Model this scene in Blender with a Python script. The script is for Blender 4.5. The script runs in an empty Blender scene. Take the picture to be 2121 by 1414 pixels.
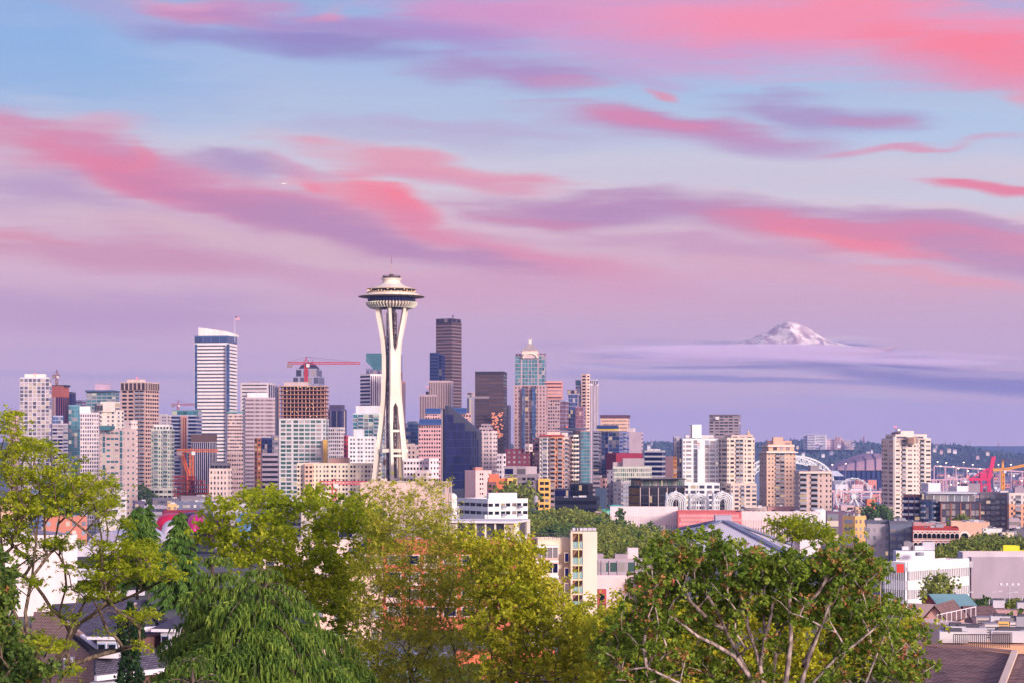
import bpy, math, random
import numpy as np
from mathutils import Vector
rnd = random.Random(7)
SC = bpy.context.scene
COL = SC.collection
R_ = math.radians
F = 4090.0          # focal length in photograph pixels
CX, HY = 1060.5, 930.0   # image centre column, eye-level row
EYE = 62.0

# ------------------------------------------------------------------ camera
cam = bpy.data.cameras.new('camera'); cam.sensor_width = 36; cam.lens = F / 2121 * 36
cam.shift_y = (HY - 707) / 2121; cam.clip_start = 1; cam.clip_end = 120000
co = bpy.data.objects.new('camera', cam); COL.objects.link(co)
co.location = (0, 0, EYE); co.rotation_euler = (R_(90), 0, 0)
SC.camera = co
SC.view_settings.view_transform = 'Standard'; SC.view_settings.look = 'None'
SC.view_settings.exposure = 0.0; SC.view_settings.gamma = 1.0
SC.cycles.use_denoising = True
SC.cycles.max_bounces = 6; SC.cycles.diffuse_bounces = 3; SC.cycles.glossy_bounces = 3
SC.cycles.transparent_max_bounces = 8; SC.cycles.volume_bounces = 1
SC.cycles.use_adaptive_sampling = True

def lin(c):
    return tuple((v/255/12.92 if v/255 <= .04045 else ((v/255+.055)/1.055)**2.4) for v in c[:3])

# ------------------------------------------------------------------ sun
SUN_AZ, SUN_EL = R_(146), R_(13)      # clockwise from +Y: behind the camera, to its right
sl = bpy.data.lights.new('sun', 'SUN'); sl.energy = 4.1; sl.angle = R_(12); sl.color = (1.0, .84, .74)
so = bpy.data.objects.new('sun', sl); COL.objects.link(so)
sdir = Vector((math.sin(SUN_AZ)*math.cos(SUN_EL), math.cos(SUN_AZ)*math.cos(SUN_EL), math.sin(SUN_EL)))
so.rotation_euler = sdir.to_track_quat('Z', 'Y').to_euler()
so.location = (80, -60, 120)

# ------------------------------------------------------------------ sky (world)
W = bpy.data.worlds.new('World'); SC.world = W; W.use_nodes = True
nt = W.node_tree; nt.nodes.clear()
def N(t, **k):
    n = nt.nodes.new(t)
    for a, b in k.items(): setattr(n, a, b)
    return n
def lk(a, b): nt.links.new(a, b)
def mth(op, a, b=None, c=None, clamp=False):
    n = N('ShaderNodeMath', operation=op); n.use_clamp = clamp
    for i, v in enumerate((a, b, c)):
        if v is None: continue
        if isinstance(v, (int, float)): n.inputs[i].default_value = v
        else: lk(v, n.inputs[i])
    return n.outputs[0]
tc = N('ShaderNodeTexCoord'); sx = N('ShaderNodeSeparateXYZ'); lk(tc.outputs['Generated'], sx.inputs[0])
az = mth('ARCTAN2', sx.outputs[0], sx.outputs[1])
hyp = mth('SQRT', mth('ADD', mth('MULTIPLY', sx.outputs[0], sx.outputs[0]), mth('MULTIPLY', sx.outputs[1], sx.outputs[1])))
el = mth('ARCTAN2', sx.outputs[2], hyp)
U0 = mth('MULTIPLY', az, F); V0 = mth('MULTIPLY', el, F)
def noise(scx, scy, detail=3, rough=.55, seed=0, dist=0):
    cb = N('ShaderNodeCombineXYZ'); lk(mth('MULTIPLY', U0, 1/scx), cb.inputs[0]); lk(mth('MULTIPLY', V0, 1/scy), cb.inputs[1]); cb.inputs[2].default_value = seed
    n = N('ShaderNodeTexNoise'); n.inputs['Scale'].default_value = 1; n.inputs['Detail'].default_value = detail
    n.inputs['Roughness'].default_value = rough; n.inputs['Distortion'].default_value = dist
    lk(cb.outputs[0], n.inputs['Vector']); return n.outputs['Fac']
nw1 = noise(420, 150, 2, .5, 1.3); nw2 = noise(300, 90, 2, .5, 7.7); nfine = noise(260, 40, 4, .55, 3.1, .3); nbig = noise(900, 200, 3, .5, 11.0)
wa = mth('MINIMUM', mth('MAXIMUM', mth('DIVIDE', mth('SUBTRACT', V0, 130), 330), .08), 1)   # less drift near the horizon
U = mth('ADD', U0, mth('MULTIPLY', mth('SUBTRACT', nw2, .5), 260))
V = mth('ADD', V0, mth('MULTIPLY', mth('SUBTRACT', nw1, .5), mth('MULTIPLY', wa, 120)))
V = mth('ADD', V, mth('MULTIPLY', mth('SUBTRACT', nfine, .5), 26))
nwisp = noise(240, 14, 3, .5, 21.0, .6)
uv = N('ShaderNodeCombineXYZ'); lk(U, uv.inputs[0]); lk(V, uv.inputs[1])
ramp = N('ShaderNodeValToRGB'); rr = ramp.color_ramp; rr.interpolation = 'B_SPLINE'
GR = [(0, (232,194,206)), (110, (216,182,207)), (200, (208,176,206)), (300, (212,170,198)), (400, (224,184,202)), (490, (226,202,212)),
      (590, (210,206,222)), (700, (182,196,224)), (830, (160,184,226)), (960, (158,172,216)), (1500, (120,150,205)), (5500, (95,125,190))]
for i, (v, c) in enumerate(GR):
    e = rr.elements[0] if i == 0 else (rr.elements[1] if i == 1 else rr.elements.new(.5))
    e.position = (v/5500)**.5
for e, (v, c) in zip(rr.elements, GR): e.position = (v/5500)**.5; e.color = (*lin(c), 1)
lk(mth('SQRT', mth('DIVIDE', mth('MAXIMUM', V0, 0), 5500)), ramp.inputs[0])
colr = ramp.outputs[0]
def mixc(fac, a, b):
    m = N('ShaderNodeMix'); m.data_type = 'RGBA'
    if isinstance(fac, (int, float)): m.inputs[0].default_value = fac
    else: lk(fac, m.inputs[0])
    if isinstance(a, tuple): m.inputs[6].default_value = (*a[:3], 1)
    else: lk(a, m.inputs[6])
    if isinstance(b, tuple): m.inputs[7].default_value = (*b[:3], 1)
    else: lk(b, m.inputs[7])
    return m.outputs[2]
# general drifting pink over the whole sky away from the framed part
gen = N('ShaderNodeMapRange'); gen.interpolation_type = 'SMOOTHSTEP'; lk(nbig, gen.inputs[0]); gen.inputs[1].default_value = .45; gen.inputs[2].default_value = .7
gen.inputs[3].default_value = 0; gen.inputs[4].default_value = .45
far = N('ShaderNodeMapRange'); lk(mth('ADD', mth('ABSOLUTE', U0), mth('MAXIMUM', mth('SUBTRACT', V0, 950), 0)), far.inputs[0]); far.inputs[1].default_value = 1000; far.inputs[2].default_value = 2200
colr = mixc(mth('MULTIPLY', gen.outputs[0], far.outputs[0]), colr, lin((226,150,180)))
nadd = mth('ADD', mth('MULTIPLY', mth('SUBTRACT', nfine, .5), .95), mth('MULTIPLY', mth('SUBTRACT', nwisp, .5), .4))
STREAKS = [  # x, y, half length, half height, tilt (deg, + falls to the right), colour, strength
 (60,120,420,150,0,(132,176,226),.7),(260,200,350,90,4,(154,182,224),.5),
 (250,380,760,130,8,(212,164,192),.5),(1050,480,900,90,4,(222,180,198),.45),(500,500,800,60,4,(208,158,186),.45),
 (1500,180,500,60,2,(168,196,230),.7),(1000,250,700,60,2,(178,190,222),.5),
 (1900,270,500,60,3,(176,200,232),.7),(2000,400,500,40,3,(206,208,224),.8),(1500,360,700,36,3,(208,200,218),.7),
 (1250,20,560,90,2,(222,150,200),.75),(1750,55,760,125,3,(246,150,182),.95),(1350,110,420,80,3,(206,158,206),.7),
 (2050,115,330,75,8,(255,128,148),.9),(1650,45,420,50,-2,(252,142,168),.8),(2110,175,60,60,0,(240,150,175),.6),
 (1930,150,240,40,4,(205,165,205),.45),
 (1000,35,260,50,4,(214,146,196),.75),(430,10,170,26,6,(236,150,182),.85),(300,20,320,36,4,(178,158,208),.5),
 (470,35,170,22,8,(226,136,170),.7),(650,62,330,46,7,(168,138,198),.85),(560,88,330,26,7,(146,134,196),.75),(900,80,260,50,6,(176,140,200),.75),
 (720,105,160,22,6,(150,132,192),.6),(640,30,70,22,0,(238,146,178),.6),
 (1080,165,260,32,3,(176,138,192),.92),(1180,178,160,14,3,(212,146,182),.5),(1400,200,46,10,14,(230,140,165),.8),(1350,165,130,22,10,(190,162,208),.6),
 (1420,262,330,34,7,(198,134,180),.95),(1340,250,150,18,7,(226,132,166),.6),(1560,300,220,26,6,(188,156,198),.7),(1000,262,380,22,3,(190,164,202),.55),
 (1700,236,210,34,9,(172,142,194),.85),(1790,255,90,14,9,(205,138,176),.5),
 (1890,308,190,9,-3,(226,142,172),.8),(2050,390,130,15,10,(238,122,150),.95),
 (180,270,150,26,-8,(226,170,190),.6),(900,285,350,22,3,(188,170,205),.5),
 (100,330,420,56,12,(220,140,170),.85),(500,415,620,62,14,(216,132,168),.9),(320,395,360,34,14,(234,124,154),.85),
 (290,340,60,30,38,(240,130,152),.55),(830,420,170,50,26,(252,124,144),.95),(720,400,190,34,20,(244,130,152),.7),(820,395,40,28,0,(252,124,140),.6),(650,385,30,22,30,(246,130,150),.6),
 (1000,500,300,40,12,(226,138,168),.85),(1180,555,360,46,8,(226,146,174),.7),
 (700,485,480,44,12,(184,138,180),.85),(460,420,150,20,12,(200,130,170),.4),
 (470,340,140,26,3,(176,146,190),.85),(620,350,130,16,3,(206,152,184),.5),(880,335,330,32,7,(236,148,168),.85),(960,360,280,22,5,(226,150,178),.7),
 (100,410,260,40,6,(180,144,190),.7),(560,520,560,26,9,(222,184,194),.65),(180,520,480,46,4,(210,142,172),.75),(500,560,480,30,6,(210,150,178),.6),(0,480,220,16,4,(224,138,160),.6),
 (1200,430,330,44,3,(196,136,176),.85),(1500,450,520,56,5,(184,140,184),.9),(1120,445,150,14,6,(216,132,164),.5),(1680,480,330,46,8,(240,128,152),.85),(2020,500,360,56,8,(218,134,168),.9),
 (1960,455,360,22,6,(188,150,190),.75),(2080,545,220,34,10,(190,146,184),.8),(1450,520,460,34,5,(204,150,184),.7),(1800,512,260,12,8,(250,134,150),.7),
 (1230,520,280,24,6,(226,190,202),.5),(1700,575,560,36,4,(224,168,188),.7),(1960,570,200,18,10,(238,160,176),.7),(1050,590,460,30,5,(222,160,186),.6),
 (200,650,520,56,0,(186,148,192),.55),(1300,620,700,50,2,(218,168,194),.5),(800,600,500,34,3,(216,164,190),.4),
 (300,735,460,14,1,(204,174,206),.6),(250,775,400,10,0,(168,156,204),.4),
 (1500,714,360,8,-1,(222,196,218),.8),(1850,730,330,8,6,(214,188,214),.7),(1600,736,520,26,2,(160,144,194),.8),(1700,726,320,9,4,(134,122,178),.9),(1400,730,220,8,-2,(140,128,182),.85),(1750,748,440,14,5,(134,122,180),.9),(1450,756,300,7,1,(142,130,184),.7),(1350,752,260,5,-2,(200,178,214),.7),(1560,768,500,6,2,(204,184,216),.65),(1850,762,300,5,4,(198,178,212),.6),(1300,715,200,8,-3,(206,178,210),.6),
 (1900,782,400,16,5,(138,126,182),.85),(2050,806,280,18,4,(142,130,186),.85),(1500,786,300,7,1,(150,136,188),.6),(1650,790,400,8,2,(160,146,196),.7),(1300,775,300,12,1,(160,152,202),.45),(1800,830,380,16,2,(188,170,214),.4),(1800,820,100,8,1,(212,196,218),.6),(1690,826,50,5,-2,(208,192,218),.5),
]
for (x, y, L, H, t, c, s) in STREAKS:
    a = math.atan((x-CX)/F); e_ = math.atan((HY-y)/F*math.cos(a))
    mp = N('ShaderNodeMapping', vector_type='TEXTURE')
    mp.inputs['Location'].default_value = (a*F, e_*F, 0); mp.inputs['Rotation'].default_value = (0, 0, R_(-t)); mp.inputs['Scale'].default_value = (L, H, 1)
    ch = N('ShaderNodeVectorMath', operation='MULTIPLY_ADD'); lk(colr, ch.inputs[0]); ch.inputs[1].default_value = (1e-5, 1e-5, 1e-5); lk(uv.outputs[0], ch.inputs[2])   # keeps the layers evaluated one after another
    lk(ch.outputs[0], mp.inputs['Vector'])
    ln = N('ShaderNodeVectorMath', operation='LENGTH'); lk(mp.outputs[0], ln.inputs[0])
    mr = N('ShaderNodeMapRange'); mr.interpolation_type = 'SMOOTHSTEP'
    lk(mth('ADD', ln.outputs['Value'], nadd), mr.inputs[0])
    mr.inputs[1].default_value = 1.18; mr.inputs[2].default_value = .22; mr.inputs[3].default_value = 0; mr.inputs[4].default_value = s*.95
    colr = mixc(mr.outputs[0], colr, lin(c))
# sunset glow low in the north-west, behind the camera
dt = N('ShaderNodeVectorMath', operation='DOT_PRODUCT'); lk(tc.outputs['Generated'], dt.inputs[0])
dt.inputs[1].default_value = (math.sin(SUN_AZ), math.cos(SUN_AZ), .05)
gl = mth('POWER', mth('MAXIMUM', dt.outputs['Value'], 0), 2)
gm = N('ShaderNodeVectorMath', operation='SCALE'); gm.inputs[0].default_value = (1.85, 1.28, 1.04); lk(gl, gm.inputs['Scale'])
ad = N('ShaderNodeVectorMath', operation='ADD'); lk(colr, ad.inputs[0]); lk(gm.outputs[0], ad.inputs[1])
sky = N('ShaderNodeTexSky', sky_type='NISHITA'); sky.sun_disc = False; sky.sun_elevation = SUN_EL; sky.sun_rotation = SUN_AZ
sk2 = N('ShaderNodeVectorMath', operation='SCALE'); lk(sky.outputs[0], sk2.inputs[0]); sk2.inputs['Scale'].default_value = .004
ad2 = N('ShaderNodeVectorMath', operation='ADD'); lk(ad.outputs[0], ad2.inputs[0]); lk(sk2.outputs[0], ad2.inputs[1])
bg = N('ShaderNodeBackground'); lk(ad2.outputs[0], bg.inputs[0]); bg.inputs[1].default_value = 1.0
ow = N('ShaderNodeOutputWorld'); lk(bg.outputs[0], ow.inputs[0])
W.cycles.sampling_method = 'MANUAL'; W.cycles.sample_map_resolution = 512

# ------------------------------------------------------------------ helpers
def zg(y):   # ground height along the view: the hill under the camera falls to the flat city
    pts = [(-400, 58), (0, 56), (30, 51), (100, 44), (200, 35), (300, 30), (400, 27), (600, 20), (900, 13), (1250, 2), (1500, 0), (2200, -28)]
    if y <= pts[0][0]: return pts[0][1]
    for (a, b), (c, d) in zip(pts, pts[1:]):
        if y <= c: return b + (d-b)*(y-a)/(c-a)
    return -28.0
def P(x, y, D): return Vector(((x-CX)/F*D, D, EYE-(y-HY)/F*D))
def wx(x, D): return (x-CX)/F*D
def wz(y, D): return EYE-(y-HY)/F*D

MATS = {}
TINT = (1.03, 1.0, .97)
def newmat(key):
    m = bpy.data.materials.new(key); m.use_nodes = True; t = m.node_tree
    return m, t, t.nodes['Principled BSDF']
def wall(c, rough=.85, var=.10, sc=.25, key=None, spec=.3, metal=0, bump=0):
    """painted / concrete / stone wall: colour given as seen, with blotches and streaks of wear"""
    k = ('w', tuple(c), rough, var, sc, metal, bump)
    if k in MATS: return MATS[k]
    m, t, b = newmat(key or 'wall_%d_%d_%d' % tuple(c)); a = lin(c); a = [min(.86, v/T) for v, T in zip(a, TINT)]
    tcn = t.nodes.new('ShaderNodeTexCoord'); mp = t.nodes.new('ShaderNodeMapping'); mp.inputs['Scale'].default_value = (1, 1, .35)
    no = t.nodes.new('ShaderNodeTexNoise'); no.inputs['Scale'].default_value = sc; no.inputs['Detail'].default_value = 5
    t.links.new(tcn.outputs['Object'], mp.inputs[0]); t.links.new(mp.outputs[0], no.inputs['Vector'])
    mr = t.nodes.new('ShaderNodeMapRange'); mr.inputs[1].default_value = .3; mr.inputs[2].default_value = .7; mr.inputs[3].default_value = 1-var*1.6; mr.inputs[4].default_value = 1+var*.6
    t.links.new(no.outputs['Fac'], mr.inputs[0])
    vm = t.nodes.new('ShaderNodeVectorMath'); vm.operation = 'SCALE'; vm.inputs[0].default_value = a; t.links.new(mr.outputs[0], vm.inputs['Scale'])
    t.links.new(vm.outputs[0], b.inputs['Base Color'])
    b.inputs['Roughness'].default_value = rough; b.inputs['Specular IOR Level'].default_value = spec; b.inputs['Metallic'].default_value = metal
    MATS[k] = m; return m
GT = {'dk': (30,32,44), 'bl': (60,84,130), 'tl': (70,128,140), 'br': (84,62,58), 'pk': (150,110,120), 'gy': (84,84,104), 'nv': (24,30,84), 'gn': (82,114,108), 'wt': (158,162,176), 'or': (150,95,70)}
def glass(kind, lit=.05, curt=.25):
    lit = round(lit*.75, 3)
    k = ('g', kind, lit, curt)
    if k in MATS: return MATS[k]
    m, t, b = newmat('glass_'+kind); c = lin(GT[kind])
    oi = t.nodes.new('ShaderNodeObjectInfo'); ge = t.nodes.new('ShaderNodeNewGeometry')
    def M(op, a, bb):
        n = t.nodes.new('ShaderNodeMath'); n.operation = op
        for i, v in enumerate((a, bb)):
            if isinstance(v, (int, float)): n.inputs[i].default_value = v
            elif v is not None: t.links.new(v, n.inputs[i])
        return n.outputs[0]
    r1 = M('FRACT', M('ADD', M('MULTIPLY', oi.outputs['Random'], 7.13), ge.outputs['Random Per Island']), None)
    r2 = M('FRACT', M('MULTIPLY', r1, 37.7), None)
    litf = M('GREATER_THAN', r1, 1-lit); cf = M('MULTIPLY', M('LESS_THAN', r1, curt), .7)
    mx = t.nodes.new('ShaderNodeMix'); mx.data_type = 'RGBA'; mx.inputs[6].default_value = (*c, 1); mx.inputs[7].default_value = (.5, .42, .42, 1); t.links.new(cf, mx.inputs[0])
    vs = t.nodes.new('ShaderNodeVectorMath'); vs.operation = 'SCALE'; t.links.new(mx.outputs[2], vs.inputs[0]); t.links.new(M('ADD', M('MULTIPLY', r2, .7), .6), vs.inputs['Scale'])
    t.links.new(vs.outputs[0], b.inputs['Base Color'])
    b.inputs['Metallic'].default_value = .35; b.inputs['Roughness'].default_value = .14; b.inputs['Specular IOR Level'].default_value = .25 if kind == 'nv' else .7
    b.inputs['Emission Color'].default_value = (1, .66, .38, 1); t.links.new(M('MULTIPLY', litf, .6), b.inputs['Emission Strength'])
    MATS[k] = m; return m
def emit(c, s, key='lamp_glow'):
    k = ('e', tuple(c), s)
    if k in MATS: return MATS[k]
    m, t, b = newmat(key); b.inputs['Base Color'].default_value = (*lin(c), 1); b.inputs['Emission Color'].default_value = (*lin(c), 1); b.inputs['Emission Strength'].default_value = s
    MATS[k] = m; return m

class MB:
    """collects boxes, prisms and tubes for ONE mesh object"""
    def __init__(s): s.v = []; s.f = []; s.m = []; s.mats = []
    def mi(s, mat):
        if mat not in s.mats: s.mats.append(mat)
        return s.mats.index(mat)
    def add(s, vs, fs, mat):
        o = len(s.v); i = s.mi(mat); s.v += [tuple(v) for v in vs]
        for f in fs: s.f.append(tuple(o+k for k in f)); s.m.append(i)
    def obox(s, o, dx, dy, z0, z1, mat):
        """prism over parallelogram o, o+dx, o+dx+dy, o+dy (2-D vectors)"""
        p = [o, o+dx, o+dx+dy, o+dy]
        if dx.x*dy.y-dx.y*dy.x < 0: p = p[::-1]
        s.prism(p, z0, z1, mat)
    def prism(s, p, z0, z1, mat, top=None):
        n = len(p); q = top or p
        s.add([(a[0], a[1], z0) for a in p]+[(a[0], a[1], z1) for a in q],
              [tuple(range(n-1, -1, -1)), tuple(range(n, 2*n))]+[(i, (i+1) % n, n+(i+1) % n, n+i) for i in range(n)], mat)
    def box(s, x0, x1, y0, y1, z0, z1, mat):
        s.prism([(x0, y0), (x1, y0), (x1, y1), (x0, y1)], z0, z1, mat)
    def bar(s, a, b, w, mat, h=None, n=4, w2=None):
        a = Vector(a); b = Vector(b); d = b-a
        if d.length < 1e-6: return
        d.normalize(); u = d.cross(Vector((0, 0, 1)))
        if u.length < .05: u = Vector((1, 0, 0))
        u.normalize(); v = u.cross(d)
        w2 = w if w2 is None else w2; vs = []
        for q, ww in ((a, w), (b, w2)):
            for k in range(n):
                t = math.pi/4+2*math.pi*k/n; vs.append(q+u*math.cos(t)*ww*.7071+v*math.sin(t)*(h or ww)*.7071)
        s.add(vs, [tuple(range(n-1, -1, -1)), tuple(range(n, 2*n))]+[(i, (i+1) % n, n+(i+1) % n, n+i) for i in range(n)], mat)
    def tube(s, pts, rad, mat, n=6):
        pts = [Vector(p) for p in pts]; vs = []; m = len(pts)
        for i, p in enumerate(pts):
            d = (pts[min(i+1, m-1)]-pts[max(i-1, 0)]).normalized(); u = d.cross(Vector((.3, .1, 1)))
            if u.length < .1: u = d.cross(Vector((1, 0, 0)))
            u.normalize(); v = d.cross(u); r = rad[i] if hasattr(rad, '__len__') else rad
            for k in range(n):
                t = 2*math.pi*k/n; vs.append(p+u*math.cos(t)*r+v*math.sin(t)*r)
        fs = [(i*n+k, i*n+(k+1) % n, (i+1)*n+(k+1) % n, (i+1)*n+k) for i in range(m-1) for k in range(n)]
        s.add(vs, fs+[tuple(range(n-1, -1, -1)), tuple((m-1)*n+k for k in range(n))], mat)
    def lathe(s, prof, mat, n=48, cx=0, cy=0, a0=0, a1=2*math.pi):
        full = abs(a1-a0-2*math.pi) < 1e-6; k = n if full else n+1; vs = []
        for r, z in prof:
            for i in range(k):
                t = a0+(a1-a0)*i/n; vs.append((cx+r*math.cos(t), cy+r*math.sin(t), z))
        fs = []
        for j in range(len(prof)-1):
            for i in range(n):
                i2 = (i+1) % k; fs.append((j*k+i, j*k+i2, (j+1)*k+i2, (j+1)*k+i))
        s.add(vs, fs, mat)
    def build(s, name, parent=None, smooth=False, loc=None):
        me = bpy.data.meshes.new(name); me.from_pydata(s.v, [], s.f)
        for m in s.mats: me.materials.append(m)
        me.polygons.foreach_set('material_index', s.m)
        if smooth: me.polygons.foreach_set('use_smooth', [True]*len(s.f))
        me.update(); o = bpy.data.objects.new(name, me); COL.objects.link(o)
        if parent: o.parent = parent
        if loc is not None: o.location = loc
        return o
def tag(o, label=None, cat=None, group=None, kind=None):
    if label: o['label'] = label
    if cat: o['category'] = cat
    if group: o['group'] = group
    if kind: o['kind'] = kind
    return o
def empty(name, loc, label, cat, group=None, rz=0):
    o = bpy.data.objects.new(name, None); COL.objects.link(o); o.location = loc; o.rotation_euler = (0, 0, rz); o.empty_display_size = .5
    return tag(o, label, cat, group)
def inst(name, me, parent, loc, rz=0, sc=(1, 1, 1)):
    o = bpy.data.objects.new(name, me); COL.objects.link(o); o.parent = parent; o.location = loc; o.rotation_euler = (0, 0, rz); o.scale = sc
    return o
UM = {}
def pane_mesh(mat):
    """unit window: pane a touch proud of the wall"""
    k = ('pane', mat.name)
    if k not in UM:
        b = MB(); b.box(-.5, .5, -.06, .2, -.5, .5, mat); o = b.build('window'); UM[k] = o.data; bpy.data.objects.remove(o)
    return UM[k]
def balc_mesh(mat, rail):
    k = ('balc', mat.name, rail.name)
    if k not in UM:
        b = MB(); b.box(-.5, .5, -1, 0, -.5, -.42, mat); b.box(-.5, .5, -1, -.93, -.42, -.1, rail)
        b.box(-.5, -.485, -.93, 0, -.42, -.1, rail); b.box(.485, .5, -.93, 0, -.42, -.1, rail)
        o = b.build('balcony'); UM[k] = o.data; bpy.data.objects.remove(o)
    return UM[k]
WGT = {'P': .55, '.': .5, 'w': 1, 'W': 2.2, 'n': .6, 'B': 2, 'G': 1.5, '|': .25, 'R': 4, 'V': .6, 'S': .45}

class Bld:
    """one building: an Empty at its near corner; volumes (wall, windows, roof) are its parts"""
    def __init__(s, label, D, x0, xc, x1, ytop, col, L='', R='', name='office_tower', cat='building', group=None, **k):
        s.D = D; s.zb = zg(D)
        s.root = empty(name, (wx(xc, D), D, s.zb), label, cat, group); s.nwin = 0; s.org = Vector((wx(xc, D), D))
        s.stuff = MB(); s.first = True
        s.vol(D, x0, xc, x1, ytop, col, L, R, **k)
    def vol(s, D, x0, xc, x1, ytop, col, L='', R='', fh=3.3, g='dk', lit=.05, curt=.2, hf=.5, band=0, pier=0, ybot=None, part='wall',
            roof=(120,112,120), par=.9, dep=None, phi=None, bandc=None, balc=None, skip=0, gtop=0, var=.08, inside=False):
        C = Vector((wx(xc, D), D)); th = math.atan2(C.x, D)
        v = Vector((math.sin(th), math.cos(th))); r = Vector((math.cos(th), -math.sin(th)))
        if phi is None:
            t = (x1-xc)/max(x1-x0, 1e-6); phi = math.atan2(t, 1-t) if 0 < t < 1 else (0 if t <= 0 else math.pi/2)
        else: phi = R_(phi)
        Ld = -math.cos(phi)*r+math.sin(phi)*v; Rd = math.sin(phi)*r+math.cos(phi)*v
        def solve(x, d):
            u = (x-CX)/F; return (u*C.y-C.x)/(d.x-u*d.y)
        a = solve(x0, Ld) if xc > x0+.01 else None; b = solve(x1, Rd) if x1 > xc+.01 else None
        if a is None: a = dep or min(b*.8, 45)
        if b is None: b = dep or min(a*.8, 45)
        z1 = wz(ytop, D)-s.zb; z0 = 0 if ybot is None else wz(ybot, D)-s.zb
        o = C-s.org; wm = wall(col, var=var); gm = glass(g, lit, curt); rm = wall(roof, var=.2)
        mb = MB(); mb.obox(o, Ld*a, Rd*b, z0, z1, wm)
        if par and a > 4 and b > 4:   # parapet rim and a roof surface inside it
            q = .35; mb.obox(o, Ld*a, Rd*q, z1, z1+par, wm); mb.obox(o+Rd*q, Ld*q, Rd*(b-2*q), z1, z1+par, wm)
            mb.obox(o+Rd*(b-q), Ld*a, Rd*q, z1, z1+par, wm); mb.obox(o+Rd*q+Ld*(a-q), Ld*q, Rd*(b-2*q), z1, z1+par, wm)
            rf = MB(); rf.obox(o+Rd*q*1.2+Ld*q*1.2, Ld*(a-2.4*q), Rd*(b-2.4*q), z1+.02, z1+.12, rm); rf.build('roof', s.root)
        nf = max(1, int(round((z1-z0-skip-gtop)/fh))); fh2 = (z1-z0-skip-gtop)/nf; s.info = (o, Ld, Rd, a, b, z0, z1, nf)
        pxm = F/D*.483
        bm = wall(bandc or col, var=.05)
        for spec, org, d, nrm, w in ((L, o+Ld*a, -Ld, -Rd, a), (R, o, Rd, -Ld, b)):
            if not spec: continue
            tot = sum(WGT[c] for c in spec); rz = math.atan2(d.y, d.x); ribbons = spec.strip('.|') == 'R'; u = 0
            if band:
                for i in range(nf+1):
                    zz = z0+skip+fh2*i
                    mb.obox(org+nrm*band, d*w, -nrm*(band-.01), zz-fh2*(1-hf)*.5, zz+fh2*(1-hf)*.5-.02, bm)
            for c in spec:
                cw = WGT[c]/tot*w; uc = u+cw/2; u += cw
                if c == '.': continue
                if c in '|P': mb.obox(org+d*(uc-cw/2)+nrm*(.4+pier), d*cw, -nrm*(.39+pier), z0, z1, bm); continue
                if c in 'GVS':
                    ww = cw*(.92 if c == 'G' else .7 if c == 'V' else .5); zc = (z0+skip+z1-gtop)/2; hh = (z1-z0-skip-gtop)*.985
                    if c == 'G':    # glass column cut by floor lines: one pane per storey
                        for i in range(nf): s.win(mb, org, d, nrm, rz, uc, z0+skip+fh2*(i+.5), ww, fh2*.86, gm, pxm)
                    else: s.win(mb, org, d, nrm, rz, uc, zc, ww, hh, gm, pxm)
                    continue
                ww = cw*{'w': .62, 'W': .84, 'n': .6, 'B': .9, 'R': .985}[c]
                for i in range(nf):
                    s.win(mb, org, d, nrm, rz, uc, z0+skip+fh2*(i+.5), ww, fh2*(.72 if c == 'B' else hf), glass(g, 0, curt*.4) if c == 'R' else gm, pxm)
                    if c == 'B':
                        q = org+d*uc; bmh = balc_mesh(balc or wm, wall((150,150,165), rough=.4))
                        if pxm*ww > 2.4 and s.nwin < 170: inst('balcony', bmh, s.root, (q.x, q.y, z0+skip+fh2*(i+.5)), math.atan2(d.y, d.x), (ww, 1.3, fh2)); s.nwin += 1
                        else: mb.obox(q-d*ww/2+nrm*1.2, d*ww, -nrm*1.15, z0+skip+fh2*i, z0+skip+fh2*(i+.3), balc or wm)
        mb.build(part, s.root)
        s.first = False
        return s
    def win(s, mb, org, d, nrm, rz, uc, zc, ww, hh, gm, pxm):
        q = org+d*uc
        if ww*hh*pxm*pxm >= 2.6 and min(ww, hh)*pxm > .8:
            if s.nwin < 100:
                s.nwin += 1; inst('window', pane_mesh(gm), s.root, (q.x, q.y, zc), rz, (ww, 1, hh)); return
            s.stuff.obox(q-d*ww/2+nrm*.06, d*ww, -nrm*.26, zc-hh/2, zc+hh/2, gm); return
        mb.obox(q-d*ww/2+nrm*.06, d*ww, -nrm*.26, zc-hh/2, zc+hh/2, gm)
    def pent(s, x0, x1, ytop, col, part='penthouse', dy=.35, dep=.4, L=None):
        """box on the roof between the two picture columns"""
        o, Ld, Rd, a, b, z0, z1, nf = s.info
        # centre of the roof
        c = o+Ld*a*.5+Rd*b*.5+s.org; Dm = c.y; w = (x1-x0)/F*Dm; cx = wx((x0+x1)/2, Dm)
        zt = wz(ytop, Dm)-s.zb
        m = MB(); d = -Ld if a*abs(Ld.x) > b*abs(Rd.x) else Rd; n = Vector((-d.y, d.x)); w2 = w/max(.3, abs(d.x))
        h = min(b, a)*dep; p = Vector((cx, Dm))-s.org
        zt = max(zt, z1+1); wm = wall(col)
        m.obox(p-d*w2/2-n*h/2, d*w2, n*h, z1+.12, zt, wm); m.obox(p-d*(w2/2+.15)-n*(h/2+.15), d*(w2+.3), n*(h+.3), zt, zt+.25, wall((150,142,150)))
        m.build(part, s.root); return s
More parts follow.
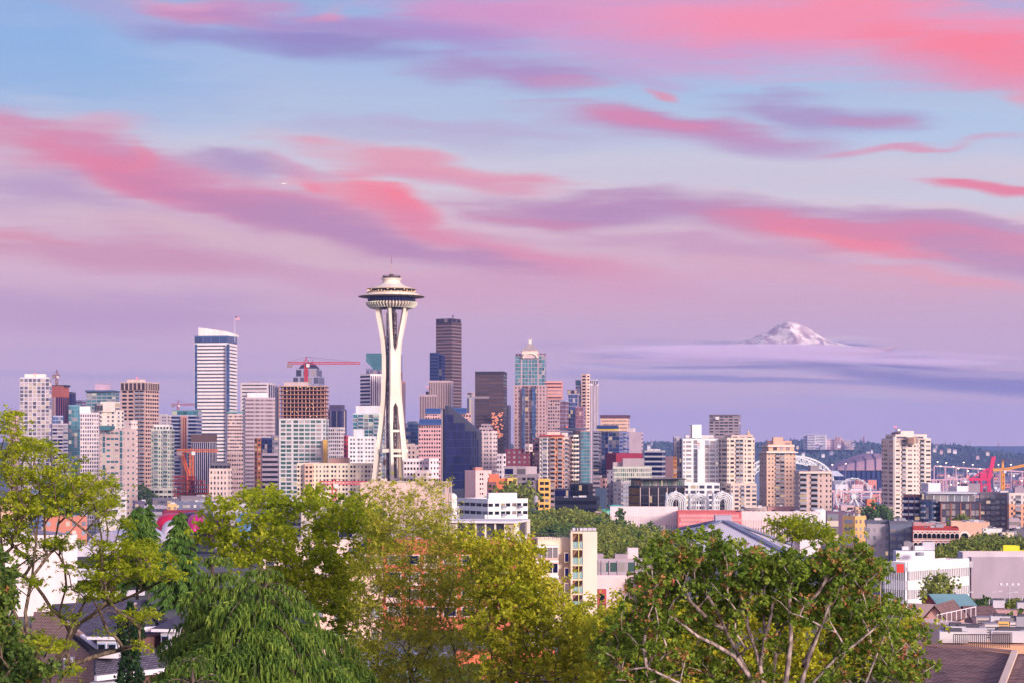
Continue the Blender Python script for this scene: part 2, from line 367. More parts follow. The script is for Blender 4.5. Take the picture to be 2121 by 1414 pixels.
    def units(s, n, seed=1, hmax=2.2):
        """air handling units and vents on the roof"""
        o, Ld, Rd, a, b, z0, z1, nf = s.info; q = random.Random(seed)
        for i in range(n):
            m = MB(); p = o+Ld*a*q.uniform(.12, .8)+Rd*b*q.uniform(.12, .75); w = q.uniform(1.2, max(1.5, a*.12)); e = q.uniform(1.2, 3); h = q.uniform(.8, hmax)
            cc = q.choice(((205,198,205), (170,164,175), (140,132,140), (225,215,215)))
            m.obox(p, Ld*w, Rd*e, z1+.12, z1+.12+h, wall(cc)); m.obox(p+Ld*w*.2+Rd*e*.2, Ld*w*.6, Rd*e*.6, z1+.12+h, z1+.35+h, wall((90,86,96)))
            m.build('roof_unit', s.root)
        return s
    def add(s, m, part, lab=None, smooth=False):
        o = m.build(part, s.root, smooth); o.location = (-s.org.x, -s.org.y, -s.zb)   # geometry given in world coordinates
        if lab: o['label'] = lab
        return o
    def end(s):
        if s.stuff.f: o = s.stuff.build('window', s.root); o['kind'] = 'stuff'
        return s
# ------------------------------------------------------------------ ground, hills
def sheet(name, xs, ys, zf, mat, smooth=True):
    vs = [(x, y, zf(x, y)) for y in ys for x in xs]; n = len(xs)
    fs = [(j*n+i, j*n+i+1, (j+1)*n+i+1, (j+1)*n+i) for j in range(len(ys)-1) for i in range(n-1)]
    me = bpy.data.meshes.new(name); me.from_pydata(vs, [], fs); me.materials.append(mat)
    me.polygons.foreach_set('use_smooth', [smooth]*len(fs)); me.update()
    o = bpy.data.objects.new(name, me); COL.objects.link(o); o['kind'] = 'structure'; return o
def ground_mat(key, c1, c2, sc):
    m, t, b = newmat(key); g = t.nodes.new('ShaderNodeNewGeometry'); n = t.nodes.new('ShaderNodeTexNoise'); n.inputs['Scale'].default_value = sc; n.inputs['Detail'].default_value = 8
    t.links.new(g.outputs['Position'], n.inputs['Vector']); r = t.nodes.new('ShaderNodeValToRGB'); r.color_ramp.elements[0].position = .38; r.color_ramp.elements[1].position = .62
    r.color_ramp.elements[0].color = (*c1, 1); r.color_ramp.elements[1].color = (*c2, 1); t.links.new(n.outputs['Fac'], r.inputs[0]); t.links.new(r.outputs[0], b.inputs['Base Color']); b.inputs['Roughness'].default_value = .95
    return m
def nz(x, y, s=0):
    return (math.sin(x*.0011+s)+math.sin(x*.0031+y*.0007+1.3+s)*.5+math.sin(x*.0083+y*.002+2.1*s)*.22+math.sin(x*.021+4+s)*.1)
ys = [-400, -100, 0, 30, 60, 100, 150, 200, 250, 300, 350, 400, 500, 600, 750, 900, 1250, 1500, 2200, 3000, 4500, 9000]
sheet('ground', list(range(-6000, 6001, 400)), ys, lambda x, y: zg(y), ground_mat('ground', (.05,.06,.03), (.16,.15,.15), .02))
EDGE = [(-400, 912), (600, 914), (1320, 915), (1370, 912), (1420, 916), (1560, 914), (1600, 912), (1655, 908), (1740, 911), (1790, 913), (1850, 916), (1940, 917), (1990, 919), (2010, 927), (2060, 930), (2121, 936), (2600, 938)]
def ridge(px):
    for (a, b), (c, d) in zip(EDGE, EDGE[1:]):
        if px <= c: return b+(d-b)*(px-a)/(c-a)
    return EDGE[-1][1]
def hillz(x, y):
    D = 6900; px = x/D*F+CX; zt = wz(ridge(max(-400, px)), D)-9; t = (y-5200)/1700
    if t < 0: return -31
    t = min(1, t); s = t*t*(3-2*t); z = -30+(zt+30)*(.12*t+.88*s)+nz(x*2.2, y*2, 1)*5*t*(1-t)*2
    if y > 6900: z = zt-(y-6900)*.03
    return z
gm_h = ground_mat('hillside', (.022,.032,.03), (.05,.055,.05), .008)
sheet('hills', list(range(-2600, 2601, 50)), list(range(5100, 8100, 90)), hillz, gm_h)
def farz(x, y):
    t = min(1, (y-10500)/1200) if y < 11700 else 1; D = 11700; px = x/D*F+CX
    return -4+t*(wz(921.5 if px > 1900 else 924, D)+4)+nz(x, y, 3)*2.2-max(0, y-11700)*.01
sheet('distant_hills', list(range(-5200, 5201, 200)), list(range(10400, 13600, 400)), farz, ground_mat('far_hills', (.05,.07,.08), (.08,.1,.1), .002))
def foliage_mat(key, cols, trans=.3, sc=.6, rough=.6, sat=1):
    m, t, b = newmat(key); g = t.nodes.new('ShaderNodeNewGeometry'); r = t.nodes.new('ShaderNodeValToRGB'); els = r.color_ramp.elements
    n = t.nodes.new('ShaderNodeTexNoise'); n.inputs['Scale'].default_value = sc; n.inputs['Detail'].default_value = 2; t.links.new(g.outputs['Position'], n.inputs['Vector'])
    a = t.nodes.new('ShaderNodeMath'); a.operation = 'MULTIPLY_ADD'; a.inputs[1].default_value = .5; t.links.new(g.outputs['Random Per Island'], a.inputs[0])
    s = t.nodes.new('ShaderNodeMapRange'); s.inputs[1].default_value = .3; s.inputs[2].default_value = .7; s.inputs[3].default_value = 0; s.inputs[4].default_value = .5; t.links.new(n.outputs['Fac'], s.inputs[0]); t.links.new(s.outputs[0], a.inputs[2])
    while len(els) < len(cols): els.new(.5)
    for i, (e, c) in enumerate(zip(els, cols)): e.position = i/(len(cols)-1); e.color = (*lin(c), 1)
    t.links.new(a.outputs[0], r.inputs[0]); t.links.new(r.outputs[0], b.inputs['Base Color']); b.inputs['Roughness'].default_value = rough; b.inputs['Specular IOR Level'].default_value = .25
    tr = t.nodes.new('ShaderNodeBsdfTranslucent'); t.links.new(r.outputs[0], tr.inputs[0]); mx = t.nodes.new('ShaderNodeMixShader'); mx.inputs[0].default_value = trans
    t.links.new(b.outputs[0], mx.inputs[1]); t.links.new(tr.outputs[0], mx.inputs[2]); t.links.new(mx.outputs[0], t.nodes['Material Output'].inputs[0])
    return m
def forest(name, n, x0, x1, y0, y1, zf, mat, r0, r1, seed, cl):
    q = random.Random(seed); b = MB()
    for i in range(n):
        y = y0+(y1-y0)*q.random()**.7; x = q.uniform(x0, x1)*y/y1
        if nz(x*3.1, y*2.3, 5) < -.35 and q.random() < .8: continue
        z = zf(x, y); r = q.uniform(r0, r1); tall = q.random() < .12; h = r*(q.uniform(2, 3.2) if tall else q.uniform(1, 1.7)); k = 6; a0 = q.random()*6
        ring = lambda rr, zz, ja: [(x+rr*math.cos(a0+ja+6.283*j/k)*q.uniform(.8, 1.2), y+rr*math.sin(a0+ja+6.283*j/k)*q.uniform(.8, 1.2), zz) for j in range(k)]
        if tall: vs = ring(r*.7, z, 0)+[(x, y, z+h)]; fs = [(j, (j+1) % k, k) for j in range(k)]
        else: vs = ring(r*.9, z-1, 0)+ring(r, z+h*.5, .3)+[(x+q.uniform(-1, 1), y, z+h)]; fs = [(j, (j+1) % k, k+(j+1) % k, k+j) for j in range(k)]+[(k+j, k+(j+1) % k, 2*k) for j in range(k)]
        b.add(vs, fs, mat)
    o = b.build(name); o['kind'] = 'stuff'; o['category'] = 'woods'; o['label'] = cl; return o
fm = foliage_mat('hazed_forest_leaf', [(50,66,74), (72,88,92), (92,104,104)], .1, .01)  # some of the haze blue is put into the leaf colours
forest('forest', 17000, -2000, 2050, 5350, 7150, hillz, fm, 3.5, 7.5, 3, 'dark blue green woods covering the far hillside')

# ------------------------------------------------------------------ the skyline, left to right
ALL = []
def B(*a, **k):
    b = Bld(*a, **k); ALL.append(b); return b
CR = (238,222,208); WH = (240,230,232); PK = (226,192,186); BE = (222,200,182); GY = (168,152,164); BR = (150,118,112)
B('pale glass tower with white window frames and lit floors, leftmost tall tower', 1900, 41, 102, 107, 783, (212,202,206), 'W|W|W|W|W|W|W', 'W', fh=3.7, g='gy', lit=.3, hf=.8, band=.3, curt=.35).pent(53, 95, 774, (246,226,214)).end()
B('rust red tower with a dark curved crown behind the leftmost pale tower', 2100, 106, 130, 143, 800, (170,92,78), 'VVVVV', 'VVV', g='nv', gtop=10, roof=(40,40,50), fh=3.6).pent(108, 142, 797, (44,44,62), dep=.8).end()
B('narrow dark tower joined to the rust red tower by its right side', 2250, 139, 150, 157, 813, (78,70,86), 'VVVV', 'VV', g='nv', fh=4).pent(141, 150, 811, (60,54,70)).end()
B('low grey block showing between the narrow dark tower and the flared roof tower', 2400, 156, 170, 181, 829, (128,120,144), 'RR', 'R', g='gy', fh=4).end()
B('grey balconied tower with a curved glass crown below the rust red tower', 1750, 106, 108, 141, 878, (150,142,158), '', 'WWB', g='nv', fh=3.1, hf=.6, band=.5, bandc=(184,172,182)).vol(1770, 108, 110, 131, 862, (170,176,206), '', 'GGGG', part='crown', g='bl', lit=.1).end()
B('narrow blue green glass tower beside the white gridded tower', 1650, 142, 166, 168, 840, (120,152,172), 'GGGG', 'G', g='tl', fh=3.2, lit=.06, curt=.3).end()
B('white gridded apartment tower with a white box on its roof', 1600, 166, 204, 207, 856, (232,214,214), 'wwwwwwww', 'w', g='gy', fh=3.2, hf=.62, lit=.12).pent(166, 187, 841, (250,240,236)).end()
B('green grey glass tower under a wide flat flaring roof', 2050, 179, 232, 247, 812, (148,150,156), 'WWWWW', 'WW', g='tl', hf=.6, fh=3.6, lit=.1, band=.4).vol(2046, 176, 234, 248, 807, (70,92,120), part='roof_slab', ybot=810.5, par=0).vol(2055, 184, 230, 243, 810, (90,96,112), 'RR', ybot=813, part='top_storey', par=0).pent(200, 226, 795, (206,172,190), dep=.5).end()
b = B('cream stepped tower with a raised centre block and dark corner windows', 1800, 193, 240, 257, 850, CR, '.w.w...w.w.', '.w.w', g='gy', fh=3.6)
b.vol(1798, 208, 238, 249, 833, CR, '', 'G', g='dk', fh=3.6, part='tower_block', ybot=852); b.vol(1790, 196, 200, 213, 838, (150,130,140), '', 'GG', fh=3.6, ybot=850, part='corner_glazing'); b.end()
b = B('tall pink beige slab tower with stacked balconies and a windowed right flank', 1850, 250, 301, 329, 806, (200,162,152), '.W.W.BB.', 'wwwwww', g='dk', fh=3.7, hf=.55, lit=.03, curt=.05, bandc=(210,172,160), band=.3)
b.vol(1848, 249.5, 301, 330, 792, (212,180,170), 'VVVVVV', 'VVVVVVVV', ybot=806, part='crown', g='br', fh=4, par=.8).pent(268, 296, 785, (236,206,196)).end()
b = B('pinkish medical block with green glass stair strips beneath the cream stepped tower', 1450, 206, 258, 283, 890, (214,186,180), '.n.G.WWW.G.n', '.n.n.', g='tl', fh=4.1, hf=.36, lit=.12)
b.vol(1446, 206, 228, 238, 883, (90,120,126), 'GG', 'G', ybot=890, part='top_storey', g='tl'); b.vol(1470, 257, 272, 285, 872, (232,206,198), '..n', 'n.n.n', part='wing', fh=4.1, hf=.3); b.end()
B('whitish residential tower with a crenellated top beside the orange crane', 1500, 313, 352, 361, 890, (204,204,192), 'wBwwBw', 'wW', g='gn', fh=3.1, hf=.6, lit=.12, curt=.4).vol(1500, 318, 350, 358, 881, (236,230,224), 'wwwww', 'w', ybot=890, part='crown', fh=3).vol(1495, 311, 356, 366, 1012, (196,192,184), 'WWWWW', 'W', part='podium', fh=4).end()
b = B('banded blue office block with a pink glass middle and a teal top storey', 2000, 355, 406, 418, 860, (170,168,186), 'RR.R', 'RR', g='nv', fh=3.7, hf=.6)
b.vol(1998, 374, 386, 388, 862, (206,142,128), 'VVV', '', part='glass_column', g='or'); b.vol(2004, 356, 410, 418, 850, (112,140,150), 'GGGGG', 'G', ybot=860, part='top_storey', g='tl'); b.end()
B('low white flat block behind the crenellated residential tower', 2150, 328, 352, 365, 860, (206,188,190), '..nn.n', 'www', g='gy', fh=3.5).pent(331, 345, 857, (226,214,216)).end()
B('pinkish far apartment block peeking over the left hand foliage', 2300, 18, 38, 44, 850, (222,176,170), 'wwwww', 'w', g='gy', lit=.2, fh=3.4).end()
# the tall white striped tower
b = B('tallest white striped tower in a blue glass frame with a sloped white crown', 2200, 403, 471, 491, 712, (240,226,222), '|R|', 'RV', g='gy', fh=3.9, hf=.40, lit=.02, curt=.4, skip=0, band=.25)
b.vol(2201, 403, 472, 491, 697, (84,104,146), 'GGGG', 'GG', ybot=712, part='crown', g='bl', fh=11, curt=0, lit=0)
for (xa, xb) in ((403.2, 408.2), (469, 475)): b.vol(2194, xa, xb, xb+.4, 712, (84,108,152), 'G', '', part='glass_column', g='bl', fh=8, curt=0, lit=0, dep=2, phi=16, par=0)
m = MB(); Dm = 2240; A = wall((250,228,220))
q = [(411, 696), (411, 678.5), (466, 686), (480, 690), (487, 693), (487, 697)]
vs = [P(x, y, Dm) for x, y in q]+[P(x, y, Dm)+Vector((2, 16, 0)) for x, y in q]; n = len(q)
m.add(vs, [tuple(range(n)), tuple(range(2*n-1, n-1, -1))]+[((i+1) % n, i, n+i, n+(i+1) % n) for i in range(n)], A); b.add(m, 'sloped_crown'); b.end()
fr = empty('flagpole', P(486.5, 693, 2210), 'tall flagpole flying a flag above the white striped tower', 'flagpole')
m = MB(); m.bar((0, 0, -8), (0, 0, 20), .45, wall((230,215,215)), w2=.3); m.build('pole', fr)
m = MB(); st = wall((214,84,96)); wtf = wall((240,225,228)); nv = wall((52,58,104))
for i in range(7): 
    x0 = .2 if i > 2 else 2.4
    m.add([(x0, 0, 20-.5*i), (5.4, -.6, 18.9-.5*i), (5.4, -.6, 18.4-.5*i), (x0, 0, 19.5-.5*i)], [(0, 1, 2, 3)], st if i % 2 == 0 else wtf)
m.add([(.2, 0, 20), (2.4, 0, 20), (2.4, 0, 18.5), (.2, 0, 18.5)], [(0, 1, 2, 3)], nv); m.build('flag', fr)
B('off white slab tower with dark top windows behind the brown mullioned tower', 2300, 498, 556, 569, 793, (216,198,200), '.RR.', 'VVV', g='dk', fh=4.2, hf=.32, lit=.02).pent(520, 535, 790, GY).end()
B('pale tower with a low teal roof left of the brown mullioned tower', 2050, 471, 500, 504, 858, (224,196,192), 'WWWWWW', 'W', g='br', fh=3.5, hf=.5).vol(2048, 470, 501, 505, 851, (120,160,160), ybot=854, part='roof_slab', par=0).end()
b = B('brown mullioned tower of fine vertical lines with a white roof room', 1850, 504, 508, 570, 824, (186,166,174), 'V', 'V'*23, g='br', fh=3.6, lit=.02, band=.1); b.pent(512, 553, 813, (240,224,222)); b.end()
B('slender dark tower edge just behind the brown mullioned tower', 2350, 556, 570, 580, 800, (120,110,126), 'VVVV', 'VVV', g='gy', fh=4).end()
B('dark office block with white vertical fins and a brown attic', 1500, 396, 434, 449, 914, (236,224,230), 'V'*9, 'V'*5, g='nv', fh=3.5, lit=0, curt=0).vol(1499, 395.5, 434, 449.5, 901, (120,92,88), '', '', part='attic', ybot=914, g='br').end()
B('square cream office block with small square windows and a grey attic', 1350, 433, 471, 481, 972, (232,206,196), '.w.w.w.w.w.', '.w.w', g='dk', fh=3.6, hf=.5, lit=.1).vol(1353, 436, 470, 477, 960, (120,112,122), 'WWWW', 'W', part='attic', ybot=972, g='dk').end()
B('pink tower with rows of small square windows behind the square cream block', 1520, 470, 494, 504, 938, (214,180,176), 'wwwww', 'ww', g='dk', fh=3.5, hf=.42, lit=.08).end()
b = B('grey car park like block with an orange edge strip and blue glass corner', 1420, 541, 543, 576, 940, (190,170,184), '', 'R', g='dk', fh=3.7, hf=.5); b.vol(1425, 541, 543, 564, 908, (58,78,120), '', 'GGGG', part='glass_corner', g='nv', fh=3.6); b.vol(1430, 562, 564, 577, 903, (150,140,156), '', 'wW', part='upper_block', g='gy'); b.vol(1415, 527, 533, 541, 906, (176,110,80), 'n', 'n', part='orange_strip', g='br'); b.end()
# tower under construction
b = B('tower under construction with bare brown concrete floors above new glass floors', 1500, 578, 674, 681, 868, (210,204,206), '.WW.WWWWW.w', 'w', g='gn', fh=3.1, hf=.66, lit=.03, curt=.35, band=.35)
o, Ld, Rd, a_, b_, z0, z1, nf = b.info; b.info = (o, Ld, Rd, a_, b_, z0, wz(798, 1500), nf)
con = wall((176,120,104)); conl = wall((204,160,144)); m = MB(); nfl = 8; zt = wz(799, 1500); hh = (zt-z1)/nfl
for i in range(nfl+1): m.obox(o-Ld*.6-Rd*.6, Ld*(a_+1.2), Rd*(b_+1.2), z1+hh*i-.25 if i else z1+.95, z1+hh*i+.3 if i else z1+1.2, conl if i == nfl else con)
m.build('floor_slab', b.root)
m = MB(); q = random.Random(3)
for i in range(nfl):
    za, zc = z1+hh*i+.31, z1+hh*(i+1)-.26
    for k in range(13):
        for j in range(3): p = o+Ld*(a_*(.01+.98*k/12))+Rd*(b_*(.03+.45*j)); m.obox(p, Ld*.55, Rd*.55, za, zc, conl)
    m.obox(o+Ld*a_*.3+Rd*b_*.3, Ld*a_*.4, Rd*b_*.4, za, zc, wall((120,84,76)))
    m.obox(o+Ld*a_*.02+Rd*b_*.5, Ld*a_*.96, Rd*.3, za, zc, wall((112,76,70)))
m.build('column', b.root)
for i in range(13):
    p = o+Ld*a_*q.uniform(.05, .95)+Rd*.35; z = z1+hh*q.randint(0, nfl-1)+hh-.5; w_ = MB(); w_.box(p.x-.3, p.x+.3, p.y-.1, p.y+.1, z-.3, z, emit((255,214,150), 2)); w_.build('work_lamp', b.root)
b.pent(590, 640, 791, (190,170,168)); b.vol(1496, 669, 677.5, 678.5, 910, (226,176,88), part='hoist_strip', ybot=960, par=0, dep=3); b.end()
# stepped crown tower behind it
b = B('stepped tower with an arched dark pyramid crown behind the unfinished tower', 2350, 607, 660, 672, 795, (150,146,170), 'VVVVVVVV', 'VV', g='gy', fh=4); 
b.vol(2355, 607, 660, 672, 780, (156,150,176), 'G.G.G.G', 'G', part='tower_block', ybot=795, g='gy', fh=8, lit=0); b.vol(2362, 613, 655, 667, 764, (166,158,180), 'G.G.G', 'G', part='upper_block', ybot=780, g='gy', fh=9, lit=0)
m = MB(); dk = wall((70,60,84)); 
for (xa, xb, ya, xc_, xd, yb) in ((617, 660, 764, 622, 655, 757), (622, 655, 757, 632, 646, 750)):
    D0 = 2366; p0 = [(wx(xa, D0), D0), (wx(xb, D0), D0), (wx(xb, D0), D0+22), (wx(xa, D0), D0+22)]; p1 = [(wx(xc_, D0), D0+3), (wx(xd, D0), D0+3), (wx(xd, D0), D0+19), (wx(xc_, D0), D0+19)]
    m.prism(p0, wz(ya, D0), wz(yb, D0), dk, top=p1)
for x in (630, 638, 647): m.bar(P(x, 752, 2372), P(x, 744, 2372), .6, dk)
b.add(m, 'crown_roof'); b.end()
B('dark pinstriped block right of the unfinished tower', 2200, 679, 706, 718, 848, (96,86,118), 'V'*11, 'V'*4, g='nv', fh=4).pent(684, 712, 838, (92,78,104)).end()
b = B('white gridded block with a blue glass hipped roof', 1800, 680, 705, 715, 886, (218,202,204), 'wwwwww', 'www', g='dk', fh=3.5, hf=.55)
m = MB(); D0 = 1800; o, Ld, Rd, a_, b_, z0, z1, nf = b.info; p0 = [o, o+Rd*b_, o+Rd*b_+Ld*a_, o+Ld*a_]; p0 = [(v.x, v.y) for v in p0]; c = o+Rd*b_*.5+Ld*a_*.5; p1 = [(c.x+(x-c.x)*.86, c.y+(y-c.y)*.86) for x, y in p0]; p2 = [(c.x+(x-c.x)*.6, c.y+(y-c.y)*.6) for x, y in p0]
bg_ = glass('bl', 0, 0); m.prism(p0, z1+.95, wz(873, D0), bg_, top=p1); m.prism(p1, wz(873, D0), wz(864, D0), bg_, top=p2); m.build('hipped_roof', b.root); b.end()
B('red panelled block edge beside the white apartment tower', 1480, 712, 718, 724, 901, (216,70,92), 'n', 'n', g='dk').end()
B('white apartment tower of many small windows left of the observation tower', 1440, 721, 768, 779, 905, (246,238,238), '.ww.ww.ww', 'w.', g='gy', fh=3.1, hf=.45, curt=.4).pent(735, 752, 888, WH, dep=.5).end()
B('teal glass tower with white balconies and a white penthouse', 1650, 731, 786, 798, 857, (206,214,218), 'GBGGB', 'GB', g='tl', fh=3.2, lit=.12, curt=.3).pent(741, 786, 840, WH, dep=.7).end()
b = B('long cream apartment block of eleven storeys with a brown roof room', 1300, 615, 768, 790, 961, (240,220,196), 'ww.n.ww.n.n.ww.ww.n.ww.ww.n.n.ww', 'w.w', g='dk', fh=3, hf=.5, lit=.04, curt=.3); b.pent(686, 720, 948, (190,146,130)); b.vol(1305, 640, 660, 662, 956, (180,160,164), part='roof_room', ybot=961, par=0, dep=6); b.vol(1299, 631, 648, 648.5, 962, (226,184,160), 'nn', '', part='pink_bay', g='dk', fh=3, phi=2); b.end()
# right behind the observation tower
b = B('tower with a slanted teal glass top behind the observation tower', 2350, 758, 826, 829, 764, (126,118,150), 'VVVVVVVVV', 'V', g='gy', fh=4)
m = MB(); D0 = 2348; gl_ = glass('tl', 0, .1); vs = [P(758, 731, D0), P(828, 731, D0+1), P(828, 765, D0+1), P(775, 765, D0+1), P(758, 748, D0)]; vs2 = [v+Vector((1, 40, 0)) for v in vs]; n = 5
m.add(vs+vs2, [(4, 3, 2, 1, 0), (5, 6, 7, 8, 9)]+[(i, (i+1) % n, n+(i+1) % n, n+i) for i in range(n)], gl_); b.add(m, 'slanted_glass_top'); b.end()
B('white office tower banded on its left and pinstriped on its right', 2050, 746, 767, 829, 775, (236,216,214), 'R', 'S'*14, g='nv', fh=3.8, hf=.5, lit=.02, skip=0, phi=50).end()
B('brown stepped tower showing right behind the observation tower shaft', 2000, 800, 833, 840, 790, (176,128,124), 'VVVV', 'VVV', g='br', fh=4).vol(2010, 800, 829, 834, 768, (186,140,132), 'VVV', 'V', ybot=790, part='upper_block', g='br').end()
B('blue glass mid rise just right of the observation tower shaft', 2050, 835, 856, 868, 877, (86,108,150), 'GGGG', 'GGG', g='bl', fh=4, lit=.08).pent(846, 864, 872, (104,112,140)).end()
B('small beige older block below the blue glass mid rise', 1750, 834, 862, 868, 922, (206,176,166), '.w.w.w.', 'w', g='dk', fh=4, hf=.5).pent(842, 858, 918, BE).end()
B('low white office block with rows of dark windows behind the stage building', 1250, 836, 888, 891, 952, (240,222,220), 'wwwwwwww', 'w', g='dk', fh=3.6, hf=.45).vol(1240, 878, 889, 909, 951, (236,212,212), 'n', '.w.w.w', part='wing', g='dk', fh=3.6, hf=.4).end()
B('short pale block with a stepped outline left of the blue wedge tower', 1230, 860, 884, 894, 976, (232,206,204), '.w..w', '.w', g='dk', fh=3.6, hf=.4).end()
# the tallest dark tower
b = B('tallest dark tower with a bronze lit right flank and lower dark shoulders', 2500, 903, 936, 956, 668, (104,92,110), 'RR', 'R', g='br', fh=4.2, hf=.62, lit=.04, curt=.15, bandc=(134,108,108), band=.12)
b.vol(2498, 903, 936, 955, 661, (84,66,80), 'VVVV', 'VV', ybot=668, part='crown', g='dk'); b.vol(2470, 890, 908, 912, 731, (52,60,100), 'RR', '', part='shoulder', g='nv', fh=4.2, lit=.02, curt=0); b.vol(2472, 903, 915, 922, 735, (70,70,100), 'GG', 'G', part='shoulder', g='nv', fh=4.2)
m = MB(); m.bar(P(938, 661, 2500), P(938, 656, 2500), .8, wall((60,50,60))); m.lathe([(.1, wz(656.5, 2500)), (1.6, wz(655, 2500)), (.1, wz(653.5, 2500))], wall((70,60,70)), n=8, cx=wx(938, 2500), cy=2500); b.add(m, 'roof_antenna'); b.end()
B('brown pinstriped stepped block in front of the tallest dark tower', 2150, 888, 934, 939, 789, (196,168,170), 'S'*13, 'S'*2, g='br', fh=4).vol(2140, 869, 904, 907, 818, (190,162,168), 'S'*10, 'S', part='lower_block', g='br').vol(2160, 882, 888, 889, 810, (80,72,96), part='upper_block', ybot=820, g='dk').end()
def barrel(b, D, x0, x1, y0, y1, c, dep=30):
    m = MB(); mt = glass('bl', 0, 0); pr = []
    for i in range(9): t = math.pi/2*i/8; pr.append((wz(y0+(y1-y0)*math.sin(t), D), D+dep*.45*(1-math.cos(t))))
    vs = [(wx(x0, D), y, z) for z, y in pr]+[(wx(x1, D), y, z) for z, y in pr]; n = 9
    m.add(vs+[(wx(x0, D), D+dep, pr[0][0]), (wx(x1, D), D+dep, pr[0][0]), (wx(x0, D), D+dep, pr[-1][0]), (wx(x1, D), D+dep, pr[-1][0])], [(i, n+i, n+i+1, i+1) for i in range(8)]+[tuple(range(9))+(20, 18), tuple(range(17, 8, -1))+(19, 21), (8, 17, 21, 20)], mt); b.add(m, 'curved_roof')
b = B('pink square windowed block with stacked blue curved roofs by the blue wedge', 1900, 867, 913, 917, 879, (226,172,170), 'wwwwwwwww', 'w', g='dk', fh=3.9, hf=.5, lit=.03)
barrel(b, 1898, 868, 914, 879, 866, None); b.vol(1925, 880, 911, 914, 856, (226,176,170), 'wwwwww', '', part='upper_block', ybot=868, g='dk'); barrel(b, 1924, 881, 912, 856, 844, None, 25); b.end()
b = B('matching pink block with a blue curved roof behind the wedge on its right', 1960, 930, 970, 976, 856, (226,176,168), 'wwwwwww', 'w', g='dk', fh=4, hf=.5); barrel(b, 1958, 934, 966, 856, 843, None, 30); b.end()
# blue wedge
b = B('dark navy glass tower with a steeply slanted top', 1480, 914, 921, 922, 845, (84,84,112), 'VV', '', g='dk', fh=4, dep=30, par=0, phi=10)
m = MB(); gn = glass('nv', 0, 0); D0 = 1478; o3 = P(921, 842, D0); zb_ = 0
front = [P(921, 1120, D0), P(991, 1120, D0+12), P(991, 893, D0+12), P(926, 839, D0+1), P(921, 840, D0)]
back = [v+Vector((2, 34, 0)) for v in front]; n = 5; frm = wall((24,26,60), rough=.4, spec=.3); m.add(front+back, [(0, 1, 2, 3, 4), (9, 8, 7, 6, 5)]+[((i+1) % n, i, n+i, n+(i+1) % n) for i in range(n)], frm); b.add(m, 'slanted_block')
pw = (991-921)/F*D0; rz_ = math.atan2(12, pw); cnt = 0; pm = pane_mesh(gn)
for i in range(15):
    for j in range(46):
        t = (i+.5)/15; xx = 921+70*t; D1 = D0+12*t; z = 3+j*3.1; ztop = wz(839+54*max(0, (xx-924)/67)+3, D1)
        if z+5.2 > ztop or wz(1012, D1) > z: continue
        p = P(xx, 900, D1); s_ = b.org
        if j % 2 == 0 and cnt < 100 and z < 400:
            inst('window', pm, b.root, (p.x-s_.x, p.y-s_.y-.05, z+1.5), rz_, (pw/15*.93, 1, 5.9)); cnt += 1
        elif j % 2 == 0: b.stuff.box(p.x-s_.x-pw/32, p.x-s_.x+pw/32, p.y-s_.y-.12, p.y-s_.y+.1, z-1.4, z+4.4, gn)
b.end()
b = B('flat topped near black tower with faint warm reflections right of the blue wedge', 2100, 984, 1043, 1050, 773, (66,56,68), 'RR', 'R', g='br', fh=3.9, hf=.6, lit=.06, bandc=(74,62,72), band=.15, curt=.1)
b.vol(2099, 984, 1043, 1050, 770, (56,48,58), part='crown', ybot=774); 
m = MB(); D1 = 2096; q = random.Random(5); gl2 = emit((210,130,96), .16, 'lit_window')  # glowing panes imitate a warm reflection on the facade; no lit rooms
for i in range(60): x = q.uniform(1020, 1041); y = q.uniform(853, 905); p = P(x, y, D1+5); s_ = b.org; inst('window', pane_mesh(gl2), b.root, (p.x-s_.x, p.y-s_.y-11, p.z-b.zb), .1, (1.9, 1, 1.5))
b.end()
B('pale slim tower with a lit crown between the pink block and the black tower', 2400, 967, 982, 985, 822, (160,152,176), 'VVV', 'V', g='gy', fh=4, lit=.1).vol(2402, 968, 981, 984, 812, (196,172,182), 'GGG', ybot=822, part='crown', g='gy', lit=.5).end()
B('grey block peeking out behind the right edge of the black tower', 2350, 1049, 1054, 1058, 838, (136,120,140), 'V', 'VV', g='gy').end()
# pyramid topped tower
b = B('tall pink stone tower with blue glass columns and a stepped pyramid roof', 2200, 1064, 1131, 1134, 798, (196,160,160), '.w.w.|GGn|GGn|.w.w.', 'ww', g='br', fh=4, hf=.5, lit=.05, curt=.1)
for xa, xb in ((1082, 1087), (1102, 1109)): b.vol(2196, xa, xb, xb+.2, 802, (70,120,164), 'GG', '', part='glass_column', g='bl', fh=5, curt=.1, lit=0, dep=2, phi=3, par=0)
b.vol(2203, 1067, 1128, 1131, 736, (190,164,172), 'GG|.GG|G|GG.|GG', 'GG', part='upper_block', ybot=798, g='tl', fh=4, curt=.1, lit=.03)
for xa, xb in ((1067.5, 1080), (1116, 1130.5)): b.vol(2204, xa, xb, xb+.3, 731, (150,124,140), 'ww', '', part='corner_turret', ybot=738, g='dk', fh=6, dep=14, phi=3)
st_ = (214,186,182); D0 = 2202; z_a = wz(741, D0); m = MB(); n = 14; arcs = [(1098+18*math.cos(math.pi*i/n), 741-12*math.sin(math.pi*i/n)) for i in range(n+1)]
vs = [P(x, y, D0-1) for x, y in arcs]+[P(x, y, D0+24) for x, y in arcs]; m.add(vs, [tuple(range(n, -1, -1))]+[(i, i+1, n+2+i, n+1+i) for i in range(n)], wall(st_)); b.add(m, 'arched_gable')
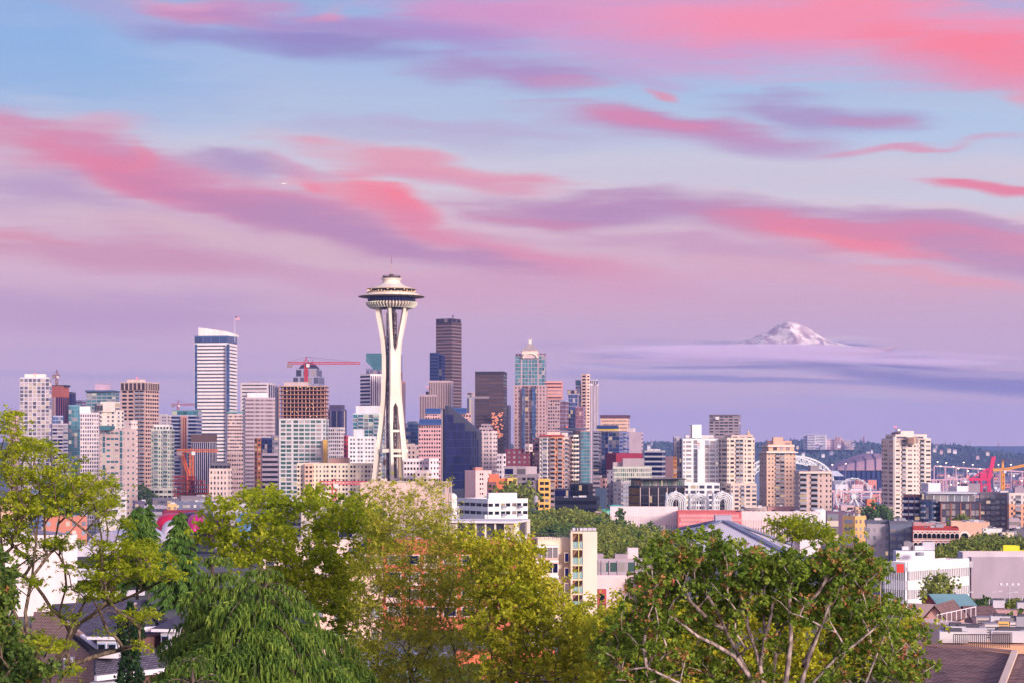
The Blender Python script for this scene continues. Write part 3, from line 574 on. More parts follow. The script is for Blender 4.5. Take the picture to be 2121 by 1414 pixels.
m = MB(); br_ = [P(1098+14.5*math.cos(math.pi*i/n), 741-10*math.sin(math.pi*i/n), D0-2) for i in range(n+1)]; m.tube(br_, .9, wall((250,226,200)), n=5); b.add(m, 'arch_moulding')
m = MB(); D0 = 2212
for i in range(9):
    t0, t1 = i/9, (i+.55)/9; w0 = 17*(1-t0)+1.5; ya = 727-16*t0; yb = 727-16*t1; c0 = wall((206,190,186)); c1 = wall((92,76,92))
    def sq(w): h = w/F*D0; X = wx(1098, D0); return [(X-h, D0-h), (X+h, D0-h), (X+h, D0+h), (X-h, D0+h)]
    m.prism(sq(w0), wz(ya, D0), wz(yb, D0), c0); m.prism(sq(w0-.8), wz(yb, D0), wz(727-16*(i+1)/9, D0), c1)
m.prism(sq(17), wz(734, D0), wz(727.05, D0), wall((232,206,190))); b.add(m, 'pyramid_roof')
m = MB(); m.prism(sq(2.6), wz(711.5, D0), wz(705, D0), wall((250,226,200))); m.bar(P(1096, 705, D0), P(1095, 702.5, D0), .8, wall((250,226,200))); m.bar(P(1100, 705, D0), P(1101, 702.5, D0), .8, wall((250,226,200))); b.add(m, 'finial'); b.end()
B('red banded top tower with square windows behind the pyramid roofed tower', 2300, 1120, 1164, 1166, 826, (190,156,158), 'wwwwwwwww', 'w', g='dk', fh=4, hf=.5).vol(2299, 1120, 1163.5, 1166, 790, (228,158,146), 'R', '', part='banded_top', ybot=826, g='br', fh=4.4, hf=.4).end()
b = B('slim white condominium tower with a tall pale fin at its left', 2050, 1203, 1222, 1240, 795, (216,196,206), 'n.n.', 'SSSSSS', g='gy', fh=3.4, hf=.5); b.vol(2045, 1204, 1215, 1222, 775, (244,200,180), 'n', 'n', part='fin', g='dk', fh=3.4); b.vol(2052, 1216, 1234, 1239, 787, (206,202,220), 'VVVV', 'V', part='upper_block', ybot=796, g='gy'); b.vol(2060, 1192, 1201, 1203, 788, (96,116,126), 'WW', '', part='dark_top', ybot=800, g='tl', dep=12); b.vol(2058, 1192, 1202, 1205, 798, (204,196,208), 'ww', 'w', part='wing', g='gy', fh=3.5); b.end()
b = B('low cluster of blue and pink mirrored glass blocks beside the slim white tower', 2000, 1160, 1172, 1178, 830, (176,176,204), 'GGG', 'G', g='pk', fh=4, lit=.02, curt=0); b.vol(2010, 1177, 1196, 1199, 816, (166,152,180), 'GGGG', 'G', part='glass_block', g='bl', fh=4, curt=0); b.vol(1995, 1192, 1208, 1211, 843, (170,122,146), 'GGGG', 'G', part='glass_block', g='pk', fh=4, curt=0); b.vol(2030, 1175, 1190, 1195, 808, (150,128,144), 'VV', 'V', part='roof_room', ybot=817); b.end()
b = B('beige tower with a dark hipped roof and two small masts', 2400, 1244, 1300, 1304, 860, (232,190,166), '.wwwwwwwwwwwwww.', 'w', g='br', fh=4.2, hf=.4, lit=.03)
m = MB(); o, Ld, Rd, a_, b_, z0, z1, nf = b.info; e = 1.5; p0 = [o-Ld*e-Rd*e, o-Ld*e+Rd*(b_+e), o+Ld*(a_+e)+Rd*(b_+e), o+Ld*(a_+e)-Rd*e]; c = o+Ld*a_*.5+Rd*b_*.5; p1 = [c+(v-c)*.55 for v in p0]; D0 = 2400
m.prism(p0, z1+.95, wz(850, D0), wall((110,78,92)), top=p1); m.build('hipped_roof', b.root); m = MB()
for x in (1268, 1279): p = P(x, 851, D0); m.bar((p.x-b.org.x, 20, p.z), (p.x-b.org.x, 20, p.z+3.2), .5, wall((90,60,80)))
m.build('roof_antenna', b.root); b.end()
b = B('blue glass tower with a yellow stripe under its navy roof band', 1650, 1245, 1283, 1303, 895, (120,122,164), 'GG|GGG', 'WBW', g='bl', fh=3.1, lit=.03, curt=.3)
b.vol(1648, 1236, 1276, 1281, 882, (48,66,112), ybot=887, part='roof_band'); b.vol(1649, 1238, 1276, 1281, 887, (250,214,70), ybot=890, part='yellow_stripe', par=0); b.vol(1652, 1228, 1244, 1246, 893, (142,132,152), 'Bn', 'n', part='grey_wing', g='dk', fh=3.1, band=.3); b.vol(1646, 1254, 1259, 1259.4, 895, (40,52,104), 'G', '', part='glass_column', g='nv', fh=3.1, dep=6, par=0); b.vol(1700, 1303, 1328, 1332, 896, (196,172,182), '', 'n', part='blank_wing', g='gy'); b.vol(1705, 1300, 1312, 1316, 888, (226,206,206), part='roof_room', ybot=897); b.end()
b = B('brown tower with a blue green glass flank and a flaring flat roof', 1880, 1186, 1203, 1222, 893, (160,130,132), 'n.n', 'GGG', g='tl', fh=3.4, lit=.02, curt=0); b.vol(1878, 1157, 1200, 1218, 885, (96,98,116), ybot=888.5, part='roof_slab', par=0); b.vol(1884, 1160, 1186, 1190, 893, (150,148,170), 'GGG', 'G', part='lower_block', g='gy'); b.end()
b = B('coral roofed apartment tower in white and orange stripes', 1480, 1117, 1180, 1182, 905, (240,210,196), '.ww.', '', g='dk', fh=3.2, hf=.5, phi=8, lit=.08)
b.vol(1476, 1118, 1139, 1140, 905, (246,226,216), 'wBw', '', part='white_bay', g='gy', fh=3.2, dep=10, phi=5, hf=.55); b.vol(1474, 1139.5, 1165, 1166, 905, (232,160,120), 'BwB', '', part='orange_bay', g='dk', fh=3.2, dep=10, phi=5, hf=.55, lit=.1); b.vol(1477, 1166, 1180, 1181, 907, (244,216,204), 'wBw', '', part='white_bay', g='gy', fh=3.2, dep=10, phi=5, hf=.55); b.vol(1472, 1181, 1188, 1198, 902, (246,226,210), 'BB', 'BB', part='white_flank', g='dk', fh=3.2); b.vol(1490, 1103, 1116, 1118, 908, (196,150,152), 'wB', 'w', part='dusty_wing', g='dk', fh=3.2)  # left wing has its own dusty pink wall colour
m = MB(); D0 = 1473; m.prism([(wx(1114, D0), D0), (wx(1171, D0), D0), (wx(1171, D0), D0+22), (wx(1114, D0), D0+22)], wz(905, D0)+.95, wz(899, D0), wall((224,90,84)), top=[(wx(1122, D0), D0+8), (wx(1166, D0), D0+8), (wx(1166, D0), D0+14), (wx(1122, D0), D0+14)]); b.add(m, 'coral_roof')
b.vol(1482, 1134, 1160, 1161, 896, (244,206,190), ybot=905, part='penthouse', dep=8); b.vol(1480, 1163, 1173, 1176, 895, (236,220,210), ybot=904, part='roof_room'); b.end()
B('white and pink apartment tower beside the blue wedge', 1550, 990, 1019, 1030, 894, (238,210,206), 'ww.ww.w', '.ww', g='gy', fh=3.2, hf=.45, lit=.05).vol(1570, 993, 1018, 1021, 886, (186,160,166), 'wwww', 'w', part='roof_room', ybot=896, g='dk').vol(1572, 997, 1015, 1018, 879, (176,150,158), 'www', 'w', part='upper_room', ybot=886).end()
B('low red brick block with white framed windows', 1480, 1047, 1094, 1105, 931, (130,62,78), '.w.w.w.w.', 'w.w', g='wt', fh=3.6, hf=.45, curt=.8).vol(1475, 1087, 1096, 1103, 921, (240,206,200), 'n', 'n', part='white_tower_room', ybot=934, g='dk').end()
B('small white block between the apartment tower and the red brick block', 1450, 1029, 1042, 1048, 941, (240,220,222), 'ww.', 'w', g='dk', fh=3.5).end()
B('pale pink block with a salmon chimney room and one column of windows', 1230, 963, 985, 1018, 976, (236,196,192), '...', '..nn..n.', g='dk', fh=3.1, hf=.4).pent(982, 997, 967, (214,140,124), dep=.25).end()
b = B('grey concrete block with large dark recessed openings near its roof', 1330, 1044, 1100, 1118, 983, (176,156,162), '.W.W.', 'w', g='dk', fh=6, hf=.5); b.vol(1328, 1044, 1090, 1112, 968, (196,176,180), 'W.W', '', ybot=983, part='top_storey', g='nv', fh=9, hf=.75); b.end()
b = B('orange and brown apartment block with a yellow bay', 1180, 1010, 1012, 1050, 993, (224,122,80), '', '...', g='dk', fh=3.2); b.vol(1176, 1009, 1011, 1028, 1000, (132,84,84), '', 'ww', part='brown_wing', g='dk', fh=3.2); b.vol(1178, 1050, 1051, 1072, 992, (240,190,104), '', '.WW.', part='yellow_bay', g='dk', fh=3.2, hf=.55); b.vol(1185, 1013, 1014, 1034, 984, (222,118,88), '', '', ybot=994, part='roof_room'); b.end()
b = B('grey apartment tower with one tall yellow bay of windows', 1120, 1071, 1110, 1114, 985, (148,134,142), '.WW.WW.', '', g='dk', fh=3.1, lit=.05); b.vol(1114, 1096, 1114, 1115, 994, (140,126,138), 'WW', '', part='grey_bay', g='dk', fh=3.1, phi=5); b.vol(1112, 1114, 1115, 1140, 994, (240,186,100), '', '.WW.', part='yellow_bay', g='dk', fh=3.1, hf=.55); b.vol(1116, 1139, 1140, 1149, 998, (156,138,144), '', 'W', part='grey_wing', g='dk', fh=3.1); b.end()
m = MB()
B('low black glass block beside the park trees', 1250, 1148, 1236, 1242, 1032, (38,38,54), 'R', 'R', g='dk', fh=4.5, hf=.5, lit=.02).units(5, 3).end()
B('black glass office block stepping up behind the low black block', 1330, 1180, 1218, 1228, 1003, (58,52,68), 'GGGGGG', 'GG', g='dk', fh=4, lit=.02, curt=.05).vol(1320, 1148, 1172, 1182, 1014, (60,58,80), 'GGGG', 'GG', part='lower_block', g='nv', fh=4, curt=.05).end()
B('blank slate blue block beside the black glass offices', 1290, 1233, 1254, 1257, 1013, (74,88,112), '..', '', g='dk').end()
B('small pink tan block above the slate blue block', 1400, 1243, 1254, 1260, 992, (206,156,146), '.n', 'n', g='dk', fh=3.5).vol(1420, 1228, 1242, 1247, 986, (176,154,160), 'R', 'R', part='ribbon_wing', g='gy').end()
b = B('tower with a big crimson hipped roof and dark red sides', 1600, 1255, 1276, 1331, 940, (150,44,66), '', '', g='dk'); o, Ld, Rd, a_, b_, z0, z1, nf = b.info; m = MB()
p0 = [o, o+Rd*b_, o+Rd*b_+Ld*a_, o+Ld*a_]; c = o+Rd*b_*.5+Ld*a_*.5; m.prism([(v.x, v.y) for v in p0], z1+.9, wz(927, 1600), wall((196,40,68)), top=[tuple(c+(v-c)*.72) for v in p0]); m.build('crimson_roof', b.root); b.end()
b = B('white gridded flats with lit green tinted windows below the crimson roof', 1330, 1268, 1270, 1350, 968, (206,204,190), '', 'w'*20, g='gn', fh=3.1, hf=.7, lit=.08, curt=.55); b.vol(1345, 1288, 1290, 1334, 951, (178,160,164), part='roof_room', ybot=968); b.vol(1350, 1268, 1270, 1290, 959, (186,166,170), part='roof_room', ybot=968, dep=12); b.vol(1300, 1257, 1269, 1271, 972, (150,140,154), 'n.n', '', part='grey_wing', g='dk', fh=3.1); b.vol(1290, 1270, 1287, 1303, 999, (170,160,166), 'nn', 'BB', part='lower_wing', g='wt', fh=3.1, curt=.5); b.units(5, 4); b.end()
b = B('dark glass office block in pale stone frames under a thin black roof', 1060, 1302, 1325, 1419, 1009, (64,58,76), 'GGGG', 'PWWWPWWWPWWWPWWWPWWWP', g='dk', fh=4.3, hf=.86, lit=.02, curt=.08, bandc=(196,168,164), pier=.1, phi=66)
b.vol(1066, 1306, 1328, 1418, 993, (120,118,116), 'w'*6, 'w'*22, part='top_storey', ybot=1008, g='gn', fh=3.6, hf=.8, lit=.12, curt=.5, phi=66); b.vol(1056, 1298, 1326, 1422, 991, (44,40,58), part='roof_slab', ybot=992.6, par=0, phi=66); b.end()
B('dark banded office block with white roof plant behind the stone framed block', 1700, 1335, 1372, 1378, 934, (184,178,184), 'R', 'R', g='nv', fh=4.2, hf=.66).pent(1342, 1366, 929, WH).units(4, 8, 3).end()
B('plain brown wall of a narrow tower left of the white ribbed tower', 1750, 1378, 1392, 1394, 946, (142,108,114), '', '').end()
b = B('bright white residential tower with a tall white roof room and pale glass bays', 1440, 1412, 1414, 1488, 910, (244,244,246), '', 'wW.G.....GWw', g='wt', fh=3.05, hf=.55, lit=.06, curt=.5)
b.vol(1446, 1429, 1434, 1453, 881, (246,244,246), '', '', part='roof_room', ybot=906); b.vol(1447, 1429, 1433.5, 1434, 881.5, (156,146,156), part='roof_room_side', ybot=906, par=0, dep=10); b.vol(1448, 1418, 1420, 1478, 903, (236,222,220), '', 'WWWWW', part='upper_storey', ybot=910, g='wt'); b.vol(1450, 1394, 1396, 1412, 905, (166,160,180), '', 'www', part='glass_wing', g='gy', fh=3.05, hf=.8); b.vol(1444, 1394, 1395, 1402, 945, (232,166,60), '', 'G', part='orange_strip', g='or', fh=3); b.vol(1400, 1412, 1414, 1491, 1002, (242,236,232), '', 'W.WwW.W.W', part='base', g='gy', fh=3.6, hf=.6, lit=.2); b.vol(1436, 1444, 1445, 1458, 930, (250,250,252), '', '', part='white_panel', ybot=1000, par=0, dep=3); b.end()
b = B('grey tower with dark corner balconies alone under the snowy mountain', 2250, 1469, 1530, 1534, 859, (156,140,146), 'W.WWWW.W', 'W', g='dk', fh=3.4, hf=.45, lit=.05, curt=.3, band=.2); b.vol(2249, 1469, 1530, 1534, 858, (84,76,92), part='roof_slab', ybot=859.2, par=0); b.vol(2246, 1482, 1489, 1489.3, 862, (236,222,222), part='white_panel', ybot=868, par=0, dep=2); b.end()
b = B('cream apartment tower with stacked central balconies and a golden roof spire', 1420, 1489, 1506, 1563, 908, (232,208,190), 'wW', 'w.W.BB.w.W.w', g='dk', fh=3.1, hf=.5, lit=.08, curt=.35); b.vol(1440, 1500, 1515, 1560, 902, (206,180,172), 'w', 'www', part='roof_room', ybot=908); b.vol(1400, 1503, 1514, 1567, 1003, (226,200,184), 'w', 'w.W.B.W.W', part='base', g='gy', fh=3.1, hf=.55, lit=.1)
m = MB(); D0 = 1440; X = wx(1553, D0); m.lathe([(1.9, wz(904, D0)), (2, wz(900, D0)), (1.4, wz(897, D0)), (.3, wz(895, D0)), (.15, wz(889, D0))], wall((236,190,130), rough=.4, metal=.3), n=12, cx=X, cy=D0+8); b.add(m, 'spire'); b.end()
b = B('peach stone hotel tower with two flaring white cornices', 1480, 1573, 1588, 1648, 936, (232,192,168), 'nn.n', '.w.w.BB.w.w.w', g='dk', fh=3.1, hf=.4, lit=.06, curt=.55); b.vol(1476, 1571, 1588, 1653, 934.5, (244,224,214), part='cornice', ybot=937, par=0); b.vol(1484, 1579, 1592, 1645, 922, (232,180,152), 'nn', '.www.', part='upper_block', ybot=935, g='gy', fh=3.2); b.vol(1481, 1571, 1590, 1646, 921.5, (244,222,214), part='cornice', ybot=924, par=0); b.vol(1492, 1599, 1602, 1622, 907, (226,176,152), '', '', part='roof_room', ybot=922); b.vol(1498, 1588, 1590, 1640, 914, (214,170,152), '', 'www', part='roof_room', ybot=922); b.end()
b = B('taupe apartment tower with dark balcony columns below the white stadium arch', 1180, 1645, 1656, 1723, 978, (208,180,172), 'n.n', 'B..B.n..n.n', g='dk', fh=3.1, hf=.45, lit=.04, curt=.1); b.vol(1178, 1644, 1655, 1724, 977, (238,216,204), part='cornice', ybot=979.5, par=0); b.pent(1676, 1694, 964, (150,140,146), dep=.5); b.end()
b = B('cream octagonal apartment tower, tallest on the right, with a glazed top lounge', 1380, 1826, 1854, 1928, 909, (236,212,200), 'wW.Ww', 'W.B.W.w.n.B.W', g='dk', fh=3.05, hf=.42, lit=.04, curt=.3); b.vol(1379, 1834, 1855, 1920, 901, (236,214,202), 'Ww', 'W..W.', part='upper_storey', ybot=909, g='gy', fh=4); b.vol(1374, 1880, 1881, 1901, 904, (180,168,160), '', 'wwwww', part='lounge_glazing', ybot=917, g='or', fh=3.2, hf=.85, lit=.1, dep=6, par=0); b.vol(1372, 1850, 1854, 1855.5, 903, (240,220,210), part='corner_fin', ybot=1110, par=0, dep=4); b.vol(1400, 1858, 1866, 1893, 894, (240,218,206), ybot=901, part='roof_room', g='dk'); b.vol(1405, 1846, 1856, 1868, 897, (150,128,134), ybot=901, part='roof_room'); b.units(5, 9, 4); b.end()
b = B('brick framed loft block with white glass penthouses in front of the octagonal tower', 1080, 1930, 1948, 2031, 1041, (70,58,72), 'WW', 'PWWPWWPWWPWWP', g='gy', fh=3.4, hf=.78, lit=.12, curt=.5, bandc=(156,98,88), pier=.1)
b.vol(1086, 1909, 1919, 2020, 1022, (206,206,214), 'GG', 'W|WW|WW|WW', part='white_penthouse', ybot=1041, g='wt', fh=4.5, hf=.75, lit=.15, curt=.6); b.vol(1082, 1909, 1930, 1948, 1037, (92,92,116), 'BGG', 'B', part='glass_wing', g='bl', fh=3.4, lit=.06, phi=30); b.vol(1090, 1871, 1905, 1910, 1027, (96,66,74), 'B|B|B', 'B', part='brick_wing', g='nv', fh=3.4); b.vol(1083, 1914, 1922, 2024, 1019.5, (212,206,214), part='roof_slab', ybot=1021.5, par=0)
b.vol(1110, 1908, 1923, 1948, 1003, (232,216,218), part='roof_room', ybot=1020); b.vol(1112, 1965, 1982, 2006, 1009, (234,216,218), part='roof_room', ybot=1020); b.vol(1120, 1990, 2004, 2030, 1004, (150,136,148), part='roof_room', ybot=1020); b.end()
b = B('dark grey flats with white framed windows right of the brick lofts', 1130, 2028, 2030, 2090, 1022, (122,112,126), '', 'W.WBW.W.w', g='wt', fh=3.1, hf=.55, curt=.5); b.pent(2072, 2088, 1015, (236,220,222)); b.end()
b = B('white and orange flats at the right edge beside the dark grey flats', 1100, 2086, 2090, 2160, 1046, (236,172,140), '', '.w.B.w.w.B.w', g='gy', fh=3.1, curt=.5, lit=.1); b.vol(1101, 2086, 2090, 2160, 1023, (232,214,206), '', '.w.B.w.w.B.w', ybot=1046, part='upper_block', g='gy', fh=3.1, curt=.5); b.vol(1110, 2098, 2102, 2130, 1012, (170,150,160), ybot=1023, part='roof_room'); b.end()
# ------------------------------------------------------------------ observation tower
ND = 1278.0
def needle():
    rt = empty('observation_tower', (wx(811, ND), ND, 0), 'white observation tower with a saucer top on three curved legs', 'tower')
    cw = wall((246,224,204), sc=.12, var=.14, rough=.6); dk = wall((92,74,78)); wn = glass('dk', .10, .1); wd = wall((206,186,170)); gold = wall((190,160,120))
    zs = [(0, 17, 4.6), (20, 14, 4.4), (39, 11.3, 4.2), (60, 9.0, 3.9), (78, 6.6, 3.3), (90, 5.6, 2.7), (97, 5.1, 2.25), (110, 4.6, 1.95), (122, 4.6, 2.0), (130, 5.2, 2.4), (138, 6.3, 3.4), (147, 7.9, 4.6), (155, 9.0, 5.5)]
    def at(z):
        for (a, r, s), (c, r2, s2) in zip(zs, zs[1:]):
            if z <= c: t = (z-a)/(c-a); return r+(r2-r)*t, s+(s2-s)*t
        return zs[-1][1:]
    for k, ang in enumerate((176, -64, 56)):
        a = R_(ang); rd = Vector((math.cos(a), math.sin(a), 0)); tn = Vector((-rd.y, rd.x, 0)); m = MB(); n = 52
        for sg in (-1, 1):
            vs = []
            for i in range(n+1):
                z = 155*i/n; r, s = at(z); hw = .95 if z < 80 or z > 128 else 1.15
                c = rd*r+tn*sg*s+Vector((0, 0, z)); s_in = -sg
                pin = c+tn*s_in*(max(hw, s) if 90 < z < 128 else hw); pout = c+tn*sg*hw
                vs += [pin+rd*1.3, pout+rd*1.3, pout-rd*1.3, pin-rd*1.3]
            fs = [(i*4+j, i*4+(j+1) % 4, i*4+4+(j+1) % 4, i*4+4+j) for i in range(n) for j in range(4)]
            m.add(vs, fs+[(3, 2, 1, 0), tuple(4*n+j for j in range(4))], cw)
        for z in (12, 27, 43, 58, 74):
            r, s = at(z); p = rd*r+Vector((0, 0, z)); m.bar(p-tn*s, p+tn*s, 1.3, cw, h=1.5)
        m.build('leg', rt)
    m = MB()   # lift shaft lattice
    for k in range(6):
        t = k*math.pi/3+.2; m.bar((3*math.cos(t), 3*math.sin(t), 0), (3*math.cos(t), 3*math.sin(t), 150), .75, dk)
    for i in range(50):
        z = 3*i
        for k in range(6):
            t = k*math.pi/3+.2; t2 = t+math.pi/3; m.bar((3*math.cos(t), 3*math.sin(t), z), (3*math.cos(t2), 3*math.sin(t2), z+3 if (i+k) % 2 else z), .42, dk)
    m.lathe([(1.9, 0), (1.9, 150)], wall((70,54,60)), n=10); m.build('lift_shaft', rt)
    m = MB(); m.bar((-4.2, -1.2, 0), (-4.2, -1.2, 150), .35, wd); m.bar((4.3, -1.6, 0), (4.3, -1.6, 150), .35, wd); m.build('lift_rail', rt)
    for z in (52, 99, 131):
        m = MB(); m.box(-5.5, -3.6, -2.2, .4, z, z+3.6, wall((150,120,110))); m.build('lift_car', rt)
    m = MB(); m.lathe([(2.5, 60.2), (10.6, 60.2), (10.6, 62.4), (2.5, 62.4)], cw, n=6, a0=R_(0), a1=R_(360)); 
    for k in range(12): t = k*math.pi/6; m.bar((10.4*math.cos(t), 10.4*math.sin(t), 62.4), (10.4*math.cos(t), 10.4*math.sin(t), 63.6), .15, dk)
    m.build('lower_platform', rt)
    sc = 1/2.618/3.2; zY = lambda Y: (1125-(520+Y/2.618))/3.2
    L = lambda pts: [(x*sc, zY(y)) for x, y in pts]
    m = MB(); m.lathe(L([(60, 300), (112, 299), (116, 297), (133, 281), (133, 277), (126, 272)]), wall((150,118,108)), n=72); m.build('ribbed_underside', rt, True)
    for k in range(48):
        t = k*2*math.pi/48; c, s = math.cos(t), math.sin(t); m = MB()
        pr = L([(100, 299), (119, 299), (139, 281), (139, 275), (126, 271)]); vs = []
        for r, z in pr: vs += [(r*c-.3*s, r*s+.3*c, z-.5), (r*c+.3*s, r*s-.3*c, z-.5), (r*c+.3*s, r*s-.3*c, z+.3), (r*c-.3*s, r*s+.3*c, z+.3)]
        m.add(vs, [(i*4+j, i*4+(j+1) % 4, i*4+4+(j+1) % 4, i*4+4+j) for i in range(4) for j in range(4)], wall((255,240,214))); m.build('rib', rt)
    m = MB(); m.lathe(L([(124, 272), (128, 246), (100, 244)]), glass('nv', .0, 0), n=48)
    for k in range(48): t = k*2*math.pi/48; m.bar((126.5*sc*math.cos(t), 126.5*sc*math.sin(t), zY(272)), (130*sc*math.cos(t), 130*sc*math.sin(t), zY(246)), .22, dk)
    m.build('restaurant_windows', rt)
    m = MB(); m.lathe(L([(126, 246), (150, 244.5), (178, 242), (180, 240), (178, 238.5), (150, 236), (138, 234)]), wall((150,128,110)), n=72)
    m.build('halo', rt, True)
    m = MB(); m.lathe(L([(178.5, 240.9), (181, 240.2), (178.5, 239.2)]), cw, n=72); m.build('halo_rim', rt)
    m = MB(); m.lathe(L([(152, 238), (152, 234), (146, 227), (136, 224), (130, 222), (130, 219)]), cw, n=72); m.build('saucer_ring', rt, True)
    for k in range(24):
        t = k*2*math.pi/24+.1; m = MB(); m.bar((136*sc*math.cos(t), 136*sc*math.sin(t), zY(231)), (176*sc*math.cos(t), 176*sc*math.sin(t), zY(239.5)), .3, wall((222,196,160))); m.build('halo_spoke', rt)
    m = MB(); m.lathe(L([(126, 222), (128, 203), (124, 202)]), wn, n=48); m.build('observation_windows', rt)
    q = random.Random(2)
    for k in range(22):
        t = math.pi+k*math.pi/22+.05; m = MB(); z = zY(q.choice((207, 212, 217))); r = 129*sc; m.lathe([(.01, z-.3), (.28, z), (.01, z+.3)], emit((255,206,140), 3), n=6, cx=r*math.cos(t), cy=r*math.sin(t)); m.build('deck_lamp', rt)
    m = MB(); m.lathe(L([(131, 222), (133, 219), (133, 217.5), (130, 217)]), gold, n=60); m.lathe(L([(128, 204), (134, 202), (134, 199.5), (126, 199)]), gold, n=60); m.build('deck_rail', rt)
    m = MB(); m.lathe(L([(130, 201), (126, 198), (104, 191), (84, 184), (70, 178), (56, 170), (49, 164), (46.5, 158), (48, 152), (53, 146), (57, 144), (57, 142), (30, 141)]), cw, n=72); m.build('saucer_roof', rt, True)
    m = MB(); m.lathe(L([(45, 142), (45, 131), (14, 130), (12, 129), (12, 118), (3, 117)]), dk, n=32)
    for k in range(28): t = k*2*math.pi/28; m.bar((47*sc*math.cos(t), 47*sc*math.sin(t), zY(141)), (47*sc*math.cos(t), 47*sc*math.sin(t), zY(126)), .22, dk)
    m.lathe(L([(46, 127.5), (48, 127), (48, 126), (46, 125.5)]), dk, n=32); m.build('crown_platform', rt)
    m = MB(); m.bar((0, 0, zY(119)), (0, 0, zY(60)), 1.3, wall((176,150,160)), w2=.6); m.bar((0, 0, zY(60)), (0, 0, zY(15)), .9, wall((150,120,140)), w2=.5); m.build('spire', rt)
needle()

# ------------------------------------------------------------------ cranes
def lattice(m, a, b, w, mat, n=10, tri=False, br=.5, ch=.7):
    a = Vector(a); b = Vector(b); d = (b-a).normalized(); u = d.cross(Vector((0, 1, 0)))
    if u.length < .05: u = Vector((1, 0, 0))
    u.normalize(); v = d.cross(u); cs = [(-1, -1), (1, -1), (1, 1), (-1, 1)]
    pt = lambda t, c: a+(b-a)*t+u*c[0]*w/2+v*c[1]*w/2
    for c in cs: m.bar(pt(0, c), pt(1, c), ch, mat)
    for i in range(n):
        for k in range(4):
            c0, c1 = cs[k], cs[(k+1) % 4]
            m.bar(pt(i/n, c0 if i % 2 else c1), pt((i+1)/n, c1 if i % 2 else c0), br, mat)
def crane(label, D, mx, ytop, yj, xl, xr, yapex, col, group='tower cranes over the city', yb=None, th=1.0, cwc=(150,130,130), yr=None, w=2.2):
    px = F/D; rt = empty('tower_crane', (wx(mx, D), D, 0), label, 'crane', group); c = wall(col, rough=.5); X = wx(mx, D)
    zj = wz(yj, D); m = MB(); lattice(m, (0, 0, zg(D) if yb is None else wz(yb, D)), (0, 0, zj-1), w, c, int(max(8, zj/4)), br=.5*th, ch=.8*th); m.build('mast', rt)
    zr = zj if yr is None else wz(yr, D)
    m = MB(); lattice(m, (1, 0, zj+.6), (wx(xr, D)-X, 0, zr+.6), w*.75, c, int(abs(wx(xr, D)-X)/3)+2, br=.4*th, ch=.6*th); m.build('jib', rt)
    m = MB(); lattice(m, (-1, 0, zj+.6), (wx(xl, D)-X, 0, zj+.6), w*.75, c, int(abs(wx(xl, D)-X)/3)+2, br=.4*th, ch=.6*th); m.build('counter_jib', rt)
    m = MB(); xx = wx(xl, D)-X; s = 1 if xx > 0 else -1; m.box(min(xx, xx-s*4), max(xx, xx-s*4), -1.2, 1.2, zj-2.8, zj+.2, wall(cwc)); m.build('counterweight', rt)
    za = wz(yapex, D); m = MB(); m.bar((-.9, 0, zj), (0, 0, za), .7*th, c); m.bar((.9, 0, zj), (0, 0, za), .7*th, c); m.build('apex_frame', rt)
    m = MB(); dk = wall((110,80,90))
    for t in (.45, .85): m.bar((0, 0, za), ((wx(xr, D)-X)*t, 0, zj+(zr-zj)*t+1.6), .22*th, dk)
    m.bar((0, 0, za), ((wx(xl, D)-X)*.9, 0, zj+1.6), .22*th, dk); m.build('stay_cable', rt)
    m = MB(); m.box(.4, 2.8, -2.4, -.2, zj-2.6, zj, wall((236,220,216))); m.build('cab', rt)
    return rt
crane('red and white tower crane standing on the unfinished concrete tower', 1560, 634, 738, 753, 595, 746, 738, (196,64,78), yb=806, th=.75)
crane('small brown tower crane seen end on behind the rust red tower', 2300, 117.5, 765, 778, 108, 124, 765, (150,110,104), th=1.1)
crane('distant tower crane with a thin grey red jib left of the white striped tower', 2600, 369, 827, 838, 355, 403, 828, (170,100,110), th=1)
crane('yellow orange tower crane near the right edge with its jib rising rightwards', 1900, 2077, 950, 973, 2056, 2150, 950, (240,160,50), th=1.3, yr=958)
crane('orange tower crane among the office blocks with a long flat jib', 1420, 397, 928, 934, 366, 452, 926, (214,112,66), th=.8)
crane('low red and white crane in front of the long cream apartment block', 1180, 692, 998, 1001, 661, 760, 990, (214,60,78), th=.7)
rt = empty('luffing_crane', (wx(392, 1440), 1440, 0), 'orange luffing crane leaning up beside the steel frame', 'crane', 'tower cranes over the city'); c = wall((220,104,60)); m = MB(); lattice(m, (0, 0, 0), (0, 0, wz(985, 1440)), 2.2, c, 12, br=.4, ch=.6); m.build('mast', rt)
m = MB(); lattice(m, (0, 0, wz(985, 1440)), (wx(377, 1440)-wx(392, 1440), 0, wz(940, 1440)), 1.6, c, 8, br=.35, ch=.5); m.build('jib', rt)
# steel frame under the cranes
b = Bld('unfinished building of rusty red steel decks under the orange cranes', 1400, 360, 362, 432, 1024, (190,130,116), '', '.W.W.W.W.', name='steel_frame_building', g='dk', fh=4); ALL.append(b)
m = MB(); rs = wall((176,70,66)); o, Ld, Rd, a_, b_, z0, z1, nf = b.info
for y, xa, xb in ((985, 360, 395), (994, 360, 415), (1003, 360, 432), (1012, 360, 432), (1020, 362, 432)):
    D0 = 1398; m.prism([(wx(xa, D0), D0), (wx(xb, D0), D0), (wx(xb, D0), D0+20), (wx(xa, D0), D0+20)], wz(y, D0)-.4, wz(y, D0), rs)
    for k in range(9):
        x = xa+(xb-xa)*k/8
        for yy in (0, 19): m.bar(P(x, y, D0)+Vector((0, yy, -3)), P(x, y, D0)+Vector((0, yy, 0)), .4, rs)
b.add(m, 'steel_deck')
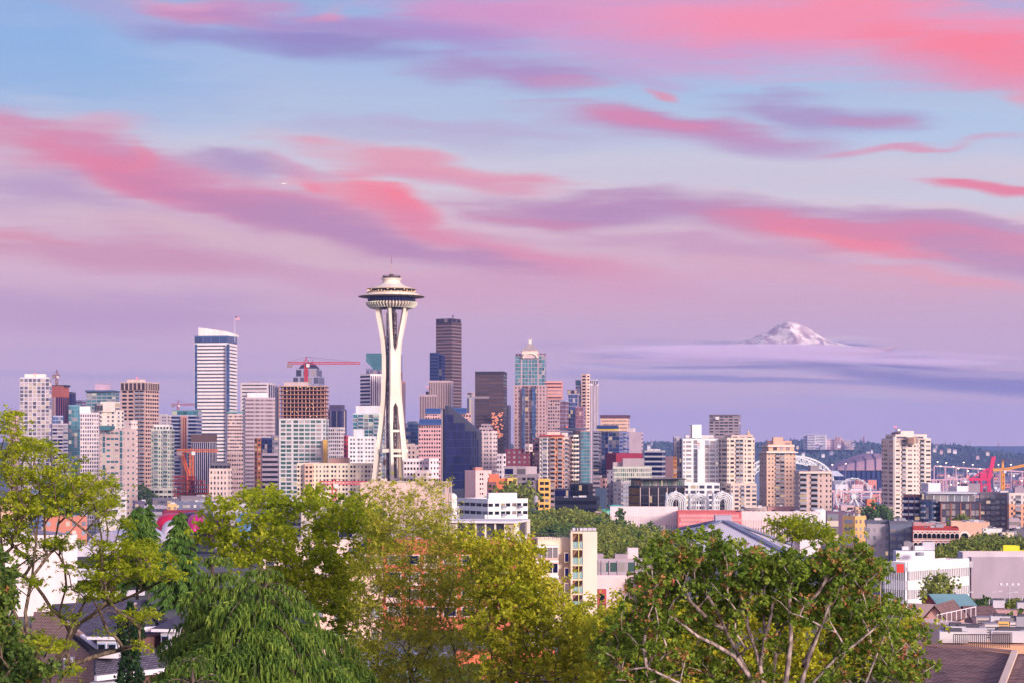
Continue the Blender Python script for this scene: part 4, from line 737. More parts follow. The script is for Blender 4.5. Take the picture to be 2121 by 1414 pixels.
# container crane
rt = empty('port_crane', (wx(2040, 3300), 3300, 0), 'tall pinkish red harbour crane with its boom raised', 'crane'); pc = wall((226,50,92)); O = Vector((wx(2040, 3300), 3300, 0)); m = MB()
def pb(x0, y0, x1, y1, w, dy=0): m.bar(P(x0, y0, 3300)-O+Vector((0, dy, 0)), P(x1, y1, 3300)-O+Vector((0, dy, 0)), w, pc)
for dy in (0, 14): pb(2036, 1040, 2031, 985, 2.6, dy); pb(2053, 1040, 2048, 975, 2.6, dy); pb(2031, 990, 2052, 990, 2.2, dy); pb(2046, 1000, 2031, 1012, 1.4, dy)
m.build('portal_leg', rt); m = MB(); pb(2048, 990, 2057, 945, 5.5); pb(2053, 990, 2061, 944, 2); m.build('raised_boom', rt); m = MB(); pb(2007, 992, 2050, 991, 4.5); pb(2012, 990, 2044, 970, 2); pb(2044, 970, 2052, 975, 3.5); pb(2028, 992, 2044, 970, 1.6); pb(2017, 1002, 2012, 990, 1.5); m.build('back_beam', rt)
m = MB(); p = P(2036, 985, 3300)-O; m.box(p.x-5, p.x+6, -3, 8, p.z-3, p.z+5, pc); m.build('machine_house', rt)

# ------------------------------------------------------------------ observation wheel
WD = 2900; wr = 37.5/F*WD; rt = empty('ferris_wheel', (wx(1768, WD), WD, 0), 'large white observation wheel on the waterfront', 'ferris wheel'); wh = wall((250,240,246)); zc = wz(1027, WD)
m = MB(); n = 48
for rr, yy in ((wr, -1.2), (wr, 1.2), (wr*.93, 0)):
    pts = [Vector((rr*math.cos(2*math.pi*i/n), yy, zc+rr*math.sin(2*math.pi*i/n))) for i in range(n)]
    for i in range(n): m.bar(pts[i], pts[(i+1) % n], .95 if rr == wr else .5, wh)
m.build('rim', rt)
m = MB()
for i in range(21):
    t = 2*math.pi*i/21; m.bar((0, -1, zc), (wr*math.cos(t), 0, zc+wr*math.sin(t)), .38, wh)
m.build('spokes', rt); m = MB(); pts = [(0, y, zc) for y in (-3, 3)]; m.bar(pts[0], pts[1], 5.5, wh, n=12); m.build('hub', rt)
for sx_ in (-1, 1):
    m = MB(); m.bar((0, -3, zc), (sx_*wr*.42, -5, zg(WD)), 1.5, wh); m.bar((0, 3, zc), (sx_*wr*.42, 5, zg(WD)), 1.5, wh); m.build('support_leg', rt)
for i in range(21):
    t = 2*math.pi*(i+.5)/21; m = MB(); m.lathe([(.1, -1.6), (1.1, -1.3), (1.2, 0), (.9, .8), (.1, 1)], wall((226,224,236)), n=8); o_ = m.build('gondola', rt); o_.location = (wr*1.02*math.cos(t), 0, zc+wr*1.02*math.sin(t))
# ------------------------------------------------------------------ stadiums
SD = 3500; rt = empty('arched_stadium', (wx(1650, SD), SD, 0), 'stadium under a big white lattice arch', 'stadium'); O = Vector((wx(1650, SD), SD, 0)); cx_ = wx(1640, SD)-O.x; hw = 86/F*SD
for dy, gg in ((0, 0), (95, 1)):
    m = MB(); n = 40; q0 = [Vector((cx_+hw*math.cos(math.pi*i/n), dy, wz(995, SD)+(995-943)/F*SD*math.sin(math.pi*i/n))) for i in range(n+1)]; q1 = [Vector((cx_+hw*.95*math.cos(math.pi*i/n), dy, wz(995, SD)+(995-957)/F*SD*math.sin(math.pi*i/n))) for i in range(n+1)]
    for i in range(n): m.bar(q0[i], q0[i+1], 2.6, wh); m.bar(q1[i], q1[i+1], 1.4, wh); m.bar(q0[i], q1[i+1] if i % 2 else q1[i], .9, wh); m.bar(q0[i+1], q1[i], .9, wh)
    m.build('roof_arch', rt)
m = MB(); m.box(cx_-hw, cx_+hw, 5, 90, -29, wz(972, SD), wall((110,120,150))); m.build('stand', rt)
m = MB(); m.prism([(cx_+hw*.7, -5), (cx_+hw*1.25, -5), (cx_+hw*1.25, 60), (cx_+hw*.7, 60)], wz(985, SD), wz(974, SD), wall((200,200,214)), top=[(cx_+hw*.6, 0), (cx_+hw*1.1, 0), (cx_+hw*1.1, 50), (cx_+hw*.6, 50)]); m.build('canopy_roof', rt)
SD = 3700; rt = empty('domed_stadium', (wx(1835, SD), SD, 0), 'wide stadium with a mauve ribbed roof over dark blue trusses', 'stadium'); m = MB(); hw = 100/F*SD; n = 24; ro = wall((190,150,158)); vs = []
for i in range(n+1):
    t = -1+2*i/n; x = hw*t; zt = wz(972, SD)+(972-938)/F*SD*max(0, 1-abs(t)**1.5); vs += [(x, 0, wz(973, SD)), (x*.96, 25, (wz(973, SD)+zt)/2+6), (x*.9, 80, zt), (x*.9, 200, zt)]
m.add(vs, [(i*4+j, i*4+4+j, i*4+5+j, i*4+1+j) for i in range(n) for j in range(3)], ro); m.build('roof', rt)
for k in range(9):
    i = 2+k*2.5; t = -1+2*i/n; m = MB(); x = hw*t; zt = wz(972, SD)+(972-938)/F*SD*max(0, 1-abs(t)**1.5); m.tube([(x, -1, wz(973, SD)+1), (x*.96+3, 24, (wz(973, SD)+zt)/2+7.5), (x*.92+6, 80, zt+1.5)], 1.0, wall((96,80,120)), n=4); m.build('roof_rib', rt)
m = MB(); m.box(-hw*.98, hw*.98, 6, 190, -29, wz(975, SD), wall((44,54,100))); m.build('bowl', rt)
m = MB(); nb = wall((60,72,124))
for k in range(20): x = -hw*.97+hw*1.94*k/19; m.bar((x, 0, -28), (x, 0, wz(974, SD)), 1.6, nb); m.bar((x, 0, -28), (x+hw*.1, 0, wz(974, SD)), .9, nb); m.bar((x+hw*.1 if k < 19 else x, 0, -28), (x, 0, wz(974, SD)), .9, nb)
m.build('truss_frame', rt)
# ------------------------------------------------------------------ hilltop
B('white hospital of long banded wings on the hilltop', 6250, 1664, 1710, 1712, 900, (244,232,238), 'RR.RR', '', name='hospital', g='gy', fh=5, lit=.02, ybot=930, dep=40).vol(6240, 1672, 1688, 1689, 899, (236,222,230), 'R', '', ybot=930, part='wing', g='gy', fh=5, dep=40, par=0).end()
B('pinkish hilltop apartment cluster right of the white hospital', 6300, 1712, 1745, 1750, 909, (226,190,192), 'wwwwww', 'w', name='apartment_cluster', g='gy', fh=5, ybot=930).vol(6290, 1729, 1740, 1742, 904, (214,170,170), 'ww', '', ybot=930, part='tower_block', g='gy', fh=5).vol(6280, 1748, 1766, 1769, 912, (230,196,196), 'wwwww', 'w', ybot=930, part='lower_block', g='gy', fh=5).end()
for k, (x, yt, lab) in enumerate(((1789, 903, 'tall lattice radio mast on the hilltop right of the hospital'), (2008, 910, 'thin radio mast on the ridge by the right edge, left one of two'), (2068, 915, 'thin radio mast on the ridge by the right edge, right one of two'))):
    rt = empty('radio_mast', (wx(x, 6800), 6800, 0), lab, 'radio mast', 'masts on the far ridge'); m = MB(); c = wall((150,90,110)); zt = wz(yt, 6800)
    m.bar((0, 0, 30), (0, 0, zt), 5 if k == 0 else 1.6, c, w2=2 if k == 0 else .8); m.build('mast_shaft', rt); m = MB()
    for j in range(3): z = zt-2-j*5; m.bar((-4+j*.6, 0, z), (4-j*.6, 0, z), 1.8 if k == 0 else .7, c)
    m.build('antenna_arm', rt)
q = random.Random(11); HC = [('white', (236,226,232)), ('cream', (226,206,196)), ('pinkish', (214,176,180)), ('grey', (160,154,176))]
def simple_house(name, label, cat, D, x0, x1, y0, y1, col, roofc, group, gable=True):
    z0 = wz(y1, D); zt = wz(y0, D); zw = z0+(zt-z0)*(.62 if gable else .97); X0, X1 = wx(x0, D), wx(x1, D); dp = max(8, (X1-X0)*.7); rt = empty(name, ((X0+X1)/2, D, z0), label, cat, group); w = (X1-X0)/2; h = zw-z0
    m = MB(); m.box(-w, w, 0, dp, -6, h, wall(col)); nn = max(2, int(w/4)); 
    for k in range(nn): x = -w+2*w*(k+.5)/nn; m.box(x-w/nn*.45, x+w/nn*.45, -.15, .2, h*.3, h*.75, glass('gy', .3, .2))
    m.build('wall', rt); m = MB(); rc = wall(roofc)
    if gable: m.prism([(-w-.6, -.6), (w+.6, -.6), (w+.6, dp+.6), (-w-.6, dp+.6)], h+.02, zt-z0, rc, top=[(-w-.2, dp*.45), (w+.2, dp*.45), (w+.2, dp*.55), (-w-.2, dp*.55)])
    else: m.box(-w-.3, w+.3, -.3, dp+.3, h+.02, h+.6, rc)
    m.build('roof', rt); return rt
hp = [(1692, 921), (1702, 924), (1652, 923), (1722, 935), (1664, 938), (1705, 940), (1738, 920), (1768, 917), (1798, 935), (1806, 932), (1936, 929), (1950, 933), (1966, 930), (1978, 932), (2025, 944), (1813, 941), (2046, 936), (1344, 922), (1350, 915), (1940, 921)]
spot = ['below the hospital, nearest its left end', 'below the middle of the hospital', 'at the left foot of the hospital hill', 'halfway down the slope under the hospital', 'directly above the white stadium arch', 'above the right shoulder of the white arch', 'under the pink hilltop cluster', 'below the right end of the pink cluster', 'left of the octagonal tower, upper of three', 'touching the left side of the octagonal tower', 'just right of the octagonal tower, lowest on the slope', 'second out from the octagonal tower', 'third out from the octagonal tower', 'fourth out from the octagonal tower', 'on the open slope above the harbour crane', 'left of the octagonal tower, lowest of three', 'high on the ridge above the yellow crane', 'in the gap left of the white ribbed tower, lower one', 'in the gap left of the white ribbed tower, upper one', 'on the ridge just right of the octagonal tower roof']
for (x, y), sp in zip(hp, spot):
    nm, c = q.choice(HC); w = q.uniform(4, 9); D = 6000; 
    if y < 925: D = 6250
    simple_house('hill_house', '%s house %s' % (nm, sp), 'house', D, x-w/2, x+w/2, y-3, y+2.5, c, q.choice(((130,100,110), (150,130,150), (90,84,110))), 'houses among the trees on the far hill')
# elevated road over the port and yards
for (lab, xa, xb, ya, yb, D, w) in (('long elevated viaduct crossing the harbour flats behind the cranes', 1935, 2140, 964, 977, 4300, 2.4), ('lower pale viaduct behind the observation wheel', 1690, 1860, 1016, 1018, 3100, 2.6), ('elevated ramp left of the harbour crane', 1925, 1990, 993, 991, 3600, 2)):
    rt = empty('viaduct', (wx(xa, D), D, 0), lab, 'viaduct', 'elevated roads by the harbour'); m = MB(); O = Vector((wx(xa, D), D, 0)); c = wall((226,180,186)); m.bar(P(xa, ya, D)-O, P(xb, yb, D)-O, w, c, h=w*1.2); m.build('deck', rt)
    n = 9
    for k in range(n+1): t = k/n; p = P(xa+(xb-xa)*t, ya+(yb-ya)*t, D)-O; m = MB(); m.box(p.x-1, p.x+1, 0, 3, zg(D), p.z-1, c); m.build('pier', rt)
# harbour sheds and lamps
q = random.Random(21); used = set()
PC = [('pale pink', (226,186,190)), ('white', (240,230,236)), ('brick red', (170,90,90)), ('slate blue', (90,100,140)), ('dusty mauve', (150,120,144)), ('tan', (206,160,146)), ('grey', (150,146,164)), ('salmon', (226,140,120))]
def between(x, marks):
    m = sorted(marks, key=lambda t: abs(t[0]-x)); return m[0][1], ('left of' if x < m[0][0] else 'right of')
MK = [(1735, 'the big wheel'), (1800, 'the wheel hub'), (1960, 'the octagonal tower'), (1990, 'the elevated ramp'), (2020, 'the harbour crane'), (2060, 'the crane boom'), (2077, 'the yellow crane mast'), (2110, 'the right edge of the harbour')]
band = [(978, 5900), (985, 5600), (993, 5300), (1000, 5000), (1008, 4600), (1017, 4150), (1027, 3700), (1037, 3350), (1048, 3020), (1060, 2800)]
bn = ['highest under the hill', 'second row under the hill', 'third row under the hill', 'fourth row under the hill', 'back of the yards', 'middle of the yards', 'behind the wheel', 'level with the wheel hub', 'below the wheel hub', 'nearest harbour row']
k = 0
for bi, (y, D) in enumerate(band):
    x = 1725+q.uniform(0, 8)
    while x < 2118:
        if bi == 9 and x < 1812: x = 1812
        w = q.uniform(10, 30)*(5200/D)**.25; h = q.uniform(3, 8)*(3800/D)**.6
        if not (1828 < x+w/2 < 1928) and not (bi > 6 and 1870 < x < 2118) and not (bi < 3 and x < 1932):
            nm, c = q.choice(PC); mk, side = between(x+w/2, MK); kd = 'shed' if q.random() < .6 else 'warehouse'; wn = 'wide' if w > 24 else 'small' if w < 15 else 'long'
            lab = '%s %s %s %s, %s %s' % (wn, nm, kd, bn[bi], side, mk.replace('the right edge of the harbour', 'the harbour edge'))
            D_ = (D if x > 1825 or bi > 6 else 3620-bi*40)+q.uniform(-40, 40); gz = zg(D_) if D_ < 5210 else hillz(wx(x, D_), D_)-1
            if lab not in used:
                used.add(lab); simple_house(kd, lab, kd, D_, x, x+w, y-h*.9-2, HY+(EYE-gz)/D_*F, c, q.choice(((214,204,214), (140,130,150), (180,160,176), (110,104,130))), 'sheds and warehouses on the harbour flats', gable=q.random() < .35)
        x += w+q.uniform(2, 14)
q = random.Random(5)
LM = [(x, y) for x, y in ((1942, 956), (1948, 965), (1960, 958), (1975, 966), (1985, 970), (1996, 957), (2005, 975), (2015, 962), (2030, 970), (2068, 962), (2094, 962), (1752, 960), (1724, 962), (2100, 985), (2116, 995), (1965, 985), (1985, 1000), (1970, 1003), (2000, 997), (2062, 1010))]
LMN = ['highest by the octagonal tower', 'second right of the octagonal tower', 'third right of the octagonal tower', 'fourth right of the octagonal tower', 'above the left end of the ramp', 'tall one left of the harbour crane', 'above the crane back beam', 'left of the raised boom', 'behind the raised boom', 'between the boom and the yellow crane', 'over the yellow crane jib', 'above the wheel beside the domed roof', 'between the arch and the domed roof', 'under the yellow crane jib', 'at the far right edge', 'over the elevated ramp', 'by the loft building roof', 'above the roof garden of the lofts', 'left of the crane legs', 'right of the crane legs']
for (x, y), nm in zip(LM, LMN):
    D = 3400; rt = empty('light_mast', (wx(x, D), D, 0), 'harbour light mast, %s' % nm, 'street light', 'light masts over the harbour'); m = MB(); z = wz(y, D); m.bar((0, 0, zg(D)), (0, 0, z), .5, wall((170,160,180))); m.build('pole', rt); m = MB(); m.box(-1.2, 1.2, -.5, .5, z, z+1, emit((255,226,190), 5)); m.build('lamp', rt)

# ------------------------------------------------------------------ science pavilion arches
AD = 1040
for k, (xa, xb, D, lab) in enumerate(((1380, 1419, AD, 'leftmost white pointed openwork arch by the pyramid roof'), (1428, 1466, AD+22, 'middle white pointed openwork arch by the pyramid roof'), (1477, 1515, AD+6, 'rightmost white pointed openwork arch by the pyramid roof'))):
    xm = (xa+xb)/2; rt = empty('openwork_arch', (wx(xm, D), D, 0), lab, 'arch', 'white openwork arches'); hw = (xb-xa)/2/F*D; zt = wz(1018 if k != 1 else 1021, D); zsp = wz(1032, D); c = wall((250,238,240))
    for fx, fy, tx, ty in ((0, -1, 1, 0), (0, 1, 1, 0), (-1, 0, 0, 1), (1, 0, 0, 1)):   # four faces; each side of a face carries slender ribs that meet at the point
        for sd in (-1, 1):
            m = MB()
            for i in range(4):
                u0 = hw*(1-.19*i); zt2 = zt-(.3+i*1.0); zs_ = zsp-1.2-i*.5; pts = []
                pts.append((u0, 0)); pts.append((u0, zs_*.6)); pts.append((u0, zs_))
                for t in (.2, .4, .6, .8, 1): pts.append((u0*(1-t**1.5), zs_+(zt2-zs_)*math.sin(t*math.pi/2)**.9))
                m.tube([Vector((fx*hw*.98+tx*sd*u, fy*hw*.98+ty*sd*u, z)) if z <= zsp or True else 0 for u, z in pts], .28 if i else .36, c, n=4)
            m.build('arch_rib', rt)
    m = MB()
    for gx, gy in ((-1, -1), (1, -1), (1, 1), (-1, 1)): m.bar((gx*hw, gy*hw, zsp), (0, 0, zt+.6), .4, c); m.bar((gx*hw, gy*hw, zsp), (gx*hw*-1, gy*hw, zsp+.1), .12, c)
    m.build('pointed_crown', rt)
# ------------------------------------------------------------------ pyramid roofed arena and the low blocks round it
AR = 800; rt = empty('arena', (wx(1500, AR), AR, 0), 'arena with a low white pyramid roof and grey ridge strips', 'arena'); O = Vector((wx(1500, AR), AR+55, 0)); ap = P(1497, 1078, AR+55)-Vector((wx(1500, AR), AR, 0)); hwx = 42; zr = wz(1172, AR-10)
cor = [Vector((wx(1300, AR-30)-wx(1500, AR), -18, wz(1168, AR-30))), Vector((wx(1672, AR-30)-wx(1500, AR), -18, wz(1168, AR-30))), Vector((44, 118, wz(1168, AR-30))), Vector((-44, 118, wz(1168, AR-30)))]
m, t_, b_ = newmat('ribbed_white_roof'); te = t_.nodes.new('ShaderNodeTexCoord'); wv = t_.nodes.new('ShaderNodeTexWave'); wv.inputs['Scale'].default_value = .35; wv.bands_direction = 'X'; t_.links.new(te.outputs['Object'], wv.inputs['Vector']); rp = t_.nodes.new('ShaderNodeValToRGB'); rp.color_ramp.elements[0].position = .0; rp.color_ramp.elements[0].color = (.5, .42, .5, 1); rp.color_ramp.elements[1].position = .12; rp.color_ramp.elements[1].color = (.82, .74, .76, 1)
t_.links.new(wv.outputs['Fac'], rp.inputs[0]); t_.links.new(rp.outputs[0], b_.inputs['Base Color']); b_.inputs['Roughness'].default_value = .5; RW = m
m = MB(); m.add(cor+[ap], [(0, 1, 4), (1, 2, 4), (2, 3, 4), (3, 0, 4)], RW); m.build('roof', rt)
for i in range(4):
    m = MB(); m.bar(cor[i]+Vector((0, 0, .5)), ap+Vector((0, 0, .6)), 2.8, wall((130,132,156)), h=.8); m.build('ridge_strip', rt)
m = MB(); m.prism([(c.x*.93, c.y) for c in cor], 0, cor[0].z-.2, wall((190,160,170))); m.build('wall', rt)
m = MB(); m.prism([(ap.x-3.5, ap.y-3), (ap.x+3.5, ap.y-3), (ap.x+3.5, ap.y+3), (ap.x-3.5, ap.y+3)], ap.z-1.5, ap.z+2.5, wall((180,170,185))); m.build('roof_cap', rt)
b = B('coral exhibition hall with rows of pale circles on its wall', 960, 1402, 1404, 1536, 1063, (214,106,106), '', '', name='exhibition_hall'); o, Ld, Rd, a_, b_, z0, z1, nf = b.info; m = MB(); c = wall((232,160,160)); n_ = -Ld; 
for i in range(17):
    for j in range(3):
        p = o+Rd*(b_*(i+.8+.5*(j % 2))/18)+n_*.12; zc = z1-1-1.95*j; pts = [(p+Rd*.95*math.cos(t*.628), zc+.95*math.sin(t*.628)) for t in range(10)]; m.add([(a.x, a.y, z) for a, z in pts], [tuple(range(10))], c)
m.build('painted_circles', b.root); b.end()
m = MB()
b = B('long white ribbed exhibition wall left of the coral hall', 985, 1262, 1264, 1404, 1067, (236,216,216), '', 'S|'*28, name='exhibition_hall', g='wt', fh=30, band=.1); b.units(3, 5); b.end()  # thin darker strips paint the shade between ribs; not windows
b = B('long white ribbed exhibition wall right of the arena peak', 985, 1534, 1536, 1700, 1075, (238,216,214), '', 'S|'*30, name='exhibition_hall', g='wt', fh=30, band=.1); b.units(7, 6, 1.5); b.end()  # rib gaps again darkened by strips as painted shade, not windows
B('smooth white block with a slanted right end behind the maple crown', 930, 1655, 1657, 1700, 1067, (244,228,228), '', '', name='exhibition_hall').end()
def dome(label, D, x, y, r, col=(246,232,228), drum=14):
    rt = empty('dome', (wx(x, D), D, 0), label, 'dome', 'white roof domes'); m = MB(); R0 = r/F*D; zc = wz(y, D)
    m.lathe([(R0*math.cos(a), zc+R0*math.sin(a)) for a in [i*math.pi/2/7 for i in range(8)]], wall(col, rough=.5), n=24); m.build('dome_shell', rt, True); m = MB(); m.lathe([(R0*.98, zc-drum), (R0*.98, zc-.02)], wall(col), n=24); m.build('drum', rt)
dome('white roof dome above the ribbed wall, leftmost', 990, 1650, 1067, 11); dome('white roof dome above the smooth white block, middle one', 1000, 1692, 1065, 12); dome('white roof dome partly behind the middle dome', 1030, 1702, 1061, 9)
dome('white ball shaped dome on the roof edge right of the stage building', 880, 937, 1030, 10)
b = B('cream low block with roof planting at the foot of the cream apartment tower', 1250, 1540, 1545, 1650, 1054, (232,206,192), 'w', 'wwwwwwwwww', g='dk', fh=3.4).units(4, 2); b.end()
b = B('coral pink terrace block at the foot of the peach hotel tower', 1200, 1588, 1590, 1646, 1052, (216,160,150), '', '.w.w.w', g='dk', fh=3.5); b.end()
b = B('green copper roofed hall with stepped hips above the park', 1030, 1245, 1250, 1317, 1063, (150,200,184), '', 'ww.ww.ww', name='hall', g='gy', fh=4); m = MB(); D0 = 1040; tc_ = wall((110,206,180))
for xa, xb, ya, yb in ((1247, 1278, 1062, 1053), (1264, 1290, 1056, 1045), (1284, 1294, 1056, 1050), (1276, 1316, 1064, 1058)):
    c0 = (wx(xa, D0), wx(xb, D0)); m.prism([(c0[0], D0), (c0[1], D0), (c0[1], D0+14), (c0[0], D0+14)], wz(ya+5, D0), wz(yb+3, D0), tc_, top=[(c0[0]+.5, D0+.5), (c0[1]-.5, D0+.5), (c0[1]-.5, D0+13), (c0[0]+.5, D0+13)]); m.prism([(c0[0]-.5, D0-.5), (c0[1]+.5, D0-.5), (c0[1]+.5, D0+14.5), (c0[0]-.5, D0+14.5)], wz(yb+3, D0)+.02, wz(yb, D0), tc_, top=[(c0[0]+2, D0+5), (c0[1]-2, D0+5), (c0[1]-2, D0+9), (c0[0]+2, D0+9)])
b.add(m, 'copper_roof'); b.end()
B('small grey pavilion with a pyramid roof left of the green copper roof', 1000, 1231, 1233, 1246, 1058, (190,160,160), '', 'w', name='pavilion', g='gy').end()
# white oval office
b = B('white three storey office with dark green windows and an angled corner', 900, 949, 1011, 1093, 1037, (240,232,232), 'WWWWW', 'W.W.BW.WB.W', name='office_building', g='dk', fh=3.7, hf=.42, phi=60, lit=.1, curt=.15, bandc=(246,238,238), band=.15); b.vol(905, 1008, 1012, 1071, 1020, (236,226,228), '', '', ybot=1037, part='penthouse', dep=12, phi=75); b.vol(902, 925, 950, 952, 1052, (232,224,226), 'W.W', '', part='wing', g='dk', fh=3.7, phi=20); b.units(5, 8); b.end()
dome('satellite dish dome on the corner of the white three storey office', 895, 1110, 1030, 5, (170,160,165), drum=2)
dome('small white satellite dome in front of the white three storey office', 700, 1006, 1068, 3.5)
# stage building behind the feathery tree
b = B('windowless beige stage building rising behind the feathery tree', 780, 746, 915, 936, 1003, (228,196,182), '', 'n.n', name='stage_building', g='wt', fh=5, dep=30); b.vol(770, 700, 900, 915, 1090, (190,176,182), 'W.W.W.W.W.', 'w', part='lower_wing', g='nv', fh=6); b.vol(792, 788, 800, 802, 990, (236,206,190), ybot=1003, part='roof_room'); b.vol(795, 812, 840, 842, 997, (120,140,90), ybot=1003, part='roof_garden', par=0); b.end()
# museum blobs
def blob(name, par, D, x0, x1, y0, y1, col, met=.5, seed=0, dep=18):
    q = random.Random(seed); m = MB(); n, k = 14, 9; vs = []
    for j in range(k+1):
        z = wz(y1, D)+(wz(y0, D)-wz(y1, D))*math.sin(j/k*math.pi/2); sh = math.cos(j/k*math.pi/2)**.55 if j < k else .15
        for i in range(n): t = 2*math.pi*i/n; w_ = 1+.10*math.sin(3*t+seed)+.05*math.sin(5*t+j*.3); vs.append((wx((x0+x1)/2, D)+(x1-x0)/2/F*D*math.cos(t)*sh*w_-par.location.x, D+dep+dep*math.sin(t)*sh*w_-par.location.y, z))
    m.add(vs, [(j*n+i, j*n+(i+1) % n, (j+1)*n+(i+1) % n, (j+1)*n+i) for j in range(k) for i in range(n)]+[tuple(k*n+i for i in range(n))], wall(col, rough=.3, metal=met, var=.1)); m.build(name, par, True)
rt = empty('museum', (wx(400, 980), 980, 0), 'swooping metal museum in magenta, silver and sky blue', 'museum')
blob('silver_shell', rt, 960, 318, 384, 1078, 1125, (236,220,224), .3, 1); blob('crimson_shell', rt, 985, 312, 372, 1064, 1100, (222,30,72), .3, 2); blob('purple_shell', rt, 990, 352, 420, 1062, 1120, (90,20,60), .5, 3); blob('magenta_shell', rt, 965, 380, 412, 1066, 1100, (226,20,130), .3, 4); blob('magenta_shell', rt, 970, 412, 470, 1068, 1120, (90,30,60), .4, 5); blob('sky_blue_shell', rt, 940, 470, 546, 1062, 1125, (150,205,232), .5, 6)
b = B('dark red flat roofed wing behind the crimson museum shell', 1010, 336, 338, 410, 1061, (130,40,66), '', 'R', name='museum_wing', g='br', fh=8); b.end()
# big pale foreground hall and blue tent roof on the left
b = B('huge pale blank hall behind the left hand branches', 420, -120, 4, 160, 1118, (232,214,214), '', '', name='sports_hall', phi=75, dep=70, roof=(170,160,172)); b.units(4, 3); b.end()
b = B('low blue grey roofed hall beyond the pale blank hall', 520, 120, 150, 300, 1140, (200,192,204), '', 'R', name='hall', g='gy', fh=6, phi=70, roof=(130,140,176)); b.units(6, 13); b.end()
rt = empty('barrel_roof_hall', (wx(222, 640), 640, 0), 'hall with a silver barrel vault roof between the branches', 'hall'); m = MB(); n = 12; hw = 42/F*640; vs = []
for i in range(n+1): a = math.pi*i/n; vs += [(hw*math.cos(a), 0, wz(1130, 640)+hw*.72*math.sin(a)), (hw*math.cos(a)*.9+6, 40, wz(1130, 640)+hw*.72*math.sin(a))]
m.add(vs, [(i*2, i*2+1, i*2+3, i*2+2) for i in range(n)], wall((206,200,216), rough=.4, metal=.3)); m.add([vs[2*i] for i in range(n+1)], [tuple(range(n+1))], wall((170,160,184))); m.build('barrel_roof', rt); m = MB(); m.box(-hw, hw, .3, 40, 0, wz(1130, 640)-.05, wall((190,176,190))); m.build('wall', rt)
# rows of flats below the towers, left
FL = [('row of dark grey flats with white framed bays', 1230, 314, 316, 372, 1034, (104,98,114), '', 'WnWnWWn'), ('blue grey flats with a stepped roof', 1120, 362, 364, 452, 1042, (110,112,134), '', 'w.W.w.W.ww'), ('ochre fronted corner flats', 1100, 345, 347, 366, 1046, (222,176,120), '', 'w.w'), ('slate flats with white window frames beneath the orange crane', 1240, 372, 374, 440, 1030, (128,116,128), '', 'WW.WW.W'), ('pinkish grey flats left of the ochre corner', 1090, 296, 298, 346, 1050, (160,150,166), '', 'RR'),
 ('low brown red brick block above the pale blank hall', 700, 92, 94, 180, 1075, (206,130,110), '', 'w.w.ww.w'), ('blue glazed low block behind the left branches', 1150, 60, 62, 86, 1018, (90,110,160), '', 'WW'), ('lit cream low block behind the left branches', 1100, 20, 24, 58, 1030, (226,190,150), 'w', 'www'), ('green roofed tan block at the left edge', 900, -10, -8, 36, 1046, (220,180,150), '', 'w.w.w'), ('white lattice fronted garage between the branches', 820, 205, 207, 250, 1072, (214,204,206), '', 'WW.WW'), ('dark purple block behind the small conifers', 1120, 276, 278, 300, 1040, (90,80,110), '', 'ww'), ('white trimmed terrace flats over the museum', 1080, 440, 442, 530, 1046, (190,182,190), '', 'W.w.W.w.W'), ('pale banded block over the yellow green tree', 1010, 548, 550, 640, 1040, (226,216,220), '', 'R'), ('long low beige block beneath the long cream apartments', 980, 622, 624, 748, 1046, (214,194,184), '', 'w.w.w.w.w.w'), ('charcoal flat roofed block behind the yellow green tree', 900, 520, 522, 600, 1060, (90,88,100), '', 'G.G'), ('white windowed annex left of the stage building', 860, 650, 652, 738, 1072, (206,196,196), '', 'W.W.W'), ('white topped block behind the first conifer', 1250, 230, 232, 262, 1020, (214,206,206), '', 'ww'), ('narrow grey block left of the tall pink slab', 1300, 196, 198, 214, 1030, (150,146,160), '', 'w')]
for i, (lab, D, x0, xc, x1, yt, c, L, Rr) in enumerate(FL):
    b = B(lab, D, x0, xc, x1, yt, c, L, Rr, name='low_rise_block', g='wt' if i % 2 else 'gy', fh=3.2, lit=.12, curt=.4); b.units(4, i+30, 1.6); b.end()
# right hand mid distance blocks
FR = [('ochre fronted flats with a grey side and flat roof', 830, 1745, 1771, 1794, 1072, (226,178,116), 'w', 'w.w.w', dict(phi=40)), ('grey flats with a charcoal top storey', 800, 1793, 1795, 1841, 1089, (176,164,172), '', 'w.w.w.w', {}), ('blue grey corner flats right of the light grey flats', 795, 1841, 1843, 1889, 1090, (112,118,140), '', 'W.W.W', {}), ('purple brown block above the ochre flats', 960, 1710, 1712, 1772, 1062, (120,96,118), '', 'G.G', {}), ('salmon cube building under the observation wheel', 1500, 1792, 1796, 1814, 1035, (222,128,92), '', '.', {}), ('tan block with a bay between the wheel and the octagonal tower', 1350, 1768, 1772, 1806, 1052, (232,186,150), '', 'w.W.w', {}), ('pale pink terrace house block below the big wheel', 1400, 1738, 1742, 1770, 1048, (214,180,184), '', '.w', {}),
 ('long peach wall behind the red brick arcade', 900, 1968, 1970, 2050, 1084, (236,190,164), '', '.', {}), ('white gabled villa block at the right', 850, 2034, 2036, 2075, 1098, (244,232,226), '', 'w.w.w', {}), ('cream house with stair gables left of the right edge trees', 840, 2072, 2076, 2100, 1106, (240,214,196), '', 'w.w', {}), ('charcoal roofed block with dormers at the right edge', 860, 2096, 2100, 2140, 1098, (110,104,120), '', 'W.W', {}), ('low salmon shed row at the foot of the brick lofts', 960, 1890, 1892, 1960, 1086, (200,150,150), '', 'w.w.w.w', {}), ('pink grey block right of the lofts base', 980, 2088, 2090, 2112, 1076, (190,168,176), '', 'R', {})]
